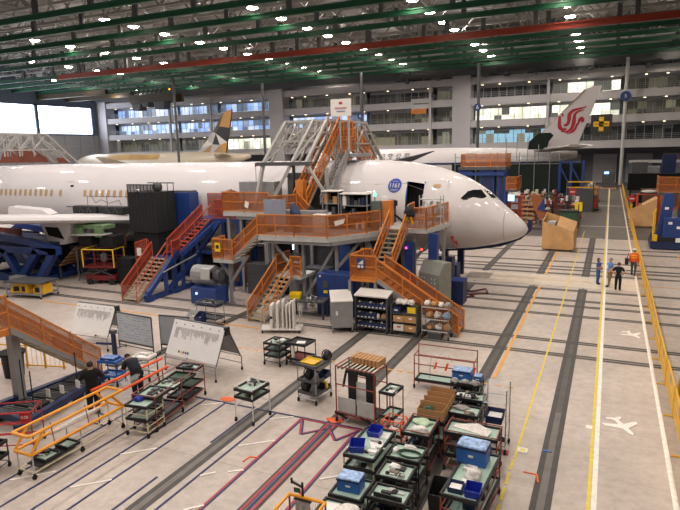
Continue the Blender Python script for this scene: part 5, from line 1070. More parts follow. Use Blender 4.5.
# clutter on lower shelves of the near cluster
for i, (x, y, z, w_, d, lb) in enumerate(((-5.03, 11.1, .5, .6, .6, 'dark small parts under the lidded blue crate'), (-4.3, 12.98, .55, .65, .55, 'dark parts on the lower shelf of the cable cart'), (-4.27, 12.05, .55, .6, .5, 'dark parts on the lower shelf of the scattered parts cart'), (-4.1, 11.15, .55, .7, .4, 'dark parts on the shelf under the empty tray'),
        (-4.35, 14.4, .5, .6, .7, 'grey parts on the lower shelf beside the dark blue flat case'), (-2.55, 12.7, .4, .6, 1.7, 'dark boxes on the lower shelf of the long red cart'), (-2.98, 14.62, .45, 1.2, .6, 'dark boxes under the rolled white sheet'), (-3.55, 16.95, .7, .8, .5, 'dark boxes on the middle shelf of the cart nearest the slatted cart'), (-3.95, 18.3, .62, .8, .7, 'bagged boxes on the middle shelf of the slatted cart'), (-4.3, 15.75, .4, .7, 1.2, 'dark boxes on the shelf under the cardboard boxes'))):
    parts(lb, (x, y, z + LV), w_, d, 200 + i, 16, .26, [BLACK, DGREY, DBLUE, MIX, RUB])
for i, (x, y, z, w_, d, n, lb, ms) in enumerate(((-5.1, 12.75, 1.1 + LV, .5, 1.0, 7, 'small fittings scattered around the papers on the long mint tray', [PAPER, BLACK, LGREY]), (-2.75, 12.95, 1.0 + LV, .3, .5, 6, 'small parts in front of the large blue crate', [PARCEL, BLACK, PAPER]),
        (-4.1, 11.25, .98 + LV, .6, .25, 5, 'few small parts at the back of the empty mint tray', [BLACK, LGREY]), (-3.4, 15.85, 1.0 + LV, .4, .4, 6, 'small parts beside the long bagged parcel', [PAPER, BLACK, MIX]), (-12.95, 13.35, 1.05 + LV, .5, .5, 7, 'black parts on the nearest tray of the long red rack', [BLACK, DGREY, PAPER]),
        (-13.3, 15.4, 1.12 + LV, .5, .3, 5, 'black parts on the farthest tray of the long red rack', [BLACK, DGREY]), (-10.2, 14.7, .85 + LV, .5, .5, 6, 'small fittings on the lower tray of the slim white legged cart', [BLACK, LGREY, YEL]))):
    parts(lb, (x, y, z), w_, d, 300 + i, n, .08, ms)
# ------------------------------------------------------------------ shelving in front of the dock
def shelf_unit(label, loc, w_, d, h, levels, rz=0, top=None, fm=DGREY, back=True):
    s = T('shelf_unit', label, 'shelf', (loc[0], loc[1], 0), rz); a, b = w_ / 2, d / 2
    for x in (-a, a):
        for y in (-b, b): MB().box(x - .03, y - .03, .14, x + .03, y + .03, h).build('post', fm, s); caster(s, x * .97, y * .95, .07)
        MB().box(x - .012, -b, .2, x + .012, b, h).build('side_panel', fm, s)
    if back: MB().box(-a, b - .01, .2, a, b + .01, h).build('back_panel', fm, s)
    for z in levels: MB().box(-a, -b, z - .03, a, b, z).build('shelf_board', fm, s)
    if top: MB().prism([(-a - .05, -b - .05, h), (a + .05, -b - .05, h), (a + .05, b + .05, h + .16), (-a - .05, b + .05, h + .16)], (0, 0, .06)).build('white_top', top, s)
    return s
shelf_unit('white topped shelf unit with three rows of small navy bins', (-9.95, 25.0), 1.6, .75, 1.75, [.25, .7, 1.2], 0, WHITE)
k = 0
for z in (.25, .7, 1.2):
    for i in range(8):
        if z == .7 and i in (5, 6, 7): continue
        k += 1; o = T('small_bin', 'navy parts bin with white tag, on the %s shelf, %s from the left' % ({.25: 'bottom', .7: 'middle', 1.2: 'top'}[z], ('first', 'second', 'third', 'fourth', 'fifth', 'sixth', 'seventh', 'eighth')[i]), 'bin', (-10.62 + i * .19, 24.85, z), 0, 'small navy bins')
        MB().prism([(-.085, -.2, 0), (-.085, .2, 0), (-.085, .2, .2), (-.085, -.08, .2), (-.085, -.2, .1)], (.17, 0, 0)).build('bin_body', DBLUE, o); MB().box(-.05, -.207, .02, .05, -.2, .07).build('tag', PAPER, o); MB().box(-.06, -.05, .2, .06, .15, .26).build('contents', PARCEL if i % 3 == 0 else DGREY, o)
parts('white cartons on the right of the middle navy bin shelf', (-9.5, 24.9, .7), .5, .5, 61, 5, .3, [PAPER, CARD])
shelf_unit('grey sided cabinet with sloped white top, left end of the shelving row', (-11.55, 24.7), .95, 1.5, 1.55, [.3], .5, WHITE, GREY)
MB().box(-.475, -.76, .3, .475, -.73, 1.55).build('front_cover', GREY, bpy.data.objects['shelf_unit.001']); MB().box(-.3, -.78, .9, -.2, -.76, 1.1).build('label_holder', WHITE, bpy.data.objects['shelf_unit.001'])
MB().box(-.3, -.2, 0, .3, .2, .1).build('red_tray', RED).location = (-11.3, 24.4, .3); tag(bpy.data.objects['red_tray'], 'small red tray at the bottom of the grey sided cabinet', 'tray')
shelf_unit('shelf unit topped with white bags and filled with brown cartons', (-8.35, 25.1), 1.25, .75, 1.45, [.22, .65, 1.05], 0)
for i, (x, z, w_, h, m, lb) in enumerate(((-8.62, .22, .5, .3, WHITE, 'white carton on the bottom left shelf'), (-8.05, .22, .55, .28, CARD, 'brown carton on the bottom right shelf'), (-8.62, .65, .52, .3, CARD, 'brown carton on the middle left shelf'), (-8.05, .65, .58, .32, CARD, 'wide brown carton on the middle right shelf'), (-8.75, 1.05, .4, .25, DBLUE, 'dark blue box on the top left shelf'))):
    o = T('carton', lb + ' of the bag topped shelf unit', 'box', (x, 24.95, z)); MB().box(-w_ / 2, -.22, 0, w_ / 2, .25, h).build('carton_body', m, o); MB().box(-.06, -.225, h * .5, .1, -.22, h * .75).build('carton_label', PAPER if m is not WHITE else RED, o)
MB().box(-.2, -.01, 0, .2, .01, .28).build('yellow_notice', YELB).location = (-7.98, 24.72, 1.12); tag(bpy.data.objects['yellow_notice'], 'yellow notice on the right front of the bag topped shelf unit', 'sign')
for i, x in enumerate((-8.7, -8.4, -8.1)): lump('white_bag', 'white bag on top of the shelf unit, %s of three' % ('left', 'middle', 'right')[i], 'bag', (x, 25.1, 1.45), (.34, .5, .22), PARCEL, 63 + i)
ws = T('wire_rack', 'chrome wire rack loaded with wrapped parts, right end of the shelving row', 'rack', (-6.85, 25.0, 0))
for x in (-.62, .62):
    for y in (-.32, .32): MB().tube((x, y, .14), (x, y, 1.75), .02).build('upright', CHROME, ws); caster(ws, x, y, .07)
for z in (.4, .95, 1.5):
    mb = MB(); [mb.tube((-.62 + j * .0886, -.32, z), (-.62 + j * .0886, .32, z), .008, 4) for j in range(15)]; mb.bar((-.62, -.32, z), (.62, -.32, z), .05); mb.bar((-.62, .32, z), (.62, .32, z), .05); sh_ = mb.build('wire_shelf', CHROME, ws)
    mb = MB(); [mb.box(-.6 + j * .1, -.352, z - .02, -.55 + j * .1, -.345, z + .025) for j in range(12)]; mb.build('white_tags', PAPER, sh_)
for i, (x, z, m, s_) in enumerate(((-7.3, 1.53, PARCEL, .3), (-7.0, 1.53, CARD, .26), (-6.65, 1.53, PARCEL, .24), (-6.35, 1.53, GWRAP, .26), (-7.2, .98, CARD, .34), (-6.8, .98, PARCEL, .36), (-6.4, .98, mat('pale_blue_wrap', '8AA4BC', .5), .36), (-7.15, .43, CARD, .3), (-6.75, .43, PARCEL, .34), (-6.38, .43, CARD, .36))):
    lump('wrapped_part', '%s wrapped part on the %s shelf of the chrome rack, %s' % ({'white_wrap': 'white', 'cardboard': 'brown', 'grey_wrap': 'grey', 'pale_blue_wrap': 'pale blue'}[m.name], 'top' if z > 1.2 else ('middle' if z > .7 else 'bottom'), ('far left', 'left of centre', 'right of centre', 'far right', 'left', 'centre', 'right', 'left', 'centre', 'right')[i]), 'parts', (x, 25, z), (s_, .4, s_ * .75), m, 70 + i)
o = T('metal_box', 'open grey box standing under the chrome rack shelves', 'box', (-6.9, 25, .0)); MB().box(-.3, -.25, 0, .3, .25, .28).build('body', DGREY, o); MB().box(-.32, -.27, .28, .32, .27, .31).build('rim', GREY, o)
# big blue cabinet and panel cabinet
bc = T('control_cabinet', 'big plain blue cabinet under the orange dock, left of the shelving row', 'cabinet', (-12.75, 27.1, 0)); MB().box(-1.08, -.55, 0, 1.05, .55, 2.25).build('body', BLUE, bc, bevel=.03); MB().box(-.68, -.58, 1.5, -.4, -.55, 1.85).build('display', DGREY, bc); MB().box(-.65, -.585, 1.2, -.42, -.55, 1.35).build('yellow_label', YELB, bc); MB().box(-.01, -.56, .1, .01, -.55, 2.2).build('door_gap', DBLUE, bc); MB().box(-.9, -.57, 2.05, -.8, -.55, 2.15).build('lamp', WHITE, bc)
gc = T('electric_cabinet', 'grey electrical cabinet with slanted front behind the lower orange stair', 'cabinet', (-8.15, 29.3, 0), -.5)
MB().prism([(-.75, -.45, .2), (-.75, .45, .2), (-.75, .45, 2.7), (-.75, -.1, 2.7), (-.75, -.45, 2.1)], (1.5, 0, 0)).build('body', mat('cabinet_grey', '84867F', .5), gc)
for x in (-.36, .36): MB().box(x - .33, -.47, .4, x + .33, -.45, 1.95).build('door', MATS['cabinet_grey'], gc)
mb = MB(); [mb.cb(x, -.48, z, .06, .02, .06) for x in (-.5, -.3, .2, .45) for z in (1.4, 1.65, 1.85)]; mb.build('switches', WHITE, gc); MB().box(-.75, -.45, 0, .75, .45, .2).build('plinth', DGREY, gc)
b5 = T('blue_box', 'dark blue box beside the grey electrical cabinet', 'box', (-7.4, 31.4, 0)); MB().box(-.4, -.5, 0, .4, .5, 1.3).build('body', DBLUE, b5, bevel=.02); MB().box(-.42, -.52, 1.3, .42, .52, 1.35).build('lid', BLUE, b5)
BEAC = mat('red_beacon_glow', 'FF3A28', .5, var=0, emit=7); PINK = mat('magenta_glow', 'FF4AC0', .5, var=0, emit=4); TEAL = mat('green_beacon_glow', '5AF0C8', .5, var=0, emit=4); BLED = mat('blue_led_glow', '7AB0FF', .5, var=0, emit=5)
for p, m, lb in (((-8.9, 29.35, 3.25), BEAC, 'small glowing red beacon under the door platform'), ((-9.75, 29.3, 3.3), PINK, 'small magenta light on the blue column under the door platform')):
    o = T('beacon', lb, 'light', p); MB().lathe([(.05, 0), (.05, .08), (.02, .1)], (0, 0, 0), 8).build('lens', m, o); MB().box(-.1, .0, -.08, .1, .5, 0).build('bracket', DGREY, o)
# on the main deck
def cab(label, loc, s, m, name='deck_cabinet', cat='cabinet', top=None, kn=3, rz=0):
    o = T(name, label, cat, loc, rz); a, b, h = s[0] / 2, s[1] / 2, s[2]; MB().box(-a, -b, 0, a, b, h).build('body', m, o, bevel=.015)
    for j in range(kn): MB().box(-a * .9, -b - .015, h * (j + .12) / kn, a * .9, -b, h * (j + .88) / kn).build('drawer', m, o)
    if top: MB().box(-a - .04, -b - .04, h, a + .04, b + .04, h + .07).build('top', top, o)
    return o
def openrack(label, loc, w_, h, top, fill, seed):
    o = T('open_rack', label, 'rack', loc); a = w_ / 2
    for x in (-a, a):
        for y in (-.3, .3): MB().bar((x, y, 0), (x, y, h), .05).build('post', GREY, o)
    for z in (.05, h * .36, h * .68): MB().box(-a, -.3, z - .02, a, .3, z + .02).build('shelf_board', GREY, o)
    MB().box(-a, .3, .05, a, .32, h).build('back_panel', BLKM, o); MB().box(-a - .05, -.4, h, a + .05, .35, h + .06).build('white_top', top, o); r = random.Random(seed)
    for z in (.07, h * .36 + .02, h * .68 + .02):
        mb = MB(); x = -a + .08
        while x < a - .25: ww = r.uniform(.1, .28); mb.m = r.randrange(len(fill)); mb.box(x, -.25, z, x + ww, .2, z + r.uniform(.12, h * .25)); x += ww + .05
        s_ = mb.build('shelf_contents', fill, o); s_['kind'] = 'stuff'
    return o
openrack('open rack with white top on the dock deck, left of the pair', (-14.35, 29.9, MZ), 1.0, 2.15, WHITE, [CARD, DGREY, PAPER], 81); openrack('wide open rack with white top and navy bins on the dock deck', (-12.95, 30.0, MZ), 1.6, 2.0, WHITE, [DBLUE, NAVY, PAPER, DGREY], 82)
cab('long grey low cabinet behind the deck railing', (-15.3, 28.3, MZ), (2.6, .5, 1.2), GREY, kn=2); cab('small pale box on the deck railing side', (-14.0, 27.6, MZ), (.7, .5, 1.1), PARCEL, kn=1)
cab('green grey control pedestal with a green beacon on the dock deck', (-11.85, 30.4, MZ), (.45, .45, 1.6), mat('grey_green', '5E7068', .5), 'control_pedestal', 'cabinet', kn=2); o = T('beacon', 'small green glowing beacon on the control pedestal', 'light', (-11.95, 30.4, MZ + 1.6)); MB().tube((0, 0, 0), (0, 0, .25), .03).build('mast', DGREY, o); MB().lathe([(.07, .25), (.07, .42), (.02, .45)], (0, 0, 0), 8).build('lens', TEAL, o)
cab('orange tool box beside the control pedestal on the dock deck', (-11.25, 30.7, MZ), (.5, .4, 1.6), ORANGE, 'tool_box', 'box', kn=3)
o = T('machine_column', 'dark grey machine part standing by the top of the stairs', 'machine', (-11.6, 32.2, MZ)); MB().box(-.2, -.2, 0, .2, .2, 1.5).build('column', DGREY, o); MB().bar((.1, 0, .7), (.9, -.3, .2), .1).build('arm', BLACK, o); MB().cb(0, 0, 1.3, .6, .4, .3).build('head', BLACK, o)
o = T('trolley', 'white and clear tray trolley beside the aircraft door on the platform', 'trolley', (-8.9, 31.2, DZ))
for x in (-.6, .6):
    for y in (-.3, .3): MB().bar((x, y, 0), (x, y, 1.7), .04).build('post', LGREY, o)
for z in (.5, 1.0, 1.45): MB().box(-.6, -.3, z, .6, .3, z + .05).build('tray', LGREY, o)
parts('pale boxes on the tray trolley beside the aircraft door', (-8.9, 31.2, DZ + 1.05), 1.0, .4, 83, 8, .3, [PAPER, LGREY]); lump('tool_bag', 'dark tool bag with yellow straps hanging on the platform railing', 'bag', (-9.55, 29.35, DZ + .7), (.6, .3, .55), BLACK, 84)
o = MB().path([(-9.8, 29.35, DZ + .3), (-9.6, 29.28, DZ + 1.1), (-9.4, 29.35, DZ + .3)], .04).build('yellow_strap', YELB); tag(o, 'yellow strap looped over the tool bag on the platform railing', 'strap')
# upper deck items
cab('long grey box behind the upper left railing', (-20.2, 31.5, UZ), (2.6, 1.0, 1.7), GREY, 'equipment_box', 'box', kn=1); o = T('flat_screen', 'large grey panel board leaning at the deck corner', 'panel', (-16.6, 27.6, MZ)); MB().box(-.95, -.03, .3, .45, .03, 1.85).build('board', mat('panel_blue_grey', '8A92A0', .4), o)
for x in (-.9, .4): MB().bar((x, .05, 0), (x, .05, 1.8), .06).build('leg', DGREY, o)
lump('cloth', 'blue cover draped next to the large grey panel board', 'cover', (-15.75, 28.0, MZ), (.7, .6, 1.6), DBLUE, 85); lump('cloth', 'black cover heap right of the blue cover', 'cover', (-15.2, 28.8, MZ), (.9, .6, 1.4), BLKM, 86)
cab('grey machine cabinet with a small green light on the upper deck', (-17.9, 32.3, UZ), (1.1, .8, 2.2), DGREY, 'machine_cabinet', 'cabinet', kn=2); o = T('beacon', 'small green glowing beacon on the upper deck machine', 'light', (-18.3, 31.8, UZ + 2.0)); MB().ball((0, -.35, .1), .09, 6).build('lens', TEAL, o); MB().box(-.05, -.35, 0, .05, .1, .06).build('bracket', DGREY, o)
for i, (x, y, z, sx, sy, sz, m, lb) in enumerate(((-16.4, 32.0, UZ, 1.0, .7, 1.3, BLACK, 'black equipment case on the upper deck below the front beam'), (-16.8, 33.0, UZ, .6, .6, 2.2, BROWN, 'brown upright case on the upper deck below the front beam'), (-15.6, 32.3, 4.2, .8, .5, 1.5, LGREY, 'pale equipment case at the foot of the grey stair'))): cab(lb, (x, y, z), (sx, sy, sz), m, 'equipment_case', 'case')
o = T('air_hose', 'thick black hose arching over the red stair dock', 'hose', (-22.3, 31.5, 5.5)); mb = MB(); mb.path([(-.9, 0, .0), (-.7, 0, .45), (-.2, 0, .6), (.4, 0, .4), (.8, 0, .1), (1.1, -.6, -.2), (1.1, -.7, -2.2)], .14, 8); mb.build('hose', BLACK, o); MB().box(.85, -1.0, -.5, 1.35, -.5, .05).build('coupling', DGREY, o)
o = T('mast', 'thin white mast with red tip beside the black hose', 'mast', (-20.7, 31.8, UZ)); MB().tube((0, 0, 0), (0, 0, 2.6), .03).build('shaft', LGREY, o); MB().tube((0, 0, 2.6), (0, 0, 2.85), .05).build('tip', RED, o)
# below the docks
o = T('motor_unit', 'grey motor on a blue base below the red stair dock', 'machine', (-20.6, 26.2, 0)); MB().box(-.9, -.6, .1, .9, .6, 1.1).build('base', BLUE, o, bevel=.04); MB().tube((-.9, 0, 1.75), (.5, 0, 1.75), .55, 14).build('motor', GREY, o); MB().tube((.5, 0, 1.75), (.9, 0, 1.75), .35, 12).build('shaft_cover', DGREY, o); MB().box(-.1, -.6, 1.6, .5, -.3, 2.2).build('terminal_box', LGREY, o); MB().box(-.7, -.5, 0, .7, .5, .1).build('plinth', DBLUE, o)
led = MB().ball((-.45, -.62, .75), .07, 6).build('blue_light', BLED, o)
o = T('work_bench', 'dark workbench under the dock beside the middle orange stair', 'bench', (-13.9, 25.9, 0), .2); MB().box(-1.0, -.5, .9, .9, .5, .98).build('top', DGREY, o)
for x in (-.9, .8):
    for y in (-.4, .4): MB().bar((x, y, 0), (x, y, .9), .08).build('leg', DGREY, o)
bin_('yellow basket standing on the dark workbench under the dock', (-14.7, 25.8, .98), (.6, .4, .32), YELB, .2, fill=YEL, cat='basket'); parts('shiny tools on the dark workbench under the dock', (-13.6, 25.9, .98), 1.0, .6, 87, 10, .2, [LGREY, DGREY, CHROME])
for i, (x, y, sx, sy, sz, m, lb) in enumerate(((-19.2, 29.5, 1.4, .9, 1.9, DGREY, 'dark grey machine block under the upper left deck'), (-17.5, 30.2, 1.2, 1, 2.4, BLKM, 'black machine block under the upper deck right side'), (-15.4, 30.0, 1.6, 1, 1.8, DGREY, 'dark machine block under the main deck'), (-12.0, 31.0, 1.0, .8, 3.0, DBLUE, 'tall dark blue block under the main deck'), (-14.2, 31.5, .8, .8, 3.2, BLUE, 'tall blue block at the back under the main deck'), (-16.2, 28.6, .7, .5, 2.3, GREY, 'slim grey frame box under the main deck'), (-22.9, 29.4, 2.0, .8, 1.3, DGREY, 'dark equipment rack inside the blue stair frame'), (-22.4, 31.8, 1.6, .5, 2.6, BROWN, 'reddish stock rack behind the blue stair frame'))): cab(lb, (x, y, 0), (sx, sy, sz), m, 'equipment_cabinet', 'equipment')
LEDW = mat('work_light_glow', 'E8F2FF', .5, var=0, emit=7)
for i, (x, y, z) in enumerate(((-13.9, 27.0, 1.6), (-16.9, 29.6, 3.0), (-18.2, 29.8, 3.2))):
    o = T('work_light', 'white work light glowing under the dock, %s' % ('by the blue cabinet', 'below the left deck corner', 'leftmost of three')[i], 'light', (x, y, z)); MB().box(-.025, -.03, -.15, .025, .03, .2).build('tube', LEDW, o); MB().box(-.04, .05, -z, .04, .12, .35).build('stand', DGREY, o)
lamp_or_fill(-16, 29.5, 3.6, 60, .5);  # spot under the deck near the work lights, not a ceiling lamp
for i, (x, y, sx, sy, sz, m, lb) in enumerate(((-32.5, 31.5, 2.2, 1.2, 1.9, BLKM, 'black equipment block under the wing behind the scissor lift'), (-29.2, 28.8, 1.3, 1.0, 1.8, BLKM, 'black covered machine right of the scissor lift'), (-36.5, 32, 2.4, 1.0, 1.6, DGREY, 'dark rack under the wing root'), (-33.5, 34, 1.4, 1, 2.0, DBLUE, 'dark blue rack under the fuselage behind the lift'), (-29.8, 31.8, .8, .6, 1.2, BLUE, 'blue box behind the scissor lift'), (-35.2, 24.9, 1.0, .6, .9, GREY, 'grey drawer cart with bottles beside the trestle'), (-38.6, 24.6, 1.6, .9, 1.6, DGREY, 'dark shelf cart at the left edge below the trestle'))): cab(lb, (x, y, 0), (sx, sy, sz), m, 'equipment_block', 'equipment')
for i, (x, y, z, h) in enumerate(((-31.7, 31, 2.6, .9), (-30.5, 31.2, 2.4, 1.1), (-29.9, 30.6, 2.2, .9))):
    o = T('hydraulic_unit', 'orange and grey hydraulic assembly hanging below the wing, %s' % ('left', 'middle', 'right')[i], 'equipment', (x, y, 0)); MB().box(-.25, -.2, 0, .25, .2, z - .6).build('stand', BLACK, o); MB().tube((0, 0, z - .6), (.1, 0, z + h * .4), .14, 8).build('cylinder', BROWN, o); MB().tube((.1, 0, z + .2), (.5, 0, z + h * .5), .05, 6).build('pipe', LGREY, o)
o = MB().ball((-31.2, 29.6, 2.6), .1, 6).build('inspection_light', LEDW); tag(o, 'small bluish inspection light under the wing', 'light'); MB().tube((-31.2, 29.6, 0), (-31.2, 29.6, 2.5), .02).build('stand', DGREY, o)
for i in range(14):  # added dark blocks hide bright floor, darkening the space under the hull
    x = -52.5 + i * 3.0
    if -12 < x: continue
    h = 1.3 if -47 < x < -24 else 1.75
    cab('added dark block for the shaded tooling row beneath the hull, %s from the left' % ('first', 'second', 'third', 'fourth', 'fifth', 'sixth', 'seventh', 'eighth', 'ninth', 'tenth', 'eleventh', 'twelfth', 'thirteenth', 'fourteenth')[i], (x, 36 if abs(x + 31.5) > 1.6 else 36, 0), (2.8, 1.5, h), BLKM if i % 2 else DGREY, 'shade_block_hull', 'equipment')
for i, (x, m, h) in enumerate(((-19.3, BLKM, 3.2), (-17.0, DGREY, 2.7), (-14.9, BLKM, 3.4), (-12.6, BLKM, 2.6))): cab('added dark block for shaded tooling at the back under the dock, %s from the left' % ('first', 'second', 'third', 'fourth')[i], (x, 33.6, 0), (2.2, .8, h if x < -12 else 1.8), m, 'shade_block_dock', 'equipment')  # added dark backdrop so the space below the dock reads as shaded
for i, (x, y) in enumerate(((-47, 31.6), (-43.6, 31.8), (-40.2, 31.6))): cab('added dark block for shaded tooling under the inner wing, %s' % ('leftmost', 'middle one', 'nearest the nose')[i], (x, y, 0), (3.0, 1.0, 2.4), (BLKM, DBLUE, DGREY)[i], 'shade_block_wing', 'equipment')  # added dark front row that deepens the shade below the wing
# around the nose
for i, (x, y, sx, sy, sz, m, lb) in enumerate(((-9.4, 37.0, 1.4, 1.0, 1.1, BLUE, 'blue ground unit beneath the nose of the airliner'), (-8.6, 33.6, .9, .6, .4, YEL, 'low yellow and white unit beneath the nose'), (-9.0, 34.8, 1.0, .8, 1.9, DBLUE, 'dark blue jack under the forward hull'))): cab(lb, (x, y, 0), (sx, sy, sz), m, 'ground_unit', 'equipment', kn=2)
o = T('nose_stand', 'dark blue curved stand behind the nose of the airliner', 'stand', (0, 38.6, 0)); MB().prism([(-10.4, 0, 1.75), (-8.2, 0, 1.9), (-6.4, 0, 2.25), (-5.3, 0, 2.8), (-4.7, 0, 3.4), (-4.6, 0, 3.9), (-4.38, 0, 3.9), (-4.4, 0, 3.2), (-5.05, 0, 2.6), (-6.3, 0, 2.08), (-8.2, 0, 1.74), (-10.4, 0, 1.55)], (0, .6, 0)).build('curved_frame', DBLUE, o)
for x, z in ((-10.1, 1.6), (-9.0, 1.7)): MB().box(x - .2, .1, 0, x + .2, .5, z).build('leg', DBLUE, o)
for i, pts in enumerate((((-8.0, 34.6, .05), (-7.2, 34.0, .05), (-6.5, 34.9, .05), (-6.2, 33.9, .05), (-7.2, 33.2, .05)), ((-8.2, 32.8, .05), (-7.4, 32.4, .05), (-6.8, 32.9, .05), (-7.4, 33.4, .05)))):
    o = MB().path(pts, .045, 6).build('red_hose', mat('hose_red', '5E2A2C', .7)); tag(o, 'dark red hose lying on the floor under the nose, %s' % ('longer one', 'shorter one')[i], 'hose')
# ------------------------------------------------------------------ plywood crates in the walkway
def ply(label, loc, w_, d, zl, zr, dz, rz, lid=True):
    o = T('plywood_crate', label, 'crate', loc, rz); a, b, t = w_ / 2, d / 2, .05
    f = lambda x, k: zl + (zr - zl) * (x + a) / w_ + k
    MB().prism([(-a, -b, .12), (a, -b, .12), (a, -b, f(a, 0)), (-a, -b, f(-a, 0))], (0, t, 0)).build('front_panel', WOOD, o)
    MB().prism([(-a, b, .12), (a, b, .12), (a, b, f(a, dz)), (-a, b, f(-a, dz))], (0, -t, 0)).build('back_panel', WOOD, o)
    for x in (-a, a - t): MB().prism([(x, -b + t, .12), (x, b - t, .12), (x, b - t, f(x, dz) - .02), (x, -b + t, f(x, 0) - .02)], (t, 0, 0)).build('side_panel', WOOD, o)
    MB().box(-a + t, -b + t, .12, a - t, b - t, .2).build('bottom', WOOD, o)
    if lid: MB().prism([(-a * .1, -b, f(-a * .1, .0) + .0), (a, -b, f(a, 0)), (a, b, f(a, dz)), (-a * .1, b, f(-a * .1, dz))], (0, 0, .05)).build('lid_panel', WOOD, o)
    for x in (-a + .15, a - .15):
        for y in (-b + .15, b - .15): caster(o, x, y, .05)
    return o
c1_ = ply('open slope topped plywood crate on wheels in the walkway near the nose', (-3.55, 51.0, 0), 2.45, 2.2, 2.4, 1.6, .55, -.06); MB().box(-.9, -.4, .2, -.3, .6, 2.3).build('grey_insert', LGREY, c1_); MB().box(1.02, -1.15, .25, 1.27, -1.1, .85).build('corner_block', WOOD, c1_)
ply('solid slope topped plywood crate beyond the yellow barrier on the right', (3.3, 67.3, 0), 2.35, 2.0, 1.55, 3.0, .05, 0)
# ------------------------------------------------------------------ yellow walkway barrier
BARM = mesh_mat('yellow_mesh', 'DDAF3A', .93)
b0 = None; BL = 'yellow barrier panel with foot plates in the fence line right of the walkway'
for i in range(40):
    y = 14.6 + i * 2.72
    if b0 is None:
        b0 = T('walkway_barrier', BL, 'barrier', (2.25, y, 0), 0, 'yellow walkway barrier panels')
        for yy in (.04, 2.64): MB().bar((0, yy, 0), (0, yy, 1.02), .05).build('post', YEL, b0)
        for z in (.12, .55, 1.0): MB().bar((0, .04, z), (0, 2.64, z), .045).build('rail', YEL, b0)
        MB().box(-.008, .06, .12, .008, 2.62, 1.0).build('mesh', BARM, b0); MB().box(-.28, .0, 0, .12, .08, .03).build('foot', YEL, b0)
        MB().box(-.012, 1.2, .6, .012, 1.5, .9).build('panel_plate', GREY, b0)
    else: dup(b0, (2.25 + .02 * math.sin(i * 1.3), y, 0))
pj_ = T('safety_gate', 'yellow safety gate with black and yellow stripes at the right edge', 'gate', (2.75, 20.6, 0)); MB().box(-.3, -.5, .9, .9, .5, 1.15).build('top_bar', YELB, pj_)
for x in (-.25, .85):
    for y in (-.45, .45): MB().bar((x, y, 0), (x, y, .95), .09).build('leg', YELB, pj_)
mb = MB(); [mb.prism([(-.3 + j * .22, -.51, .92), (-.2 + j * .22, -.51, .92), (-.1 + j * .22, -.51, 1.13), (-.2 + j * .22, -.51, 1.13)], (0, -.005, 0)) for j in range(5)]; mb.build('black_stripes', BLACK, pj_); MB().bar((-.25, -.45, .5), (.85, .45, .5), .07).build('brace', YELB, pj_); MB().prism([(-.3, -.5, .9), (.1, -.5, .9), (.0, -.5, .35), (-.25, -.5, .35)], (0, .06, 0)).build('side_plate', YELB, pj_)
lp = MB().prism([(.2, .0, .0), (.32, 0, 0), (.32, 0, .75), (.2, 0, .75)], (0, .12, 0)).build('lower_box', BLACK); lp.location = (2.6, 20.2, 0); tag(lp, 'black box under the striped yellow gate at the right edge', 'box')
# ------------------------------------------------------------------ right side stands
rb2 = T('tool_stand', 'tall blue tooling stand on a dark base at the right edge', 'stand', (4.9, 54.3, 0)); MB().box(-1.6, -1.6, .1, 1.6, 1.6, .65).build('base', DBLUE, rb2); MB().box(-1.5, -1.5, .65, 1.4, 1.4, 1.05).build('mechanism', BLACK, rb2); MB().box(-.75, -1.55, 1.0, 1.0, -.7, 2.6).build('front_box', BLUE, rb2, bevel=.03)
for x, h, t in ((-.75, 4.5, .25), (.55, 4.4, .2)): MB().prism([(x - .45, -.6, 1.0), (x + .45, -.6, 1.0), (x + .45 + t, -.6, h - .3), (x + .2 + t, -.6, h), (x - .25 + t, -.6, h)], (0, .6, 0)).build('tower', BLUE, rb2)
for x, z in ((-.3, 2.2), (.3, 1.85), (.6, 1.8), (-.55, 3.3), (.8, 3.2)): MB().cb(x, -1.58 if z < 2.5 else -.63, z, .28, .03, .2).build('label', PAPER, rb2)
MB().cb(.5, -1.62, .85, .7, .03, .35).build('white_plate', PAPER, rb2)
mb = MB(); mb.bar((-1.45, -1.2, .65), (-1.45, -1.2, 3.1), .09); mb.bar((-1.2, .9, .65), (-1.2, .9, 3.1), .09); mb.bar((-1.45, -1.2, 2.9), (-1.2, .9, 2.9), .09); mb.box(-1.5, -1.55, .7, -1.15, -1.2, 1.2); mb.build('yellow_posts', YEL, rb2); MB().box(.3, -.2, 2.6, 1.5, .6, 4.3).build('brown_core', BROWN, rb2)
for x in (-1.3, 1.3):
    for y in (-1.3, 1.3): MB().tube((x, y - .08, .16), (x, y + .08, .16), .16, 12).build('wheel', RUB, rb2)
orr = T('work_platform', 'orange railed platform on red frame behind the blue tooling stand at the right', 'work platform', (7.2, 68, 0)); deck(orr, [(4.6, 67), (11, 67), (11, 70), (4.6, 70)], 3.5, .2, DGREY); rail(orr, [(4.6, 70, 3.5), (4.6, 67, 3.5), (7.6, 66.8, 3.5), (11, 67, 3.5)], 1.6, ORANGE, ORMESH)
for x in (4.8, 7.5, 10.8):
    for y in (67.2, 69.8): post(orr, x, y, 0, 3.4, .2, REDOR)
brace(orr, (4.8, 67.2, .5), (7.5, 67.2, 3.3), .14, REDOR)
rr2 = T('red_rack', 'red open frame rack left of the orange railed platform on the right', 'rack', (4.0, 72, 0))
for x in (-1.1, 1.1):
    for y in (-.6, .6): MB().bar((x, y, 0), (x, y, 3.0), .14).build('post', REDOR, rr2)
for z in (.6, 1.8, 2.95): MB().box(-1.1, -.6, z, 1.1, .6, z + .1).build('shelf', REDOR, rr2)
MB().box(-.9, -.5, 3.05, 1.2, .5, 3.15).build('black_top', BLACK, rr2)
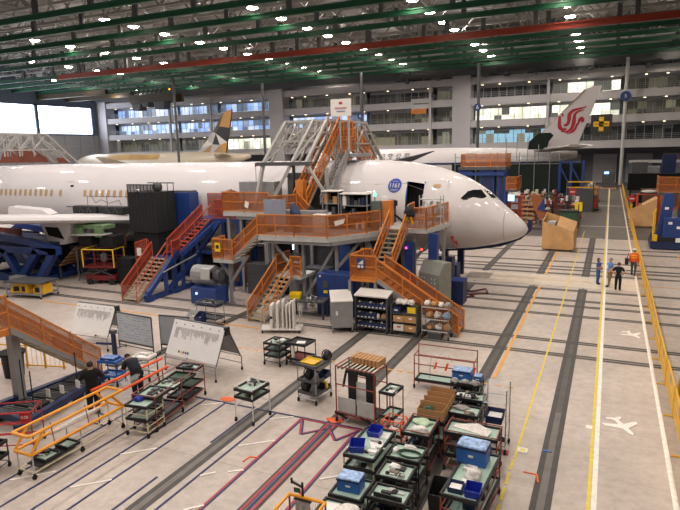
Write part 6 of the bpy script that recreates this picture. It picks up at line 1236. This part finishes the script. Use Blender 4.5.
lump('cloth', 'white cloth on the black topped red frame rack', 'cloth', (4.1, 72, 3.15), (1.6, .7, .3), PARCEL, 91)
sp = T('stop_sign_post', 'round red sign on a yellow post at the barrier beside the plywood crate', 'sign', (2.45, 75, 0)); MB().box(-.12, -.12, 0, .12, .12, 1.6).build('post', YEL, sp); MB().tube((0, -.14, 2.2), (0, -.08, 2.2), .42, 16).build('sign_disc', RED, sp); MB().cb(0, -.16, 2.2, .5, .02, .12).build('white_bar', WHITE, sp); MB().bar((0, 0, 1.5), (0, 0, 2.6), .06).build('rod', GREY, sp)
o = T('black_curtain', 'long black skirted platform in the far right bay', 'curtain', (15.5, 98, 0)); MB().box(-13, -.6, 1.5, 14, .6, 4.0).build('curtain', BLKM, o)
for k in range(8): MB().bar((-12.6 + k * 3.7, 0, 0), (-12.6 + k * 3.7, 0, 1.6), .2).build('leg', DGREY, o)
for i, (x, y, sx, sy, sz, m, lb) in enumerate(((5.0, 88, 2.2, 1.4, 2.4, BROWN, 'brown crate stack left of the far right curtain'), (8.0, 88, 2.2, 1.4, 2.3, BROWN, 'brown crate stack in front of the far right curtain'), (3.3, 84, 1.2, 1.2, 1.9, BLKM, 'black cabinet beyond the round red sign'), (11.5, 86, 2.0, 1.2, 2.2, CARD, 'tan crate in front of the far right curtain'), (4.3, 79, 1.0, .8, 1.2, PARCEL, 'pale wrapped pallet near the red frame'), (4.5, 112, 2.4, 2, 5.2, DGREY, 'dark machine frame in the far right bay, left'), (9.0, 114, 2.0, 2, 6.4, DBLUE, 'tall dark blue column machine in the far right bay'), (13.5, 113, 2.2, 2, 5.0, BLUE, 'blue machine in the far right bay'), (6.8, 116, 2.0, 2, 4.4, GREY, 'grey machine in the far right bay'), (12.0, 110, 2.2, 1.2, 4.6, BROWN, 'reddish machine in the far right bay'))): cab(lb, (x, y, 0), (sx, sy, sz), m, 'stock_block', 'equipment')
o = T('overhead_duct', 'pale duct crossing the far right bay above the machines', 'duct', (9, 118, 0)); MB().box(-6, -.3, 4.9, 12, .3, 5.4).build('duct', LGREY, o)
for x in (-7.5, 3, 11.5): MB().bar((x + 2, 0, 0), (x + 2, 0, 5.0), .25).build('support', DGREY, o)
o = T('pallet_stack', 'grey loaded pallet at the far end of the walkway', 'pallet', (-.4, 122, 0)); MB().box(-1.2, -1, 0, 1.6, 1, .2).build('pallet', WOOD, o); MB().box(-.9, -.8, .2, 1.3, .8, 3.2).build('load', DGREY, o); MB().cb(-.2, -.85, 4.2 - 1.2, .8, .05, .4).build('screen', BLED, o)
# ------------------------------------------------------------------ tail dock and clutter beyond the nose
td = T('tail_dock', 'dark green screened scaffold under the far tail fin', 'scaffold', (-12, 86, 0)); SCR = mat('dark_green_screen', '16211C', .9, var=.2)
MB().box(-21, 84.2, 0, -3.6, 84.5, 6.2).build('screen', SCR, td, True); MB().box(-21, 84.5, 0, -20.7, 90, 5.9).build('screen', SCR, td, True); MB().prism([(-11.0, 88.8, 7.9), (-8.4, 88.8, 7.9), (-8.2, 88.8, 9.0), (-7.6, 88.8, 9.8), (-8.0, 88.8, 10.2), (-9.6, 88.8, 10.2), (-10.9, 88.8, 9.0)], (0, .4, 0)).build('fin_cover', SCR, td, True)
for x in (-20.5, -17.5, -14.5, -11.5, -9.5, -7.5, -6.3): brace(td, (x, 84.1, 0), (x, 84.1, 7.6), .09, GREY, 'standard')
for x in (-14, -12.5, -11, -9.5, -8): brace(td, (x, 88.4, 5.9), (x, 88.4, 9.6 if x < -10 else 8.6), .08, GREY, 'standard')
for z in (6.0, 7.0): brace(td, (-20.5, 84.1, z), (-6.3, 84.1, z), .07, GREY, 'ledger')
rd = T('work_dock', 'orange railed dock on blue towers behind the cockpit', 'work platform', (-12, 61, 0)); deck(rd, [(-14.3, 60), (-9.5, 60), (-9.5, 63), (-14.3, 63)], 6.5, .3, DGREY); rail(rd, [(-14.3, 63, 6.5), (-14.0, 60, 6.5), (-9.5, 60, 6.5), (-9.5, 63, 6.5)], 1.3); deck(rd, [(-9.4, 60), (-8.4, 60), (-8.4, 63), (-9.4, 63)], 4.2, .2, DGREY); rail(rd, [(-9.4, 60, 4.2), (-8.4, 60, 4.2), (-8.4, 63, 4.2)], 1.3)
for x, w_ in ((-16.6, 2.0), (-13.6, 1.4), (-11.4, 1.5), (-9.9, .8)): MB().box(x - w_ / 2, 60.2, 0, x + w_ / 2, 61.8, 6.2).build('blue_tower', BLUE, rd, True); MB().box(x - w_ / 2 + .2, 60.15, .5, x + w_ / 2 - .2, 60.2, 5.8).build('tower_panel', DBLUE, rd, True)
MB().box(-9.2, 60.0, 3.1, -8.6, 60.1, 3.7).build('screen', BLED, rd, True); brace(rd, (-14.2, 60, 5.8), (-9.6, 60, 5.8), .3, BLUE, 'blue_beam'); 
sd = T('blue_tower', 'blue braced tower frame right of the green scaffold', 'tower', (-4.1, 82.4, 0))
for x in (-2, -.6, .9):
    for y in (0, 1.5): MB().box(x - .14, y - .14, 0, x + .14, y + .14, 6.4).build('post', BLUE, sd)
for a, b in (((-2, 0, .5), (-.6, 0, 3)), ((-.6, 0, 3), (-2, 0, 5.8)), ((-.6, 0, .5), (.9, 0, 3)), ((.9, 0, 3), (-.6, 0, 5.8)), ((-2, 0, 6.2), (.9, 0, 6.2))): MB().bar(a, b, .18).build('brace', BLUE, sd)
bcx = T('yellow_railing', 'yellow rail frame in front of the blue tower frame', 'frame', (-3.4, 80, 0))
for x in (-1.5, 1.6): MB().bar((x, 0, 0), (x, 0, 3.9), .14).build('post', DGREY, bcx)
for z in (3.1, 3.8): MB().bar((-1.5, 0, z), (1.6, 0, z), .14).build('rail', YEL, bcx)
MB().box(-1.4, .1, 0, 1.5, .9, 2.9).build('dark_body', DGREY, bcx)
# rows of loaded carts and racks beyond the nose
ADJ = [('pale', PARCEL), ('brown', BROWN), ('tan', CARD), ('grey', GWRAP), ('rusty', REDP), ('dark', DGREY), ('cream', CREAM), ('orange', REDOR), ('olive', OLIVE), ('white', WHITE)]
WHERE = [('front', 67, -7.6, -3.2), ('second', 72, -10.2, -3.3), ('third', 77, -12.3, -5.4), ('fourth', 82, -13.6, -6.6), ('fifth', 94, -5.0, -2.8)]
r = random.Random(12); od = ('first', 'second', 'third', 'fourth', 'fifth', 'sixth', 'seventh')
for wn_, y, xa, xb in WHERE:
    n = {'front': 4, 'second': 6, 'third': 7, 'fourth': 7, 'fifth': 4}[wn_]
    for i in range(n):
        x = xa + (xb - xa) * i / (n - 1); an, m = ADJ[r.randrange(len(ADJ))]; pipe = [REDP, BLACK, BROWN][i % 3]
        an2, m2 = ADJ[r.randrange(len(ADJ))]
        c = T('stock_cart', 'stock cart with %s load beyond the nose, %s from left in %s row' % (an, od[i], wn_), 'cart', (x, y + r.uniform(-.6, .6), 0), r.uniform(-.2, .2) + (1.57 if i % 3 == 1 else 0), 'stock carts beyond the nose')
        for px in (-.42, .42):
            for py in (-.6, .6): MB().bar((px, py, 0), (px, py, 2.2), .06).build('post', pipe, c)
        for z in (.3, .9, 1.5, 2.1): MB().box(-.45, -.62, z, .45, .62, z + .06).build('shelf', pipe, c)
        mb = MB(); ms = [m, m2, PARCEL, DGREY]; 
        for z in (.36, .96, 1.56, 2.16):
            for k in range(5): mb.m = 0 if r.random() < .5 else r.randrange(4); px = r.uniform(-.35, .1); py = r.uniform(-.5, .2); mb.box(px, py, z, px + r.uniform(.15, .35), py + r.uniform(.2, .4), z + r.uniform(.1, .38 if z < 2 else .6))
        s_ = mb.build('load', ms, c); s_['kind'] = 'stuff'
for i, (x, y, z, sx, sy, sz, m, lb) in enumerate(((-11.2, 79.3, 1.6, 2.2, 1.2, .9, PARCEL, 'pale covered bundle on the third row of stock carts'), (-8.6, 79.2, 1.6, 3.0, 1.4, .7, GWRAP, 'grey long bundle behind the third row of stock carts'), (-4.8, 90, 1.6, 2.4, 1.4, .5, BROWN, 'brown bundle on the far stock carts'))): 
    o = lump('bundle', lb, 'bundle', (x, y, z), (sx, sy, sz), m, 95 + i); 
    MB().box(-sx / 2, -sy / 2, -z, sx / 2, sy / 2, .05).build('base_rack', DGREY, o)
ob = T('crate_rack', 'orange and tan slatted rack leaning beside the nose', 'rack', (-7.2, 62, 0)); mb = MB()
for k in range(7): mb.bar((-.9, 0, .3 + k * .45), (.5 - k * .05, 0, .3 + k * .45), .16)
mb.build('slats', CARD, ob); MB().prism([(-.2, -.1, 3.6), (.9, -.1, 3.6), (1.5, -.1, 1.6), (1.0, -.1, .9), (.4, -.1, 2.0)], (0, .6, 0)).build('orange_side', mat('brown_orange', '9A5830', .6), ob); MB().box(-1.0, -.2, 0, 1.2, .8, .25).build('base', DGREY, ob); MB().prism([(.6, -.15, 2.1), (1.3, -.15, 3.3), (1.4, -.15, 1.9)], (0, .1, 0)).build('blue_panel', BLUE, ob)
oc = T('orange_cabinet', 'orange open rack with white notices behind the nose', 'rack', (-9.2, 63.6, 0)); MB().box(-1.1, 0, 0, 1.1, .8, 3.3).build('body', REDOR, oc); MB().box(-.2, -.04, 2.6, .5, 0, 3.1).build('notice', PAPER, oc); MB().box(-.2, -.04, 1.9, .5, 0, 2.4).build('notice', PAPER, oc)
gb = T('waste_bin', 'dark green wheeled bin behind the plywood crate', 'bin', (-3.6, 61, 0)); MB().prism([(-.7, -.6, .2), (.9, -.6, .2), (1.0, -.6, 2.1), (-.8, -.6, 2.1)], (0, 1.2, 0)).build('body', GREEN, gb, bevel=.05); MB().box(-.85, -.68, 2.1, 1.05, .68, 2.2).build('lid', BLACK, gb)
for x in (-.5, .7): MB().tube((x, -.5, .15), (x, -.3, .15), .15, 10).build('wheel', RUB, gb)
MB().box(-.6, .4, 0, .8, .55, .3).build('foot', BLACK, gb)
yb = T('yellow_box', 'bright yellow box on a post beside the dark green bin', 'box', (-2.75, 64, 0)); MB().box(-.1, -.1, 0, .1, .1, 1.8).build('post', DGREY, yb); MB().box(-.36, -.2, 1.8, .36, .25, 2.7).build('box', YELB, yb); MB().box(-.02, -.22, 1.95, .08, -.2, 2.5).build('dark_label', DGREY, yb)
rs2 = T('stop_sign', 'round red sign above the stock carts left of the walkway', 'sign', (-3.9, 74, 0)); MB().bar((0, 0, 0), (0, 0, 3.2), .08).build('post', GREY, rs2); MB().tube((0, -.1, 3.0), (0, -.04, 3.0), .42, 16).build('sign_disc', RED, rs2); MB().cb(0, -.12, 3.0, .5, .02, .12).build('white_bar', WHITE, rs2)
for i, (x, y, lb) in enumerate(((-1.6, 83, 'low brown and red cart along the walkway edge'), (-1.9, 97, 'tan and yellow cart farther along the walkway edge'), (-2.6, 108, 'pale rack at the far left of the walkway'))):
    c = T('stock_cart', lb, 'cart', (x, y, 0)); MB().box(-.4, -2.2, .3, .4, 2.2, .5).build('bed', BROWN, c); MB().box(-.38, -2.0, .5, .38, 2.0, 2.0).build('load', (BROWN, CARD, PARCEL)[i], c); MB().box(-.2, -2.3, .5, .2, -2.2, 1.6).build('end_panel', (RED, YEL, GREY)[i], c)
    for px in (-.35, .35):
        for py in (-1.8, 1.8): MB().tube((px - .05, py, .15), (px + .05, py, .15), .15, 10).build('wheel', RUB, c)
# ------------------------------------------------------------------ people
def limb_skin(edges_pts, chains):
    pass
def person(label, loc, rz, hgt, shirt, trousers, hairc, pose, long_hair=False, vest=None, hat=None, shorts=False, sleeve='short', bulk=1.0):
    """pose: joint name -> (x, y, z) in units of a 1.75 m figure facing -y"""
    J = {'pelvis': (0, 0, .95), 'waist': (0, 0, 1.08), 'chest': (0, 0, 1.30), 'collar': (0, .01, 1.45), 'neck': (0, .0, 1.52), 'chin': (0, -.015, 1.575), 'head': (0, -.01, 1.65), 'crown': (0, .0, 1.715),
         'hipL': (.1, 0, .92), 'kneeL': (.11, -.01, .5), 'ankL': (.11, .02, .09), 'toeL': (.12, -.15, .04), 'hipR': (-.1, 0, .92), 'kneeR': (-.11, -.01, .5), 'ankR': (-.11, .02, .09), 'toeR': (-.12, -.15, .04),
         'shL': (.185, 0, 1.42), 'elL': (.24, .02, 1.13), 'wrL': (.24, -.05, .88), 'haL': (.24, -.08, .80), 'shR': (-.185, 0, 1.42), 'elR': (-.24, .02, 1.13), 'wrR': (-.24, -.05, .88), 'haR': (-.24, -.08, .80)}
    J.update(pose); W_ = 1.22 * bulk; RR = {'pelvis': (.15, .12), 'waist': (.14, .11), 'chest': (.16, .12), 'collar': (.11, .08), 'neck': (.055, .055), 'chin': (.07, .075), 'head': (.085, .098), 'crown': (.05, .06)}
    for s in 'LR': RR.update({'hip' + s: (.095, .095), 'knee' + s: (.062, .062), 'ank' + s: (.045, .045), 'toe' + s: (.035, .025), 'sh' + s: (.065, .065), 'el' + s: (.045, .045), 'wr' + s: (.03, .03), 'ha' + s: (.036, .02)})
    E = [('pelvis', 'waist'), ('waist', 'chest'), ('chest', 'collar'), ('collar', 'neck'), ('neck', 'chin'), ('chin', 'head'), ('head', 'crown')]
    for s in 'LR': E += [('pelvis', 'hip' + s), ('hip' + s, 'knee' + s), ('knee' + s, 'ank' + s), ('ank' + s, 'toe' + s), ('collar', 'sh' + s), ('sh' + s, 'el' + s), ('el' + s, 'wr' + s), ('wr' + s, 'ha' + s)]
    names = list(J); V = [Vector(J[n]) for n in names]; ed = [(names.index(a), names.index(b)) for a, b in E]; rad = [(RR[n][0] * W_, RR[n][1] * W_) if n not in ('head', 'chin', 'crown', 'neck') else (RR[n][0] * 1.08, RR[n][1] * 1.08) for n in names]; lab = list(names)
    for s, sg in (('L', 1), ('R', -1)):
        h = Vector(J['ha' + s]); d = (h - Vector(J['wr' + s])).normalized(); sd = d.cross(Vector((0, 0, 1)))
        sd = sd.normalized() if sd.length > .1 else Vector((0, 1, 0)); nn = d.cross(sd); hi = names.index('ha' + s)
        for k, (o_, L) in enumerate(((-.03, .07), (-.01, .085), (.01, .08), (.03, .062), (.045, .03))):
            p = len(V); base = h + sd * o_ * 1.1 - d * (.05 if k == 4 else 0)
            V += [base + d * .015, base + d * (L * .6) + sd * (.02 if k == 4 else 0), base + d * L + nn * .02 + sd * (.03 if k == 4 else 0)]; rad += [(.011, .011), (.010, .010), (.008, .008)]; lab += ['finger'] * 3; ed += [(hi, p), (p, p + 1), (p + 1, p + 2)]
    me = bpy.data.meshes.new('body'); me.from_pydata(V, ed, []); o = bpy.data.objects.new('body', me); COL.objects.link(o)
    sk = o.modifiers.new('skin', 'SKIN'); sk.use_smooth_shade = True; sk.branch_smoothing = .4
    for i, v in enumerate(me.skin_vertices[0].data): v.radius = rad[i]; v.use_root = (i == 0)
    ss = o.modifiers.new('sub', 'SUBSURF'); ss.levels = 1; ss.render_levels = 1
    bpy.context.view_layer.update(); bm_ = bpy.data.meshes.new_from_object(o.evaluated_get(bpy.context.evaluated_depsgraph_get())); bpy.data.objects.remove(o)
    k = hgt / 1.75; root = T('person', label, 'person', loc, rz); root.scale = (1, 1, 1); zmin = min(v.co.z for v in bm_.vertices)
    for v in bm_.vertices: v.co.z -= zmin
    segs = [(Vector(J[a]) - Vector((0, 0, zmin)), Vector(J[b]) - Vector((0, 0, zmin)), a, b) for a, b in E]
    def near(p):
        best = None
        for a, b, na, nb in segs:
            t = max(0, min(1, (p - a).dot(b - a) / (b - a).length_squared)); d = (p - a - (b - a) * t).length
            if best is None or d < best[0]: best = (d, na, nb, t)
        return best
    cls = []
    for f in bm_.polygons:
        d, a, b, t = near(f.center); c = 'skin'
        if a in ('pelvis', 'hipL', 'hipR', 'kneeL', 'kneeR') : c = 'trousers'
        if shorts and a.startswith('knee'): c = 'skin'
        if a == 'pelvis' and b == 'waist': c = 'shirt' if t > .2 else 'trousers'
        if a in ('waist', 'chest') or (a == 'collar' and b != 'neck'): c = 'shirt'
        if a.startswith('sh') and (sleeve == 'long' or t < .75): c = 'shirt'
        if sleeve == 'long' and a.startswith('el') and t < .95: c = 'shirt'
        if a.startswith('ank') or (a.startswith('knee') and t > .93): c = 'shoes'
        cls.append(c)
    bm_.materials.clear(); bm_.materials.append(SKIN)
    for f in bm_.polygons: f.use_smooth = True; f.material_index = 0
    for v in bm_.vertices: v.co *= k
    bo = bpy.data.objects.new('body', bm_); COL.objects.link(bo); bo.parent = root
    def garment(nm, c, m, off):
        mb = MB(); idx = {}
        for f, cc in zip(bm_.polygons, cls):
            if cc not in c: continue
            ids = []
            for vi in f.vertices:
                if vi not in idx: v = bm_.vertices[vi]; idx[vi] = len(mb.v); mb.v.append(tuple(v.co + v.normal * off))
                ids.append(idx[vi])
            mb.f.append(tuple(ids)); mb.mi.append(0)
        return mb.build(nm, m, root, smooth=True)
    garment('shirt', ('shirt',), shirt, .012); garment('trousers', ('trousers',), trousers, .010); garment('shoes', ('shoes',), BLACK, .012)
    if vest: 
        g = garment('safety_vest', ('shirt',), vest, .026); c = Vector(J['chest']) * k - Vector((0, 0, zmin * k)); mb = MB()
        for z in (-.12, .02): mb.lathe([(.215 * k, z), (.215 * k, z + .05)], c, 14)
        s_ = mb.build('reflective_band', YELB, root); s_.scale = (1, .85, 1)
    hd = (Vector(J['head']) - Vector((0, 0, zmin))) * k; up = (Vector(J['crown']) - Vector(J['chin'])).normalized(); q = Vector((0, 0, 1)).rotation_difference(up).to_matrix()
    def HP(x, y, z): return hd + q @ Vector((x, y, z)) * k
    mb = MB(); mb.tube(HP(0, -.09, .01), HP(0, -.125, -.02), .012, 6, .016); mb.build('nose', SKIN, root)
    mb = MB(); [mb.ball(HP(s * .033, -.092, .02), .011, 6) for s in (-1, 1)]; mb.build('eyes', BLACK, root); MB().tube(HP(-.025, -.095, -.05), HP(.025, -.095, -.05), .007, 5).build('mouth', mat('lips', '9A5A4C', .6), root)
    mb = MB(); [mb.ball(HP(s * .09, .0, 0), .022, 6) for s in (-1, 1)]; mb.build('ears', SKIN, root)
    bm = bmesh.new(); bmesh.ops.create_icosphere(bm, subdivisions=3, radius=1)
    for v in list(bm.verts):
        if (v.co.z < .1 and v.co.y < .15 and not long_hair) or (v.co.y < -.45 and v.co.z < .45) or (v.co.z < -.35 and not long_hair): bm.verts.remove(v)
    for v in bm.verts:
        c = v.co; z = c.z * .115 + .012
        if long_hair and c.z < 0: z = c.z * .26
        v.co = HP(c.x * .102, c.y * .116 + .008, z)
    hm = bpy.data.meshes.new('hair'); bm.to_mesh(hm); bm.free(); hm.materials.append(hairc)
    for p in hm.polygons: p.use_smooth = True
    ho = bpy.data.objects.new('hair', hm); COL.objects.link(ho); ho.parent = root
    if hat:
        mb = MB(); mb.lathe([(.15 * k, .05), (.125 * k, .06), (.12 * k, .10), (.09 * k, .15), (.01, .165)], hd, 16); mb.build('hard_hat', hat, root, smooth=True)
    return root
HB = mat('hair_brown', '5A3E2A', .8); HG = mat('hair_grey', '8E8880', .8); HD = mat('hair_dark', '241C18', .8)
SCRUB = mat('blue_cloth', '3A5C94', .85); LSH = mat('light_blue_cloth', '5E86C0', .85); KHAKI = mat('khaki_cloth', '8C7656', .85); DK = mat('black_blue_cloth', '16181F', .9); VEST = mat('vest_orange', 'F0622C', .7); GTR = mat('grey_cloth', '4C4E52', .85)
arms_x = {'elL': (.24, -.06, 1.15), 'wrL': (.03, -.2, 1.18), 'haL': (-.05, -.2, 1.2), 'elR': (-.24, -.06, 1.15), 'wrR': (-.03, -.2, 1.14), 'haR': (.05, -.2, 1.14)}
person('person in blue with long brown hair and folded arms, leftmost of the walkway group', F(597.5, 284.2), 1.3, 1.66, SCRUB, SCRUB, HB, arms_x, long_hair=True)
person('person in light blue shirt and khaki trousers, middle of the walkway group', F(609.3, 286.8), -1.2, 1.80, LSH, KHAKI, HG, {'elL': (.25, .03, 1.14), 'wrL': (.2, -.12, .98), 'haL': (.18, -.18, .96), 'kneeL': (.11, -.05, .5), 'ankL': (.11, -.1, .09), 'toeL': (.12, -.27, .04)})
person('person in black clothes with hands on hips, rightmost of the walkway group', F(617.5, 290.4), 3.0, 1.70, DK, DK, HB, {'elL': (.36, .06, 1.16), 'wrL': (.2, -.0, 1.02), 'haL': (.15, -.06, 1.0), 'elR': (-.36, .06, 1.16), 'wrR': (-.2, 0, 1.02), 'haR': (-.15, -.06, 1.0)})
person('person in orange safety vest and white hard hat walking along the yellow barrier', F(633, 275.6), 3.0, 1.78, GTR, GTR, HD, {'kneeL': (.1, -.12, .5), 'ankL': (.1, -.12, .1), 'toeL': (.11, -.3, .04), 'kneeR': (-.1, .02, .5), 'ankR': (-.1, .16, .1), 'toeR': (-.11, 0, .04)}, vest=VEST, hat=WHITE, sleeve='long')
bg_ = T('shoulder_bag', 'black bag carried by the person in the orange vest', 'bag', F(633, 275.6) + Vector((-.42, -.05, .75)), 0); MB().box(-.12, -.18, 0, .1, .18, .4).build('bag_body', BLACK, bg_, bevel=.03); MB().path([(0, -.15, .4), (.08, -.05, .75), (.08, .05, .75), (0, .15, .4)], .015).build('strap', BLACK, bg_)
person('person in black clothes seen from behind, standing at the blue base beams', F(95, 413), -2.3, 1.84, BLKM, BLKM, HD, {'elL': (.3, -.1, 1.2), 'wrL': (.36, -.32, 1.12), 'haL': (.38, -.4, 1.1), 'elR': (-.3, -.1, 1.2), 'wrR': (-.36, -.32, 1.12), 'haR': (-.38, -.4, 1.1)}, sleeve='long', bulk=1.3)
person('person in dark navy shirt bending forward over the work table', (-15.05, 14.7, 0), -1.9, 1.85, NAVY, DK, HD, {'waist': (0, -.1, 1.05), 'chest': (0, -.27, 1.18), 'collar': (0, -.41, 1.24), 'neck': (0, -.48, 1.27), 'chin': (0, -.53, 1.27), 'head': (0, -.58, 1.31), 'crown': (0, -.62, 1.37), 'shL': (.185, -.38, 1.2), 'elL': (.24, -.48, .95), 'wrL': (.15, -.66, .98), 'haL': (.12, -.74, 1.0), 'shR': (-.185, -.38, 1.2), 'elR': (-.24, -.48, .95), 'wrR': (-.15, -.66, .98), 'haR': (-.12, -.74, 1.0)}, bulk=1.35)
